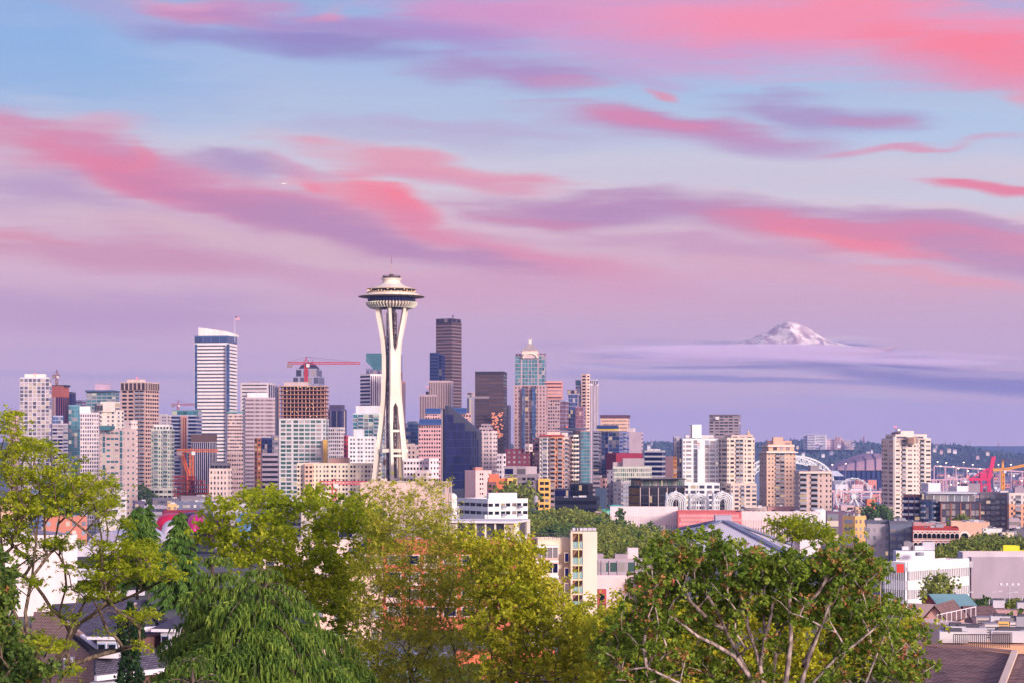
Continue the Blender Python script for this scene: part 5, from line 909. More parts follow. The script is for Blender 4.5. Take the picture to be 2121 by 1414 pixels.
for i, (lab, D, x0, xc, x1, yt, c, L, Rr, kw) in enumerate(FR):
    b = B(lab, D, x0, xc, x1, yt, c, L, Rr, name='low_rise_block', g='wt' if i < 4 else 'dk', fh=3.2, lit=.06, curt=.45, **kw)
    if i in (1, 2): D0 = D+2; b.vol(D0, x0-1, xc-1, x1+.5, yt-8, (104,104,122), '', 'W.W.W', ybot=yt, part='top_storey', g='wt', fh=3)
    b.units(5, i+60, 1.8); b.end()
b = B('old red brick block with white arched windows and string courses', 780, 1889, 1891, 1986, 1096, (176,70,70), '', '', name='brick_block'); o, Ld, Rd, a_, b_, z0, z1, nf = b.info; n_ = -Ld; wt_ = wall((240,214,206)); g_ = glass('dk', 0, .1); m = MB()
for z in (z1-.5, z1-4.1, z1-7.9): m.obox(o+n_*.25, Rd*b_, -n_*.2, z-.25, z+.25, wt_)
m.build('string_course', b.root)
for i in range(10):
    for j in range(3):
        u = b_*(i+.6)/10; p = o+Rd*u; z = z1-3.4-3.7*j; w = MB(); r = .75
        pts = [(-r, 0), (r, 0), (r, 1.3)]+[(r*math.cos(t*math.pi/6), 1.3+r*math.sin(t*math.pi/6)) for t in range(1, 6)]+[(-r, 1.3)]; k = len(pts)
        for sc_, off, mt in ((1.35, .12, wt_), (1, .2, g_)):
            w.add([(p.x+Rd.x*x*sc_+n_.x*off, p.y+Rd.y*x*sc_+n_.y*off, z+(y-.6)*sc_+.6) for x, y in pts], [tuple(range(k))], mt)
        w.build('arched_window', b.root)
b.units(4, 71); b.end()
b = B('small white gabled block with one round window', 790, 1986, 1988, 2008, 1108, (236,206,186), '', '', name='brick_block'); o, Ld, Rd, a_, b_, z0, z1, nf = b.info; m = MB(); n_ = -Ld; p = o+Rd*b_*.5
m.add([(p.x+Rd.x*x+n_.x*.1, p.y+Rd.y*x+n_.y*.1, z1+y) for x, y in [(2.3*math.cos(t*.3927), 2.3*math.sin(t*.3927)-.5) for t in range(16)]], [tuple(range(16))], wall((246,228,216))); m.add([(p.x+Rd.x*x+n_.x*.2, p.y+Rd.y*x+n_.y*.2, z1+y) for x, y in [(1.5*math.cos(t*.3927), 1.5*math.sin(t*.3927)-.5) for t in range(16)]], [tuple(range(16))], g_); m.build('round_window', b.root); b.end()
# street with cars between the towers on the left
q = random.Random(8); CC = [('white', (226,226,230)), ('dark blue', (40,50,90)), ('silver', (170,172,182)), ('black', (30,30,36)), ('red', (170,30,36))]
for i, (x, y) in enumerate(((288, 1021), (293, 1023), (298, 1022), (303, 1024), (308, 1023), (290, 1017), (299, 1016))):
    D = (EYE)*F/(y+4-HY+30); nm, c = CC[i % 5]; D = 1600+i*22; rt = empty('parked_car', (wx(x, D), D, 0), ['white car nearest the tree on the street between the left towers', 'dark blue car second in the street queue between the left towers', 'silver car in the middle of the street queue', 'black car fourth in the street queue', 'red car at the right end of the street queue', 'second white car farther up the street', 'second dark blue car farther up the street'][i], 'car', 'cars queued in the street between the left towers')
    m = MB(); m.prism([(-.9, -2.2), (.9, -2.2), (.9, 2.2), (-.9, 2.2)], .35, .95, wall(c, rough=.3)); m.prism([(-.8, -1.5), (.8, -1.5), (.8, 1.2), (-.8, 1.2)], .95, 1.45, glass('dk', 0, 0), top=[(-.65, -1), (.65, -1), (.65, .7), (-.65, .7)]); m.build('body', rt)
    for s_ in (-1, 1): m = MB(); m.box(s_*.62-.2, s_*.62+.2, -2.26, -2.2, .6, .85, emit((255,40,30), 12)); m.build('tail_lamp', rt)

# ------------------------------------------------------------------ mountain and its cloud
MD = 30000.0
def mountain(name, x0, x1, y_of, D, depth, mat, n=150, k=60, seed=1, base=-50):
    X0, X1 = wx(x0, D), wx(x1, D); vs = []
    q = np.random.RandomState(seed); ph = q.rand(8, 3)*6.28
    for j in range(k+1):
        v = -1+2*j/k
        for i in range(n+1):
            u = i/n; x = X0+(X1-X0)*u; px = x0+(x1-x0)*u; zt = wz(y_of(px), D); f = max(0, 1-abs(v)**1.15)
            rd = 0
            for s_ in range(5): rd += (1-abs(math.sin(px*.055*1.7**s_+v*3.1*1.5**s_+ph[s_, 0]+math.sin(v*4*1.3**s_+ph[s_, 1]))))*.5**s_
            z = base+(zt-base)*f*(1-.13*(1.3-rd)*(1-f)*2.2)
            vs.append((x, D+depth*v*.5+depth*.0, z-(.9-rd)*14*f))
    n1 = n+1; fs = [(j*n1+i, j*n1+i+1, (j+1)*n1+i+1, (j+1)*n1+i) for j in range(k) for i in range(n)]
    me = bpy.data.meshes.new(name); me.from_pydata(vs, [], fs); me.materials.append(mat); me.update(); o = bpy.data.objects.new(name, me); COL.objects.link(o); o['kind'] = 'structure'; o['label'] = 'snow capped volcano standing above a bank of cloud' if seed == 1 else 'faint low snowy ridge under the cloud bank'; o['category'] = 'mountain'; return o
m, t_, b_ = newmat('snow_and_hazed_rock'); g = t_.nodes.new('ShaderNodeNewGeometry'); mp = t_.nodes.new('ShaderNodeMapping'); mp.inputs['Scale'].default_value = (.006, .0022, .0022); mp.inputs['Rotation'].default_value = (0, R_(24), 0); n1 = t_.nodes.new('ShaderNodeTexNoise'); n1.inputs['Scale'].default_value = 1; n1.inputs['Detail'].default_value = 6; n1.inputs['Roughness'].default_value = .65
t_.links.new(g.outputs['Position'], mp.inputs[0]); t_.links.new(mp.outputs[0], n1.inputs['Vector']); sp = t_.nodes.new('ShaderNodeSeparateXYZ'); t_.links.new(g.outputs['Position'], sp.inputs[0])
def TM(op, a, b):
    nn = t_.nodes.new('ShaderNodeMath'); nn.operation = op
    for i, v in enumerate((a, b)):
        if isinstance(v, (int, float)): nn.inputs[i].default_value = v
        else: t_.links.new(v, nn.inputs[i])
    return nn.outputs[0]
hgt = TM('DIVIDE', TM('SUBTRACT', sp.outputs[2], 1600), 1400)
rp = t_.nodes.new('ShaderNodeValToRGB'); rp.color_ramp.elements[0].position = .47; rp.color_ramp.elements[0].color = (.52, .38, .44, 1); rp.color_ramp.elements[1].position = .57; rp.color_ramp.elements[1].color = (.95, .80, .75, 1); t_.links.new(TM('ADD', n1.outputs['Fac'], TM('MULTIPLY', hgt, .16)), rp.inputs[0]); t_.links.new(rp.outputs[0], b_.inputs['Base Color']); b_.inputs['Roughness'].default_value = .9; SNOW = m  # rock tone has the distance haze mixed into its colour
RP = [(1440, 727), (1500, 717), (1530, 708), (1560, 700), (1590, 686), (1612, 671), (1622, 667), (1632, 665), (1646, 667), (1660, 672), (1680, 684), (1700, 697), (1720, 706), (1760, 718), (1830, 727)]
def lerp_y(T):
    def f(px):
        for (a, b), (c, d) in zip(T, T[1:]):
            if px <= c: return b+(d-b)*(px-a)/(c-a)
        return T[-1][1]
    return f
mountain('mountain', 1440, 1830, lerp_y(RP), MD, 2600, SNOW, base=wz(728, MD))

rt = empty('aeroplane', P(587, 381, 5200), 'tiny aeroplane with bright lights high in the left sky', 'aeroplane'); m = MB(); m.lathe([(.1, -8), (1, -6.5), (1.2, 0), (1, 5), (.2, 8)], wall((220,210,214)), n=8); o = m.build('fuselage', rt, True); o.rotation_euler = (0, R_(90), 0)
m = MB(); m.prism([(-1.5, -8), (1.5, -8), (1.5, 8), (-1.5, 8)], -.3, 0, wall((200,194,204))); m.build('wing', rt); m = MB(); m.prism([(6, -.2), (8, -.2), (8, .2), (6, .2)], .6, 3, wall((220,210,214))); m.build('tail_fin', rt)
m = MB(); m.box(-2.4, 2.4, -1.8, -1.3, -.9, -.2, emit((255,240,190), 3)); m.build('landing_light', rt)

for b in ALL:   # red warning lights on a few tall roofs
    if any(w in b.root['label'] for w in ('leftmost tall tower', 'stacked balconies and a windowed', 'flaring flat roof', 'pinstriped stepped', 'bright white residential', 'octagonal')) and not b.root.name.startswith('low'):
        o, Ld, Rd, a_, b_, z0, z1, nf = b.info; p = o+Ld*a_*.5+Rd*b_*.3; m = MB(); m.bar((p.x, p.y, z1), (p.x, p.y, z1+4.4), .25, wall((120,110,120))); k = m.build('beacon_mast', b.root); m = MB(); m.box(p.x-.45, p.x+.45, p.y-.45, p.y+.45, z1+4.4, z1+5.2, emit((255,70,60), 6)); m.build('beacon_lamp', b.root)
# ------------------------------------------------------------------ foliage tools
NPR = np.random.RandomState(4)
def leaf_mesh(name, C, size, mat, parent, asp=.55, up=None, seed=0, tips=False):
    """one rhombic leaf per centre C (Nx3), random facing; up>0 biases leaves to lie flat"""
    r = np.random.RandomState(seed); n = len(C); C = np.asarray(C, float)
    nr = r.normal(size=(n, 3)); 
    if up is not None: nr[:, 2] = np.abs(nr[:, 2])*1+up
    nr /= np.linalg.norm(nr, axis=1, keepdims=True); t = np.cross(nr, r.normal(size=(n, 3))); t /= np.linalg.norm(t, axis=1, keepdims=True); b = np.cross(nr, t)
    s = size*(.5+1.0*r.rand(n, 1)); V = np.stack([C-t*s*.5, C+b*s*asp*.5+t*s*.05+nr*s*.08, C+t*s*.55, C-b*s*asp*.5+t*s*.05+nr*s*.08], 1).reshape(-1, 3)
    me = bpy.data.meshes.new(name); me.vertices.add(4*n); me.vertices.foreach_set('co', V.ravel()); me.loops.add(4*n); me.loops.foreach_set('vertex_index', np.arange(4*n, dtype=np.int32)); me.polygons.add(n)
    me.polygons.foreach_set('loop_start', np.arange(0, 4*n, 4, dtype=np.int32)); me.polygons.foreach_set('loop_total', np.full(n, 4, dtype=np.int32)); me.materials.append(mat); me.update(calc_edges=True); me.validate()
    o = bpy.data.objects.new(name, me); COL.objects.link(o); o.parent = parent; return o
def bark(c1, c2, key, sc=14):
    m, t, b = newmat(key); g = t.nodes.new('ShaderNodeNewGeometry'); mp = t.nodes.new('ShaderNodeMapping'); mp.inputs['Scale'].default_value = (1, 1, .4); n = t.nodes.new('ShaderNodeTexNoise'); n.inputs['Scale'].default_value = sc; n.inputs['Detail'].default_value = 5
    t.links.new(g.outputs['Position'], mp.inputs[0]); t.links.new(mp.outputs[0], n.inputs['Vector']); r = t.nodes.new('ShaderNodeValToRGB'); r.color_ramp.elements[0].position = .42; r.color_ramp.elements[1].position = .58; r.color_ramp.elements[0].color = (*lin(c1), 1); r.color_ramp.elements[1].color = (*lin(c2), 1)
    t.links.new(n.outputs['Fac'], r.inputs[0]); t.links.new(r.outputs[0], b.inputs['Base Color']); b.inputs['Roughness'].default_value = .9; bp = t.nodes.new('ShaderNodeBump'); bp.inputs['Strength'].default_value = .6; t.links.new(n.outputs['Fac'], bp.inputs['Height']); t.links.new(bp.outputs[0], b.inputs['Normal']); return m
class Tree:
    def __init__(s, name, label, D, xbase, mat_bark, cat='tree', group=None):
        s.D = D; s.bk = mat_bark; z = zg(D); s.o = np.array([wx(xbase, D), D, z]); s.rt = empty(name, tuple(s.o), label, cat, group); s.nodes = []; s.par = []; s.rx = {}
    def loc(s, x, y, d=0): D = s.D+d; return np.array([wx(x, D), D, wz(y, D)])-s.o
    def trunk(s, pts, w=None):
        """explicit limb: list of (x, y, depth offset); first point joins the nearest node"""
        P3 = [s.loc(*p) if len(p) == 3 else np.array(p) for p in pts]; pr = -1; n0 = len(s.nodes)
        if s.nodes: pr = int(np.argmin([np.linalg.norm(n-P3[0]) for n in s.nodes]))
        for i, p in enumerate(P3):
            if i == 0 and pr >= 0 and np.linalg.norm(s.nodes[pr]-p) < .25: continue
            if pr >= 0:
                a = s.nodes[pr]; L = np.linalg.norm(p-a); k = max(1, int(L/.5))
                for j in range(1, k): s.nodes.append(a+(p-a)*j/k+NPR.normal(size=3)*.02); s.par.append(pr); pr = len(s.nodes)-1
            s.nodes.append(p); s.par.append(pr); pr = len(s.nodes)-1
        if w:
            n1 = len(s.nodes)
            for k in range(n0, n1): s.rx[k] = w[0]+(w[1]-w[0])*(k-n0)/max(1, n1-n0)
    def grow(s, targets, seed=0, droop=.0, back=.35):
        """connect every clump centre to the skeleton with a curved limb, nearest first"""
        T = [np.array(t) for t in targets]; q = np.random.RandomState(seed); root = np.array(s.nodes[0])
        T.sort(key=lambda t: np.linalg.norm(t-root)); s.ends = []
        for t in T:
            A = np.array(s.nodes); dv = t-A; dist = np.linalg.norm(dv, axis=1); pen = np.maximum(0, A[:, 2]-t[2]+.3)*1.6; hr = np.linalg.norm(A[:, :2]-root[:2], axis=1)
            i = int(np.argmin(dist+pen)); a = A[i]; L = dist[i]
            if L < .12: continue
            k = max(2, int(L/.35)); mid = (a+t)/2+np.array([0, 0, .12*L-droop*L])+q.normal(size=3)*.06*L; pr = i
            for j in range(1, k+1):
                u = j/k; p = a*(1-u)**2+2*mid*u*(1-u)+t*u*u; s.nodes.append(p); s.par.append(pr); pr = len(s.nodes)-1
            s.ends.append(pr)
    def skin(s, r0=.012, ex=2.2, rmax=.5, name='trunk', scale=1):
        n = len(s.nodes); ch = [[] for _ in range(n)]
        for i, p in enumerate(s.par):
            if p >= 0: ch[p].append(i)
        rad = np.zeros(n)
        for i in range(n-1, -1, -1):
            rad[i] = min(rmax, max(r0, sum(rad[c]**ex for c in ch[i])**(1/ex)))*1.0
            if s.rx: rad[i] = s.rx[i] if i in s.rx else min(rad[i], .024)
        m = MB(); seen = set()
        for i in range(n):
            p = s.par[i]
            if p >= 0 and ch[p] and ch[p][0] == i and p not in (None,) and s.par[p] >= -1 and (p, 'c') in seen: continue
            # start of a chain
            if p >= 0 and ch[p][0] == i and p != 0: continue
            ch_ = [p, i] if p >= 0 else [i]
            c = i
            while ch[c]: c = ch[c][0]; ch_.append(c)
            if len(ch_) < 2: continue
            rr = [rad[k]*scale for k in ch_]
            if p >= 0: rr[0] = rr[1]*1.15
            m.tube([s.nodes[k] for k in ch_], rr, s.bk, n=5 if max(rr) < .08 else 8)
        m.build(name, s.rt, True)
    def crown(s, C, size, mat, name='crown', **k): return leaf_mesh(name, C, size, mat, s.rt, **k)
def ell(q, x, y, rx, ry, n):
    out = []
    while len(out) < n:
        a, b = q.uniform(-1, 1), q.uniform(-1, 1)
        if a*a+b*b <= 1: out.append((x+a*rx, y+b*ry))
    return out
def clumps(tr, E, per, dspread, seed=0, mind=0):
    """clump centres inside picture ellipses, spread in depth"""
    q = random.Random(seed); T = []
    for (x, y, rx, ry) in E:
        n = max(1, int(per*rx*ry*3.14/10000))
        for px, py in ell(q, x, y, rx, ry, n): T.append(tr.loc(px, py, q.uniform(-dspread, dspread)))
    return T
def leaves_at(T, n, r, flat=1.0, seed=0, gauss=True):
    # leaves sit in sprays: each clump holds twigs, each twig a tight handful of leaves
    q = np.random.RandomState(seed); T = np.array(T); k = len(T); g = 9; nt_ = max(1, n//g); c = np.repeat(T, nt_, 0); d = q.normal(size=(k*nt_, 3))*.52
    rr = np.repeat(.6+.8*q.rand(k), nt_)[:, None]; d *= rr*r; d[:, 2] *= flat; c = np.repeat(c+d, g, 0); e = q.normal(size=c.shape)*r*.13; e[:, 2] *= min(1, flat+.1); return c+e

# ------------------------------------------------------------------ park trees (three prototypes, copied)
lm_park = foliage_mat('park_leaf', [(104,122,50), (146,158,66), (186,190,92)], .3, .05)
lm_dark = foliage_mat('dark_leaf', [(72,100,56), (98,128,66), (128,152,80)], .25, .08)
bk_d = bark((70,60,56), (110,96,88), 'dark_bark'); bk_p = bark((120,104,100), (196,176,170), 'pale_bark', 9)
def park_proto(kind, seed, mat):
    q = np.random.RandomState(seed); h = 11; b = MB(); b.tube([(0, 0, 0), (.2, .1, 3), (0, .2, 7)], [.4, .32, .15], bk_d, n=6)
    for k in range(5): a = k*1.3; b.tube([(0, 0, 3), (2*math.cos(a), 2*math.sin(a), 6), (3.2*math.cos(a), 3.2*math.sin(a), 8)], [.2, .12, .05], bk_d, n=4)
    if kind == 'cone':
        t = q.rand(46)**.8; z = 1.5+t*11; r = 2.6*(1-t)+.15; a = q.rand(46)*6.28; T = np.stack([r*np.cos(a), r*np.sin(a), z], 1); C = leaves_at(T, 80, .75, 1, seed)
    else:
        d = q.normal(size=(60, 3)); d /= np.linalg.norm(d, axis=1, keepdims=True); d *= (.55+.45*q.rand(60, 1)); T = d*np.array([4.6, 4.6, 3.6])+np.array([0, 0, 7.6]); T = T[T[:, 2] > 3.4]; C = leaves_at(T, 70, 1.05, .8, seed)
    return b, C
protos = []
for kind, seed, mat in (('round', 1, lm_park), ('round', 2, lm_park), ('round', 3, lm_dark), ('cone', 4, lm_dark)):
    b, C = park_proto(kind, seed, mat); rt = bpy.data.objects.new('tmp', None); COL.objects.link(rt); t = b.build('trunk', rt); c = leaf_mesh('crown', C, .55, mat, rt, .7, seed=seed); protos.append((t.data, c.data))
    for o in (t, c, rt): bpy.data.objects.remove(o)
def park_tree(k, x, ytop, D, label, group, sc=None, name='park_tree'):
    hh = wz(ytop, D)-zg(D); s = sc or hh/(12.4 if k == 3 else 11.8); rt = empty(name, (wx(x, D), D, zg(D) if sc is None else wz(ytop, D)-s*11.8), label, 'tree', group)
    for nm, me in zip(('trunk', 'crown'), protos[k]): o = bpy.data.objects.new(nm, me); COL.objects.link(o); o.parent = rt; o.scale = (s, s, s)
    rt.rotation_euler = (0, 0, rnd.uniform(0, 6)); return rt
q = random.Random(17)
for row, (yt, D, xa, xb, step) in enumerate(((1052, 1000, 1108, 1250, 13), (1062, 930, 1098, 1262, 14), (1073, 880, 1095, 1300, 15), (1084, 820, 1100, 1330, 15), (1095, 760, 1236, 1400, 16), (1106, 700, 1236, 1420, 17), (1118, 640, 1236, 1360, 18))):
    x = xa
    while x < xb:
        if not (row == 2 and 1160 < x < 1232): park_tree(q.choice((0, 1, 0, 1, 2)), x, yt+q.uniform(-4, 5), D+q.uniform(-15, 15), 'rounded green tree in the park canopy right of the stair tower', 'round trees filling the park')
        x += step*q.uniform(.8, 1.15)
park_tree(3, 1285, 1056, 900, 'dark pointed conifer standing above the park trees', None, name='conifer')
park_tree(2, 1268, 1078, 880, 'dark rounded tree left of the pointed park conifer', None); park_tree(2, 1305, 1083, 885, 'dark rounded tree right of the pointed park conifer', None); park_tree(2, 1345, 1078, 930, 'small dark tree against the white ribbed wall', None)
park_tree(2, 1245, 1066, 905, 'broad dark tree below the small grey pavilion', None)
for row, (yt, D, xa, xb, step) in enumerate(((1124, 700, 1935, 2000, 15), (1112, 720, 1990, 2125, 16), (1104, 760, 2035, 2125, 16), (1120, 650, 1985, 2130, 18), (1134, 600, 1930, 2040, 17))):
    x = xa
    while x < xb: park_tree(q.choice((0, 1, 0, 1, 2)), x, yt+q.uniform(-5, 5), D, 'rounded tree in the belt of trees below the brick blocks at right', 'belt of trees at the right'); x += step*q.uniform(.8, 1.2)
for x, y, D, k, lab in ((1948, 1182, 430, 0, 'bright green tree before the white office'), (1931, 1205, 425, 1, 'smaller bright green tree touching the white office tree'), (2035, 1232, 330, 2, 'dark bush left of the street lamps'), (2012, 1236, 335, 1, 'green bush beside the green roofed house'), (1995, 1062, 980, 1, 'lone green tree on the roof terrace by the red brick arcade'), (1812, 1036, 1330, 2, 'dark tree clump at the foot of the octagonal tower'), (1824, 1044, 1330, 2, 'second dark tree at the foot of the octagonal tower'), (1760, 1056, 1330, 0, 'green tree below the observation wheel'), (2108, 1236, 300, 1, 'green bush at the right edge by the lamps'), (2112, 1262, 210, 2, 'dark bush at the right edge over the flat roofs'), (298, 1000, 1500, 2, 'dark street tree between the towers'), (108, 985, 1300, 2, 'dark tree at the foot of the left towers'), (1255, 1250, 250, 2, 'dark shrub at the stair tower foot'), (2090, 1246, 310, 2, 'low green bush between the street lamps'), (1060, 990, 1100, 0, 'roof top shrub near the yellow bay')):
    park_tree(k, x, y, D, lab, None)

# ------------------------------------------------------------------ foreground blocks
def shingle(key, c1, c2, c3, sx=1.1, sy=.28):
    m, t, b = newmat(key); tc_ = t.nodes.new('ShaderNodeTexCoord'); br = t.nodes.new('ShaderNodeTexBrick'); br.inputs['Scale'].default_value = 1; br.inputs['Brick Width'].default_value = sx; br.inputs['Row Height'].default_value = sy; br.inputs['Mortar Size'].default_value = .02; br.inputs['Bias'].default_value = -.2
    br.inputs['Color1'].default_value = (*lin(c1), 1); br.inputs['Color2'].default_value = (*lin(c2), 1); br.inputs['Mortar'].default_value = (*lin(c3), 1); t.links.new(tc_.outputs['UV'], br.inputs['Vector']); t.links.new(br.outputs['Color'], b.inputs['Base Color']); b.inputs['Roughness'].default_value = .95; b.inputs['Specular IOR Level'].default_value = .1
    bp = t.nodes.new('ShaderNodeBump'); bp.inputs['Strength'].default_value = .5; bp.inputs['Distance'].default_value = .04; t.links.new(br.outputs['Fac'], bp.inputs['Height']); bp.invert = True; t.links.new(bp.outputs[0], b.inputs['Normal']); return m
def uvquad(name, pts, mat, parent, thick=.12):
    """sloping slab with metric UVs: u along the first edge, v up the slope"""
    a, b, c, d = [Vector(p) for p in pts]; n = (b-a).cross(d-a).normalized(); vs = [a, b, c, d]+[p-n*thick for p in (a, b, c, d)]
    me = bpy.data.meshes.new(name); me.from_pydata([tuple(v) for v in vs], [], [(0, 1, 2, 3), (7, 6, 5, 4), (0, 4, 5, 1), (1, 5, 6, 2), (2, 6, 7, 3), (3, 7, 4, 0)]); me.materials.append(mat); u = (b-a).normalized(); v = n.cross(u); uvl = me.uv_layers.new(name='UVMap')
    for p in me.polygons:
        for li in p.loop_indices: w = me.vertices[me.loops[li].vertex_index].co-a; uvl.data[li].uv = (w.dot(u), w.dot(v))
    me.update(); o = bpy.data.objects.new(name, me); COL.objects.link(o); o.parent = parent; return o
BRK = shingle('brown_brick', (150,104,96), (96,66,70), (176,160,156), .26, .09); BRK2 = shingle('salmon_brick', (214,120,96), (196,100,80), (220,150,130), .24, .085)
SHG = shingle('grey_shingle', (104,100,120), (76,72,92), (58,54,70), .34, .14); SHB = shingle('brown_shingle', (158,126,122), (104,82,86), (62,48,54), .6, .2)

# brick house, lower left: front face (brick gable end) turned to the left, slate roof
HD = 120
rt = empty('brick_house', (wx(150, HD), HD, zg(HD)), 'brick house with a charcoal shingle roof, dormers and white trim', 'house'); O = Vector(rt.location)
def hp_(x, y, d=0): return P(x, y, HD+d)-O
g0 = -zg(HD)*0
m = MB()
# gable end wall (brown brick)
W1 = [hp_(70, 1320, 4), hp_(198, 1343, 0), hp_(198, 1500, 0), hp_(70, 1500, 4)]
wl = uvquad('gable_wall', [hp_(60, 1600, 3), hp_(200, 1600, -1), hp_(200, 1338, -1), hp_(60, 1338, 3)], BRK, rt, .3)
me = bpy.data.meshes.new('gable'); 
ug = uvquad('gable_peak', [hp_(60, 1338, 3), hp_(200, 1338, -1), hp_(108, 1266, 1.8), hp_(70, 1266, 2.8)], BRK, rt, .3)
uvquad('roof', [hp_(128, 1280, 0), hp_(300, 1414, -3.5), hp_(300, 1414, -3.4), hp_(128, 1280, .1)], SHG, rt) if False else None
uvquad('roof', [hp_(196, 1352, -1.6), hp_(358, 1344, 3), hp_(300, 1240, 9), hp_(108, 1250, 4.5)], SHG, rt, .25)
uvquad('lower_roof', [hp_(198, 1403, -2.6), hp_(352, 1385, 2), hp_(352, 1338, 3), hp_(198, 1352, -1.4)], SHG, rt, .2)
uvquad('hip_roof', [hp_(352, 1312, 3.2), hp_(372, 1302, 14), hp_(302, 1240, 11), hp_(300, 1240, 9)], SHG, rt, .2)
wt2 = wall((236,226,232)); 
for a, b_ in (((108, 1266, 3.5), (208, 1350, -2)), ((198, 1404, -2.8), (352, 1386, 1.8)), ((290, 1303, 2.2), (335, 1300, 3))):
    m = MB(); m.bar(hp_(*a), hp_(*b_), .22, wt2, h=.3); m.build('white_trim', rt)
m = MB(); m.bar(hp_(112, 1275, 3.6), hp_(204, 1356, -2.4), .5, wall((50,46,58)), h=.25); m.bar(hp_(186, 1350, -2.6), hp_(226, 1347, -2.6), .5, wall((38,36,46)), h=.3); m.build('gutter', rt)
def dormer(x0, x1, y0, y1, ye, d, nw=2):
    a = hp_(x0, y1, d); b = hp_(x1, y1, d-.2); zt = hp_(x0, y0, d).z; m = MB(); v = Vector((0, 4, 0)); q_ = [a, b, b+v, a+v]; m.prism([(p.x, p.y) for p in q_], a.z-.2, zt, wt2); o = m.build('dormer', rt)
    m = MB(); p0 = [(a.x-.5, a.y-.5), (b.x+.5, b.y-.5), (b.x+.5, b.y+5), (a.x-.5, a.y+5)]; m.prism(p0, zt, zt+.18, wt2); m.prism(p0, zt+.19, zt+.6, wall((84,80,100)), top=[(a.x+.3, a.y+2.5), (b.x-.3, b.y+2.5), (b.x-.3, b.y+5), (a.x+.3, a.y+5)]); m.build('dormer_roof', o)
    w = (b.x-a.x)/nw
    for k in range(nw):
        m = MB(); x = a.x+w*k; y = a.y-.08-.2*(k+.5)/nw; m.box(x+w*.14, x+w*.86, y-.03, y+.05, a.z+.15, zt-.25, wall((150,168,206)));  f = m.build('window', rt); m = MB(); m.box(x+w*.2, x+w*.8, y-.08, y-.04, a.z+.25, zt-.32, glass('dk', 0, 0)); m.build('pane', f)
dormer(201, 244, 1322, 1355, 1310, -2.4); dormer(333, 353, 1306, 1342, 1300, 1.5, 1)
m = MB(); m.box(hp_(202, 1405).x, hp_(262, 1405).x, -2.2, 1, hp_(200, 1500).z, hp_(200, 1404).z, wt2); m.build('lower_wall', rt); m = MB(); m.box(hp_(214, 1405).x, hp_(248, 1405).x, -2.4, -2.1, hp_(200, 1440).z, hp_(200, 1384+22).z, glass('nv', 0, .1)); m.build('window', rt)
m = MB(); m.box(hp_(136, 0).x, hp_(155, 0).x, -.6, .3, hp_(0, 1392).z, hp_(0, 1360).z, wt2); f = m.build('window', rt); m = MB(); m.box(hp_(138, 0).x, hp_(153, 0).x, -.72, -.6, hp_(0, 1390).z, hp_(0, 1362).z, glass('wt', 0, .5)); m.build('pane', f)
m = MB(); m.box(hp_(253, 0).x, hp_(262, 0).x, 2, 3, hp_(0, 1300).z, hp_(0, 1258).z, wall((160,110,104))); m.box(hp_(252, 0).x, hp_(263, 0).x, 1.9, 3.1, hp_(0, 1258).z, hp_(0, 1255).z, wall((220,200,196))); m.build('chimney', rt)
m = MB(); a = hp_(95, 1600, 4); m.prism([(a.x-3, 3.2), (a.x+7, 1.5), (a.x+9, 14), (a.x-2, 16)], a.z, hp_(0, 1300, 8).z, wall((130,94,90))); m.build('house_body', rt)
# ivy column
ivm = foliage_mat('ivy_leaf', [(26,48,30), (40,70,38), (66,96,50)], .15, 2)
iv = empty('ivy_column', (wx(270, 108), 108, zg(108)), 'dead trunk thickly wrapped in dark ivy before the brick house', 'tree'); m = MB(); m.tube([(0, 0, 0), (0, 0, wz(1262, 108)-zg(108))], [.25, .12], bk_d); m.build('trunk', iv)
r = np.random.RandomState(3); n = 3600; z0_, z1_ = wz(1460, 108)-zg(108), wz(1246, 108)-zg(108); z = z0_+(z1_-z0_)*r.rand(n); a = r.rand(n)*6.28; rr = (.50+.14*np.sin(z*2.3)+.1*r.randn(n))*np.clip((z1_-z)/.8, .25, 1); leaf_mesh('ivy', np.stack([rr*np.cos(a), rr*np.sin(a), z], 1), .17, ivm, iv, .9, seed=5)

# orange brick apartment with cream stair tower
D0 = 372; b = B('salmon brick apartment house with a glazed rooftop lounge', D0, 760, 1105, 1112, 1122, (216,118,92), '', '', name='apartment_house', phi=4, dep=30, par=.5, roof=(226,206,204)); s_ = b.org
uvq = b.info; o, Ld, Rd, a_, b_, z0, z1, nf = b.info
fz = z1; d_ = -Ld; org = o+Ld*a_
for i in range(9):
    for j in range(4):
        u = a_*(i+.5)/9; q_ = org+d_*u; z = fz-3.4-3.25*j
        f = inst('window', pane_mesh(wall((240,226,222))), b.root, (q_.x+Rd.x*-.05, q_.y-.05, z), math.atan2(d_.y, d_.x), (2.6, 1, 1.9)); g_o = inst('pane', pane_mesh(glass('nv', .05, .3)), f, (0, -.06, 0), 0, (.86, 1, .84))
        if j < 3: inst('balcony', balc_mesh(wall((236,214,206)), wall((226,190,180))), b.root, (q_.x, q_.y-.05, z-.35), math.atan2(d_.y, d_.x), (3, 1.2, 2.4)) if (i+j) % 3 == 0 else None
b.vol(374, 760, 1104, 1108, 1117, (240,226,220), part='cornice', ybot=1120, par=0, phi=4, dep=29); 
b.vol(378, 925, 1068, 1094, 1083, (120,106,110), '|G|G|G|G|G|G|G|', '|G|', ybot=1117, part='rooftop_lounge', g='gy', fh=3.2, par=0, bandc=(240,226,210), curt=.2, phi=12); b.vol(376.5, 915, 1070, 1098, 1079, (244,230,226), ybot=1083, part='lounge_roof', par=0, phi=12)
m = MB(); p = P(1079, 1113, 373); m.box(p.x-1.1, p.x+1.1, 371.2, 373, p.z-.8, p.z+.5, wall((250,246,250))); b.add(m, 'covered_table'); b.end()
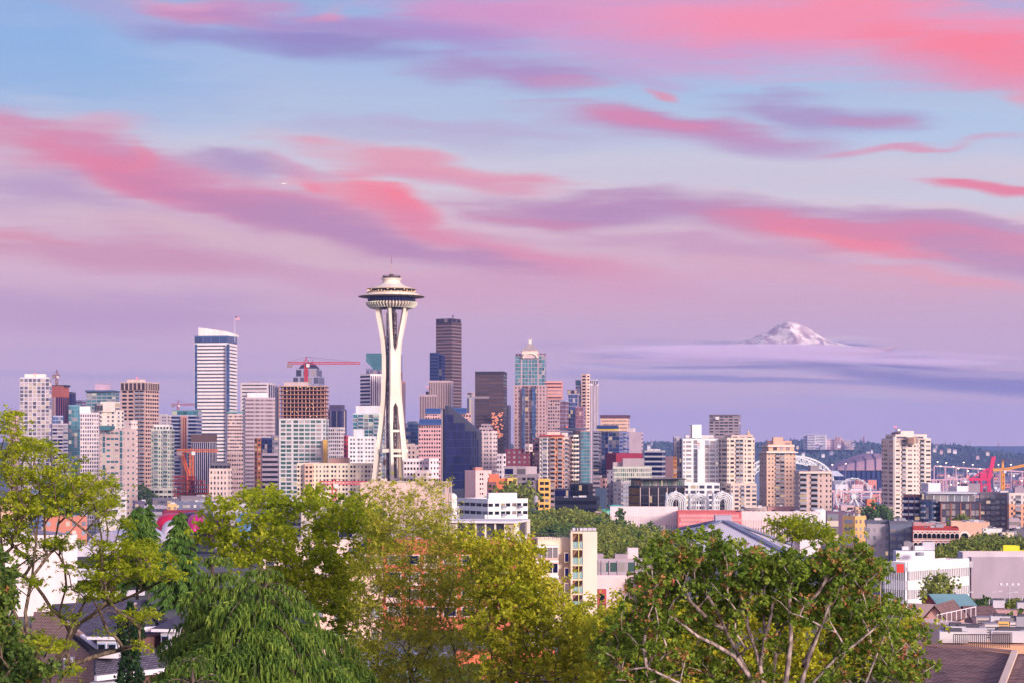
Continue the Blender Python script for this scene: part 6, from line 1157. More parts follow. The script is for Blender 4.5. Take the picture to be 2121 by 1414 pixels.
b = B('cream apartment wing with white enclosed balconies beside the salmon brick', 370, 1105, 1114, 1182, 1118, (240,216,190), '', '', name='apartment_house', phi=80, dep=20, par=.4, roof=(206,180,176))
m = MB(); rl = wall((90,84,96))
for k in range(14): p = P(1068+8.5*k, 1116, 368.5); m.bar(p, p+Vector((0, 0, 1.1)), .06, rl)
m.bar(P(1068, 1116, 368.5)+Vector((0, 0, 1.1)), P(1180, 1116, 368.5)+Vector((0, 0, 1.1)), .08, rl); m.bar(P(1068, 1116, 368.5)+Vector((0, 0, .6)), P(1180, 1116, 368.5)+Vector((0, 0, .6)), .05, rl); b.add(m, 'roof_railing')
for j, y in enumerate((1148, 1179, 1211, 1243)):
    m = MB(); a, c = P(1110, y+9, 366.5), P(1156, y+9, 368.2); m.prism([(a.x, a.y), (c.x, c.y), (c.x, c.y+2.5), (a.x, a.y+2.5)], a.z-.9, a.z+.15, wall((232,180,170) if j == 0 else (240,210,200))); 
    m.prism([(a.x-.1, a.y-.1), (c.x+.1, c.y-.1), (c.x+.1, c.y+2.5), (a.x-.1, a.y+2.5)], a.z+2.1, a.z+2.4, wall((246,240,240))); 
    for t in (0, .25, .5, .75, 1): x = a.x+(c.x-a.x)*t; yy = a.y+(c.y-a.y)*t; m.bar((x, yy+.1, a.z+.15), (x, yy+.1, a.z+2.1), .13, wt2)
    o_ = b.add(m, 'balcony'); m = MB(); m.prism([(a.x+.1, a.y+.2), (c.x-.1, c.y+.2), (c.x-.1, c.y+.3), (a.x+.1, a.y+.3)], a.z+.16, a.z+2.08, glass('wt' if j == 0 else 'nv', 0, .9 if j == 0 else .2)); b.add(m, 'glazing')
    p = P(1176, y+3, 369.3); m = MB(); m.box(p.x-.65, p.x+.25, p.y-.6, p.y+.5, p.z-1.1, p.z+.7, wall((230,200,180))); f = b.add(m, 'window'); m = MB(); m.box(p.x-.5, p.x+.1, p.y-.68, p.y-.6, p.z-1, p.z+.6, glass('nv', 0, .1)); b.add(m, 'pane')
b.end()
b = Bld('cream stair tower with five open landings and green railings', 368, 1206, 1207, 1237, 1100, (244,218,198), name='stair_tower', cat='stair tower', phi=84, dep=8, par=.2); ALL.append(b); O = b.org
cr = wall((244,214,186)); m = MB(); x0, x1 = wx(1182, 368), wx(1186, 368); x2 = wx(1207, 368)
m.box(x0, x1, 368, 376, zg(368), wz(1100, 368), cr); m.box(x1, x2, 374.6, 375, zg(368), wz(1100, 368), wall((220,176,150))); m.box(x0, x2, 368.02, 376.02, wz(1104, 368), wz(1100, 368)-.01, cr); b.add(m, 'side_wall')
for y in (1135, 1168, 1198, 1228, 1258):
    m = MB(); z = wz(y, 368); m.box(x1, x2, 368.1, 374.6, z-.3, z, cr); b.add(m, 'landing'); m = MB(); gr = wall((150,196,186))
    for t in range(6): x = x1+(x2-x1)*t/5; m.bar((x, 368.2, z), (x, 368.2, z+1.2), .07, gr)
    m.bar((x1, 368.2, z+1.2), (x2, 368.2, z+1.2), .1, gr); m.bar((x1, 368.2, z+.6), (x2, 368.2, z+.6), .07, gr); m.box(x1, x2, 368.25, 368.28, z+.1, z+1.1, wall((170,190,196))); b.add(m, 'railing')
    m = MB(); m.bar((x1+.1, 371, z), (x2-.1, 371, z+2.6), .35, wall((150,120,116)), h=1.2); b.add(m, 'stair_flight')
m = MB(); m.bar(((x1+x2)/2+.2, 368.1, wz(1260, 368)), ((x1+x2)/2+.2, 368.1, wz(1104, 368)), .12, wall((240,220,120))); b.add(m, 'centre_post')
m = MB()
for x in (1190, 1196, 1202, 1212, 1222, 1230): p = P(x, 1100, 371); m.box(p.x-.4, p.x+.4, 370, 372, p.z+.2, p.z+.7, wall((200,190,200)))
m.bar(P(1196, 1100, 371), P(1196, 1093, 371), .1, wt2); m.bar(P(1194, 1095, 371), P(1200, 1094, 371), .1, wt2); b.add(m, 'roof_vents'); b.end()
# grey block and pink block right of the stair tower
b = B('grey three storey building with green curtained windows behind the stair tower', 470, 1236, 1238, 1365, 1160, (176,160,170), '', 'w|ww|W|WnW|Ww|W|w', name='office_building', g='gn', fh=3.4, hf=.7, curt=.5, lit=.03, phi=80, band=.12, ybot=1215, dep=30, roof=(206,196,204)); b.vol(474, 1272, 1274, 1300, 1147, (176,156,164), ybot=1160, part='roof_room', dep=8); b.vol(476, 1230, 1232, 1250, 1146, (170,150,160), ybot=1160, part='roof_room', dep=8); b.vol(480, 1298, 1300, 1322, 1134, (234,206,208), ybot=1160, part='roof_room', dep=12); b.vol(455, 1232, 1234, 1322, 1204, (236,206,204), '', '', part='podium', dep=30); b.vol(450, 1320, 1322, 1400, 1206, (222,110,92), '', '.w.w.w', part='coral_podium', g='dk', dep=30); b.end()
b = B('low red brick shop by the stair tower foot', 400, 1237, 1238, 1256, 1220, (196,84,84), '', '.W.', name='shop', g='dk', dep=14); b.end()
# white office with fins (right)
b = B('white office building with rows of fins on two faces and roof plant', 455, 1832, 1878, 2004, 1173, (240,222,226), 'n|'*10, 'n|'*34, name='office_building', g='gy', fh=3.9, hf=.5, phi=35, band=.45, pier=.12, lit=0, curt=.6, bandc=(250,236,238), ybot=1250, roof=(226,214,226)); b.vol(470, 1850, 1856, 1936, 1140, (240,232,236), '', '', ybot=1171, part='roof_plant', dep=14, phi=80); b.units(6, 4); m = MB(); p = P(1864, 1174, 449); m.box(p.x-.9, p.x+.7, 448, 448.4, p.z-1.1, p.z+.8, wall((228,70,60))); b.add(m, 'red_sign'); m = MB(); m.bar(P(1905, 1150, 466), P(1905, 1143, 466), 1.5, wall((150,150,160)), n=8); b.add(m, 'roof_fan'); b.end()
b = B('large blank mauve grey building with coral roof edges at the right', 520, 1982, 2012, 2160, 1160, (172,156,168), '.', '', name='warehouse', phi=72, ybot=1240, dep=40); b.vol(522, 1984, 1994, 2160, 1150, (214,200,206), part='upper_wall', ybot=1160, phi=80, dep=30); b.vol(526, 2004, 2006, 2090, 1144, (222,130,100), part='coral_parapet', ybot=1150, dep=20, par=0); b.vol(518, 1981, 1983, 2004, 1176, (190,162,150), '', 'n', part='concrete_flank', g='dk', ybot=1240, dep=10); b.units(7, 6, 2); b.end()
b = B('yellow spotted rooftop box above the mauve grey building', 545, 2076, 2078, 2112, 1136, (244,232,60), '', '', name='rooftop_sign', cat='sign', ybot=1150, dep=3); b.vol(547, 2110, 2112, 2130, 1139, (244,214,60), ybot=1150, part='side_panel', dep=3); b.end()
for k, (x, y, D, lab) in enumerate(((1990, 1226, 340, 'single curved street lamp left of the blank building'), (2049, 1224, 330, 'left street lamp of the row before the blank building'), (2081, 1226, 325, 'middle street lamp of the row before the blank building'), (2117, 1226, 320, 'right street lamp of the row before the blank building'))):
    rt = empty('street_lamp', (wx(x, D), D, zg(D)), lab, 'street lamp', 'street lamps by the blank building'); c = wall((206,196,204)); z = wz(y, D)-zg(D); m = MB(); m.tube([(0, 0, 0), (0, 0, z-.8), (.4, 0, z-.2), (1.6, 0, z+.1)], [.12, .09, .07, .05], c); m.build('pole', rt); m = MB(); m.box(1.4, 2.2, -.15, .15, z, z+.16, c); m.build('lamp_head', rt)
rt = empty('floodlight_mast', (wx(2091, 345), 345, zg(345)), 'tall mast with a crossbar of four lamps before the blank building', 'street lamp'); z = wz(1212, 345)-zg(345); m = MB(); m.bar((0, 0, 0), (0, 0, z), .2, wall((190,180,190))); m.bar((-1.6, 0, z), (1.6, 0, z), .12, wall((190,180,190))); m.build('pole', rt)
for x in (-1.5, -.5, .5, 1.5): m = MB(); m.box(x-.2, x+.2, -.2, .2, z+.1, z+.45, wall((230,220,226))); m.build('lamp_head', rt)
# houses and roofs lower right
def gable_house(label, D, x0, x1, ye, yr, col, rc, dep=8, name='house', yb=None, ridge='x', phi=0):
    rt = empty(name, (wx((x0+x1)/2, D), D, zg(D)), label, 'house', rz=R_(phi)); w = (x1-x0)/2/F*D; ze = wz(ye, D)-zg(D); zr = wz(yr, D)-zg(D); m = MB(); wm = wall(col); m.box(-w, w, 0, dep, 0, ze, wm)
    if ridge == 'y': m.add([(-w, 0, ze), (w, 0, ze), (0, 0, zr), (-w, dep, ze), (w, dep, ze), (0, dep, zr)], [(0, 1, 2), (5, 4, 3), (0, 2, 5, 3), (1, 4, 5, 2)], wm)
    else: m.add([(-w, 0, ze), (w, 0, ze), (w, dep, ze), (-w, dep, ze), (-w, dep/2, zr), (w, dep/2, zr)], [(0, 1, 5, 4), (2, 3, 4, 5), (1, 2, 5), (3, 0, 4)], wm)
    m.build('wall', rt); e = .4; k = (zr-ze)/(w if ridge == 'y' else dep/2)
    if ridge == 'y': q_ = [[(-w-e, -e, ze-k*e), (0, -e, zr), (0, dep+e, zr), (-w-e, dep+e, ze-k*e)], [(0, -e, zr), (w+e, -e, ze-k*e), (w+e, dep+e, ze-k*e), (0, dep+e, zr)]]
    else: q_ = [[(-w-e, -e, ze-k*e), (w+e, -e, ze-k*e), (w+e, dep/2, zr), (-w-e, dep/2, zr)], [(w+e, dep+e, ze-k*e), (-w-e, dep+e, ze-k*e), (-w-e, dep/2, zr), (w+e, dep/2, zr)]]
    for p in q_: uvquad('roof', [Vector(v)+Vector((0, 0, .15)) for v in p], rc, rt, .14)
    return rt
GRN = wall((140,180,176), rough=.5)
gable_house('red walled house with a pale green metal roof', 300, 1949, 2020, 1256, 1238, (176,84,84), GRN, 14)
gable_house('pink stucco house with a steep brown gable roof', 200, 1912, 1962, 1283, 1255, (226,176,166), SHB, 8, ridge='y', phi=-25)
gable_house('brown shingled house beyond the roof terrace', 230, 2020, 2070, 1285, 1263, (180,140,136), SHB, 10)
b = B('cream terrace building with white pipe railings', 190, 1880, 1958, 2021, 1294, (240,204,190), '', '', name='apartment_house', phi=55, par=.3, dep=12, roof=(196,170,170), ybot=None); m = MB()
for k in range(9): p = P(1941+10*k, 1292-2.2*k, 188+.5*k); m.bar(p, p+Vector((0, 0, .9)), .06, wt2)
m.bar(P(1941, 1292, 188)+Vector((0, 0, .9)), P(2021, 1274.5, 192)+Vector((0, 0, .9)), .07, wt2); b.add(m, 'railing'); b.end()
b = B('cream building with a sloping white railed roof above the pink house', 230, 1880, 1945, 1950, 1252, (238,200,190), '', '', name='apartment_house', phi=30, par=.3, dep=10, roof=(190,166,170)); b.end()
b = B('flat roofed pale lilac building with roof vents, lowest right', 150, 1895, 1900, 2200, 1334, (236,176,140), '', '', name='flat_roof_building', phi=86, dep=16, par=.3, roof=(206,196,218)); b.units(7, 12, 1.2)
m = MB(); 
for k in range(30): p = P(1975+4*k, 1341, 147); m.bar(p, p+Vector((0, 0, 1)), .05, wall((80,66,70)))
m.bar(P(1975, 1341, 147)+Vector((0, 0, 1)), P(2092, 1341, 147)+Vector((0, 0, 1)), .07, wall((80,66,70))); b.add(m, 'railing'); b.end()
for i, (x0, x1, y0, D, c, lab) in enumerate(((2022, 2060, 1277, 200, (226,206,200), 'cream roof plant cabinet with a grille, left one'), (2068, 2090, 1284, 195, (236,186,100), 'yellow roof plant cabinet'), (2092, 2110, 1286, 195, (224,206,204), 'pale roof plant cabinet right of the yellow one'), (2040, 2068, 1290, 190, (214,204,206), 'low grey roof plant cabinet below the cream one'))):
    D -= 0; rt = empty('plant_cabinet', (wx((x0+x1)/2, D), D, wz(y0, D)-1.6), lab, 'cabinet', 'roof plant cabinets'); w = (x1-x0)/2/F*D; m = MB(); m.box(-w, w, 0, 1.6, 0, 1.5, wall(c)); m.box(-w-.05, w+.05, -.05, 1.65, 1.5, 1.6, wall((160,150,160))); m.build('casing', rt); m = MB()
    for k in range(5): m.box(-w*.8, w*.8, -.06, 0, .2+.24*k, .32+.24*k, wall((110,104,116)))
    m.build('grille', rt)
b = B('wide low tan block carrying the roof plant cabinets', 195, 2005, 2010, 2200, 1299, (226,190,180), '', '', name='flat_roof_building', phi=84, dep=14, par=.3, roof=(190,172,180)); b.units(8, 5, 1); b.end()
b = B('row of garages with pale roofs behind the roof plant cabinets', 262, 2036, 2040, 2200, 1262, (196,150,150), '', 'W.W.W.W', name='garage_row', phi=84, dep=14, par=.2, roof=(220,214,226), g='dk', hf=.5); b.units(9, 15, 1); b.end()
rt = empty('shingled_house', (wx(2050, 92), 92, zg(92)), 'house with a big brown shingle roof and pale hip edge in the corner', 'house'); O = Vector(rt.location)
def q3(x, y, D): return P(x, y, D)-O
uvquad('roof', [q3(1860, 1500, 80), q3(2052, 1480, 78), q3(2102, 1353, 96), q3(1905, 1334, 99)], SHB, rt, .2)
uvquad('roof', [q3(2052, 1480, 78), q3(2330, 1500, 84), q3(2330, 1348, 99), q3(2102, 1353, 96)], SHB, rt, .2)
m = MB(); m.bar(q3(2052, 1482, 77.9)+Vector((0, 0, .1)), q3(2102, 1353, 95.9)+Vector((0, 0, .1)), .3, wall((236,206,186)), h=.14); m.build('hip_edge', rt)
m = MB(); m.bar(q3(1902, 1334, 99)+Vector((0, 0, .05)), q3(2102, 1352, 96.2)+Vector((0, 0, .08)), .22, wall((150,120,118)), h=.14); m.build('ridge_cap', rt)
m = MB(); a = q3(1850, 1420, 84); m.box(a.x+2, 14, -9, 6, 0, a.z-2.2, wall((206,176,166))); m.build('wall', rt)
m = MB(); m.box(q3(1860, 0, 96).x, q3(1877, 0, 96).x, 4, 5, 6, q3(0, 1314, 96).z, wall((190,90,90))); m.box(q3(1859, 0, 96).x, q3(1878, 0, 96).x, 3.9, 5.1, q3(0, 1314, 96).z, q3(0, 1311, 96).z, wall((220,190,184))); m.build('chimney', rt)
# orange brick house with white roof low centre, pink house
b = B('low orange brick building with a white roof under the centre trees', 150, 940, 945, 1150, 1350, (226,120,88), '', '.W..W..W.', name='low_rise_block', g='gy', fh=3.4, phi=84, dep=14, par=.2, roof=(232,220,230)); b.units(4, 6, .8); b.end()
b = B('pale pink stucco house glimpsed through the centre left trees', 260, 640, 648, 790, 1190, (236,196,180), '', 'w.w.w.w', name='low_rise_block', g='wt', fh=3.3, phi=80, dep=16, roof=(220,200,200)); b.end()
b = B('blue grey roofed house at the bottom below the feathery tree', 120, 740, 745, 930, 1352, (120,124,150), '', '', name='low_rise_block', phi=86, dep=12, roof=(130,136,160)); b.end()
b = B('white roofed low hall glimpsed left of centre through leaves', 520, 540, 545, 745, 1128, (226,200,190), '', 'w.w.w.w.w', name='low_rise_block', g='gy', phi=84, roof=(214,204,214)); b.units(5, 23); b.end()
# ------------------------------------------------------------------ foreground trees
bk_t = bark((78,66,56), (126,108,92), 'twig_bark', 20)
LM = {'locust': foliage_mat('locust_leaf', [(98,126,26), (144,164,36), (190,200,52), (218,220,80)], .5, .5),
      'dull': foliage_mat('olive_leaf', [(124,136,38), (164,170,52), (200,196,68), (222,212,98)], .35, .7),
      'lime': foliage_mat('lime_leaf', [(118,134,28), (162,172,40), (204,200,56), (226,216,86)], .4, .6),
      'maple': foliage_mat('maple_leaf', [(72,104,34), (106,136,46), (142,164,58), (178,186,82)], .35, .8),
      'seed': foliage_mat('maple_seed', [(150,104,58), (184,134,84), (208,164,112)], .3, 1.5),
      'dark': foliage_mat('deep_maple_leaf', [(52,74,36), (78,106,48), (116,140,56), (156,160,66)], .3, .9),
      'spruce': foliage_mat('spruce_needle', [(44,72,32), (78,112,44), (120,148,58), (172,190,84)], .25, 1.4, rough=.8),
      'fir': foliage_mat('fir_needle', [(50,84,40), (76,112,48), (104,140,58), (136,164,70)], .2, .8, rough=.8)}
# left honey locust: long arching limbs carrying flat pads of leaves
t = Tree('locust_tree', 'bright green tree with arching limbs and flat leaf pads at the left edge', 45, 92, bk_t)
t.nodes = [np.array([0, 0, 0.])]; t.par = [-1]
t.trunk([(95, 1460, 0), (100, 1400, 0), (135, 1335, .5), (165, 1290, .8), (215, 1255, .5), (290, 1225, 0), (340, 1200, -.5)])
t.trunk([(98, 1410, 0), (60, 1330, -.4), (52, 1268, -.4), (66, 1195, -.2), (100, 1150, .2), (150, 1095, .4), (190, 1050, .4)])
t.trunk([(66, 1195, -.2), (75, 1120, -.5), (60, 1050, -.6), (70, 980, -.6), (90, 930, -.6)])
t.trunk([(60, 1330, -.4), (20, 1250, -.2), (5, 1150, 0), (-10, 1000, 0), (10, 900, 0)])
t.trunk([(165, 1290, .8), (225, 1262, 1), (262, 1275, 1), (300, 1280, 1)]); t.trunk([(135, 1335, .5), (200, 1190, 1), (260, 1160, 1.2), (320, 1150, 1.4)])
EL = [(9,860,25,16),(24,884,30,15),(59,916,50,14),(92,928,22,10),(45,940,50,18),(18,973,26,12),(80,975,50,12),(60,990,60,14),(142,955,28,9),(134,973,25,8),(170,987,32,9),(196,990,25,9),(178,1009,42,16),(226,1006,30,10),(120,1008,50,16),(40,1030,55,28),(100,1050,60,18),(190,1034,55,22),(30,1081,42,20),(30,1110,32,14),(85,1127,48,11),(130,1120,40,10),(252,1130,62,15),(290,1130,30,12),(276,1162,90,22),(330,1186,50,14),(184,1210,52,18),(215,1232,48,12),(77,1207,34,10),(160,1176,36,9),(285,1278,36,11),(310,1275,20,8),(147,1278,22,8),(107,1268,22,9),(307,1336,24,7),(218,1305,18,6),(65,1330,34,20),(100,1335,42,16),(138,1388,26,10),(240,1190,60,14),(10,1190,20,30),(205,1060,25,12),(232,1085,36,8), (60,1150,30,10)]
T = clumps(t, EL, 62, 1.6, 1); t.grow(T, 3, droop=-.02); t.skin(.008, 2.2, .13)
C = leaves_at(T, 90, .27, .42, 2); t.crown(C, .078, LM['locust'], up=.6, asp=.42, seed=2)
# bottom left dark maple
t = Tree('maple_tree', 'dark glossy maple crown filling the bottom left corner', 38, 20, bk_t); t.nodes = [np.array([0, 0, 0.])]; t.par = [-1]; t.trunk([(20, 1500, 0), (25, 1400, 0), (40, 1330, 0)])
EL = [(4,1270,18,60),(16,1350,32,34),(36,1400,48,20),(0,1180,10,40),(90,1380,16,10)]
T = clumps(t, EL, 90, 1.0, 4); t.grow(T, 5); t.skin(.008, 2.2, .12); C = leaves_at(T, 90, .24, .8, 6); t.crown(C, .08, LM['dark'], asp=.8, up=.3, seed=3)
C = leaves_at(T[::9], 9, .2, .8, 7); leaf_mesh('seed_cluster', C, .1, LM['seed'], t.rt, .7, seed=9)

# conifers behind
def conifer(name, label, D, x, ytop, halfw, ybot, nb, mat, seed, droop=.35, leaf=.34, dens=1.0, r_pow=.85, group=None):
    """tiers of boughs, each carrying hanging sprays of needles"""
    q = np.random.RandomState(seed); z0 = zg(D); H = wz(ytop, D)-z0; Hv = wz(ytop, D)-wz(ybot, D); R = halfw/F*D
    rt = empty(name, (wx(x, D), D, z0), label, 'tree', group); m = MB(); m.tube([(0, 0, 0), (0, 0, H*.6), (0, 0, H-.1)], [R*.09, R*.06, .02], bk_d, n=7); B_ = []; Sd = []
    for i in range(nb):
        u = (i+.5)/nb; u = u**.8; L = R*(u**r_pow)*q.uniform(.75, 1.15)+.12*R; z = H-Hv*u*.96; a = i*2.39996+q.uniform(-.3, .3); ca, sa = math.cos(a), math.sin(a); n = 9
        pts = []
        for j in range(n+1):
            v = j/n; r = L*v; dz = L*(.30*v-(.30+droop)*v*v); pts.append(np.array([ca*r, sa*r, z+dz]))
        m.tube(pts, [max(.012, L*.022*(1-j/n*.8)) for j in range(n+1)], bk_d, n=4)
        for j in range(n*3+1):
            v = .12+.88*j/(n*3); k = min(n-1, int(v*n)); f = v*n-k; p = pts[k]*(1-f)+pts[k+1]*f; B_.append((p, np.array([ca, sa, 0]), L, v))
    m.build('trunk', rt); return rt, B_, R
def sprays(name, rt, B_, mat, length, width, per, seed, hang=.9, segs=4, side=.5):
    """narrow tapering ribbons of needles hanging from the boughs"""
    q = np.random.RandomState(seed); V = []; Fc = []; o = 0
    for (p, dr, L, v) in B_:
        sd = np.array([-dr[1], dr[0], 0])
        for k in range(per):
            s = q.uniform(-1, 1); ln = length*q.uniform(.55, 1.25)*(1-.35*v*.5); d = dr*q.uniform(.1, .7)+sd*s*side; d = d/np.linalg.norm(d)
            w = width*q.uniform(.7, 1.3); pts = []
            for j in range(segs+1):
                t = j/segs; pts.append(p+d*ln*(.55*t-.1*t*t)*(1.2-hang*.5)+np.array([0, 0, -hang*ln*t**1.6])+q.normal(size=3)*ln*.012)
            wd = np.cross(pts[-1]-pts[0], q.normal(size=3)); wd /= np.linalg.norm(wd)+1e-9
            for j, c in enumerate(pts): ww = w*(1-.75*j/segs)*(.5 if j == 0 else 1); V += [c-wd*ww/2, c+wd*ww/2]
            for j in range(segs): Fc.append((o+2*j, o+2*j+1, o+2*j+3, o+2*j+2))
            o += 2*(segs+1)
    V = np.array(V); me = bpy.data.meshes.new(name); n = len(Fc); me.vertices.add(len(V)); me.vertices.foreach_set('co', V.ravel()); me.loops.add(4*n); me.loops.foreach_set('vertex_index', np.array(Fc, dtype=np.int32).ravel()); me.polygons.add(n)
    me.polygons.foreach_set('loop_start', np.arange(0, 4*n, 4, dtype=np.int32)); me.polygons.foreach_set('loop_total', np.full(n, 4, dtype=np.int32)); me.materials.append(mat); me.update(calc_edges=True); ob = bpy.data.objects.new(name, me); COL.objects.link(ob); ob.parent = rt; return ob
for (D, x, yt, hw, yb, nb, sd, lab) in ((135, 284, 1046, 62, 1220, 74, 1, 'dark fir behind the locust, left and broader of two'), (142, 308, 1040, 34, 1200, 46, 11, 'slim dark fir close behind the broader left fir'), (128, 371, 1058, 66, 1260, 84, 2, 'pointed fir standing alone left of the weeping spruce')):
    rt, B_, R = conifer('fir_tree', lab, D, x, yt, hw, yb, nb, LM['fir'], sd, droop=.25); sprays('crown', rt, B_, LM['fir'], .75, .13, 6, sd, hang=.42, segs=2, side=1.3)
# weeping spruce: tiers of boughs; each bough fans out side twigs, and curtains of needled twigs hang from both
def weeping(label, D, x, ytop, ybot, halfw, tiers, seed, length=.5, per=5, lean=0):
    q = np.random.RandomState(seed); z0 = zg(D); H = wz(ytop, D)-z0; Hv = wz(ytop, D)-wz(ybot, D); R = halfw/F*D
    rt = empty('spruce_tree', (wx(x, D), D, z0), label, 'tree'); m = MB(); m.tube([(0, 0, 0), (0, 0, H*.7), (lean*.4, 0, H-.35), (lean, 0, H-.12)], [R*.08, R*.05, .05, .02], bk_d, n=7); S = []
    for ti in range(tiers):
        u = (ti+.35)/tiers; zt = H-Hv*u**1.05; nb = 8+int(5*u); lf = (1.12, .86)[ti % 2] if ti > 1 else 1.15
        for k in range(nb):
            a = 6.283*(k+q.uniform(-.25, .25))/nb+ti*1.7; L = R*(.05+1.0*u**.82)*lf*q.uniform(.7, 1.12); ca, sa = math.cos(a), math.sin(a); d = np.array([ca, sa, 0]); sd = np.array([-sa, ca, 0]); z = zt+q.uniform(-.12, .12)*Hv/tiers; rise = q.uniform(.05, .5); n = 10; pts = []
            for j in range(n+1): v = j/n; pts.append(d*L*v+np.array([0, 0, z+L*(rise*2.2*v-(rise*2.2+q.uniform(.38, .5) if j == -1 else rise*2.2+.34)*v*v)])+sd*.03*L*math.sin(v*5+k))
            m.tube(pts, [max(.01, L*.02*(1-.85*j/n)) for j in range(n+1)], bk_d, n=4)
            ns = max(4, int(L/.15))
            for j in range(ns+1):
                v = .08+.92*j/ns; kk = min(n-1, int(v*n)); f = v*n-kk; p = pts[kk]*(1-f)+pts[kk+1]*f; S.append((p, d, 1.0, ti))
                tw = L*.42*math.sin(math.pi*min(1, v*1.02))**.8*q.uniform(.7, 1.2)+.06
                for sg in (-1, 1):
                    dd = d*.75+sd*sg; dd /= np.linalg.norm(dd); nt_ = max(1, int(tw/.17))
                    for i in range(1, nt_+1):
                        w = i/nt_; S.append((p+dd*tw*w+np.array([0, 0, -.28*tw*w*w+.05*w]), dd, 1-.3*w, ti))
    m.build('trunk', rt); V = []; Fc = []; o = 0
    for (p, d, sc, ti_) in S:
        sd = np.array([-d[1], d[0], 0])
        for k in range(per):
            ln = length*sc*q.uniform(.25, 1.2)*(.45+.55*min(1, ti_/2.5)); hd = d*q.uniform(-.1, .45)+sd*q.uniform(-.35, .35); w = q.uniform(.010, .02)
            if k == 0: ln *= .5; hd = d*.9+sd*q.uniform(-.8, .8); 
            c = [p+hd*ln*t+np.array([0, 0, (-.15 if k == 0 else -.95)*ln*t**1.35]) for t in (0, .33, .66, 1)]; wd = np.cross(c[-1]-c[0], q.normal(size=3)); wd /= np.linalg.norm(wd)+1e-9
            for j, cc in enumerate(c): ww = w*(.7, 1, .8, .15)[j]; V += [cc-wd*ww, cc+wd*ww]
            for j in range(3): Fc.append((o+2*j, o+2*j+1, o+2*j+3, o+2*j+2))
            o += 8
    V = np.array(V); me = bpy.data.meshes.new('crown'); n = len(Fc); me.vertices.add(len(V)); me.vertices.foreach_set('co', V.ravel()); me.loops.add(4*n); me.loops.foreach_set('vertex_index', np.array(Fc, dtype=np.int32).ravel()); me.polygons.add(n)
    me.polygons.foreach_set('loop_start', np.arange(0, 4*n, 4, dtype=np.int32)); me.polygons.foreach_set('loop_total', np.full(n, 4, dtype=np.int32)); me.materials.append(LM['spruce']); me.update(calc_edges=True); ob = bpy.data.objects.new('crown', me); COL.objects.link(ob); ob.parent = rt
weeping('rear leader of the weeping spruce, pointed and slightly taller', 64, 452, 1146, 1440, 165, 8, 5, .44, 11, -.5)
weeping('big weeping spruce with hanging boughs in front, bottom centre left', 58, 542, 1174, 1500, 275, 9, 8, .44, 12, .25)
weeping('lowest weeping spruce boughs spreading over the bottom edge', 52, 400, 1352, 1560, 230, 4, 12, .4, 11)

def broad(name, label, D, xb, EL, per, dsp, nleaf, rad, size, mat, seed, limbs=(), flat=.8, r0=.007, asp=.6, up=.3, bk=bk_t, rmax=.2, extra=None, scale=1):
    t = Tree(name, label, D, xb, bk); t.nodes = [np.array([0, 0, 0.])]; t.par = [-1]
    for l in limbs: t.trunk(l)
    T = clumps(t, EL, per, dsp, seed); t.grow(T, seed+1); t.skin(r0, 2.25, rmax, scale=scale); t.crown(leaves_at(T, nleaf, rad, flat, seed+2), size, mat, asp=asp, up=up, seed=seed+3)
    if extra: leaf_mesh('seed_cluster', leaves_at(T[::extra[0]], extra[1], rad*.7, flat, seed+9), extra[2], LM['seed'], t.rt, .7, seed=seed+5)
    return t
broad('ash_tree', 'yellow green tree spreading behind the weeping spruce', 82, 640, [(520,1018,26,18),(545,1045,60,30),(470,1072,46,34),(450,1110,40,40),(600,1060,50,34),(655,1028,44,14),(700,1058,66,36),(735,1050,40,46),(600,1115,110,44),(720,1120,80,60),(560,1170,70,44),(640,1190,90,50),(700,1240,70,50),(730,1300,60,60),(480,1150,50,30),(690,1190,70,50),(780,1100,30,50)], 25, 2.6, 120, .5, .15, LM['locust'], 20,
      [(( 640,1560,0),(645,1400,0),(640,1300,0),(600,1200,0),(570,1120,0),(545,1050,0)), ((640,1300,0),(690,1200,1),(700,1120,1),(710,1060,1)), ((645,1400,0),(720,1300,-1),(740,1240,-1)), ((600,1200,0),(520,1130,1),(480,1080,1))], flat=.7)
broad('poplar_tree', 'tall olive feathery tree with upright limbs before the stage building', 74, 850, [(770,1030,26,18),(800,1020,40,20),(866,1006,40,12),(880,1040,46,26),(930,1000,16,12),(815,1075,60,32),(900,1085,60,36),(845,1120,90,40),(940,1120,60,44),(800,1170,60,50),(870,1190,110,60),(960,1190,80,60),(820,1260,90,60),(920,1270,110,60),(850,1340,120,50),(960,1350,100,50),(880,1400,140,40),(760,1370,60,50)], 30, 2.6, 112, .44, .12, LM['dull'], 40,
      [((850,1560,0),(850,1420,0),(846,1300,0),(850,1180,0),(856,1080,0),(868,1020,0)), ((846,1300,0),(800,1230,.6),(790,1140,.6),(795,1050,.6)), ((850,1420,0),(780,1360,-.6),(762,1240,-.6),(768,1180,-.5)), ((850,1380,0),(920,1300,.5),(940,1200,.5),(935,1080,.5),(930,1010,.5)), ((850,1420,0),(900,1390,-1),(960,1370,-1),(1010,1330,-1))], flat=.7, asp=.3, rmax=.13)
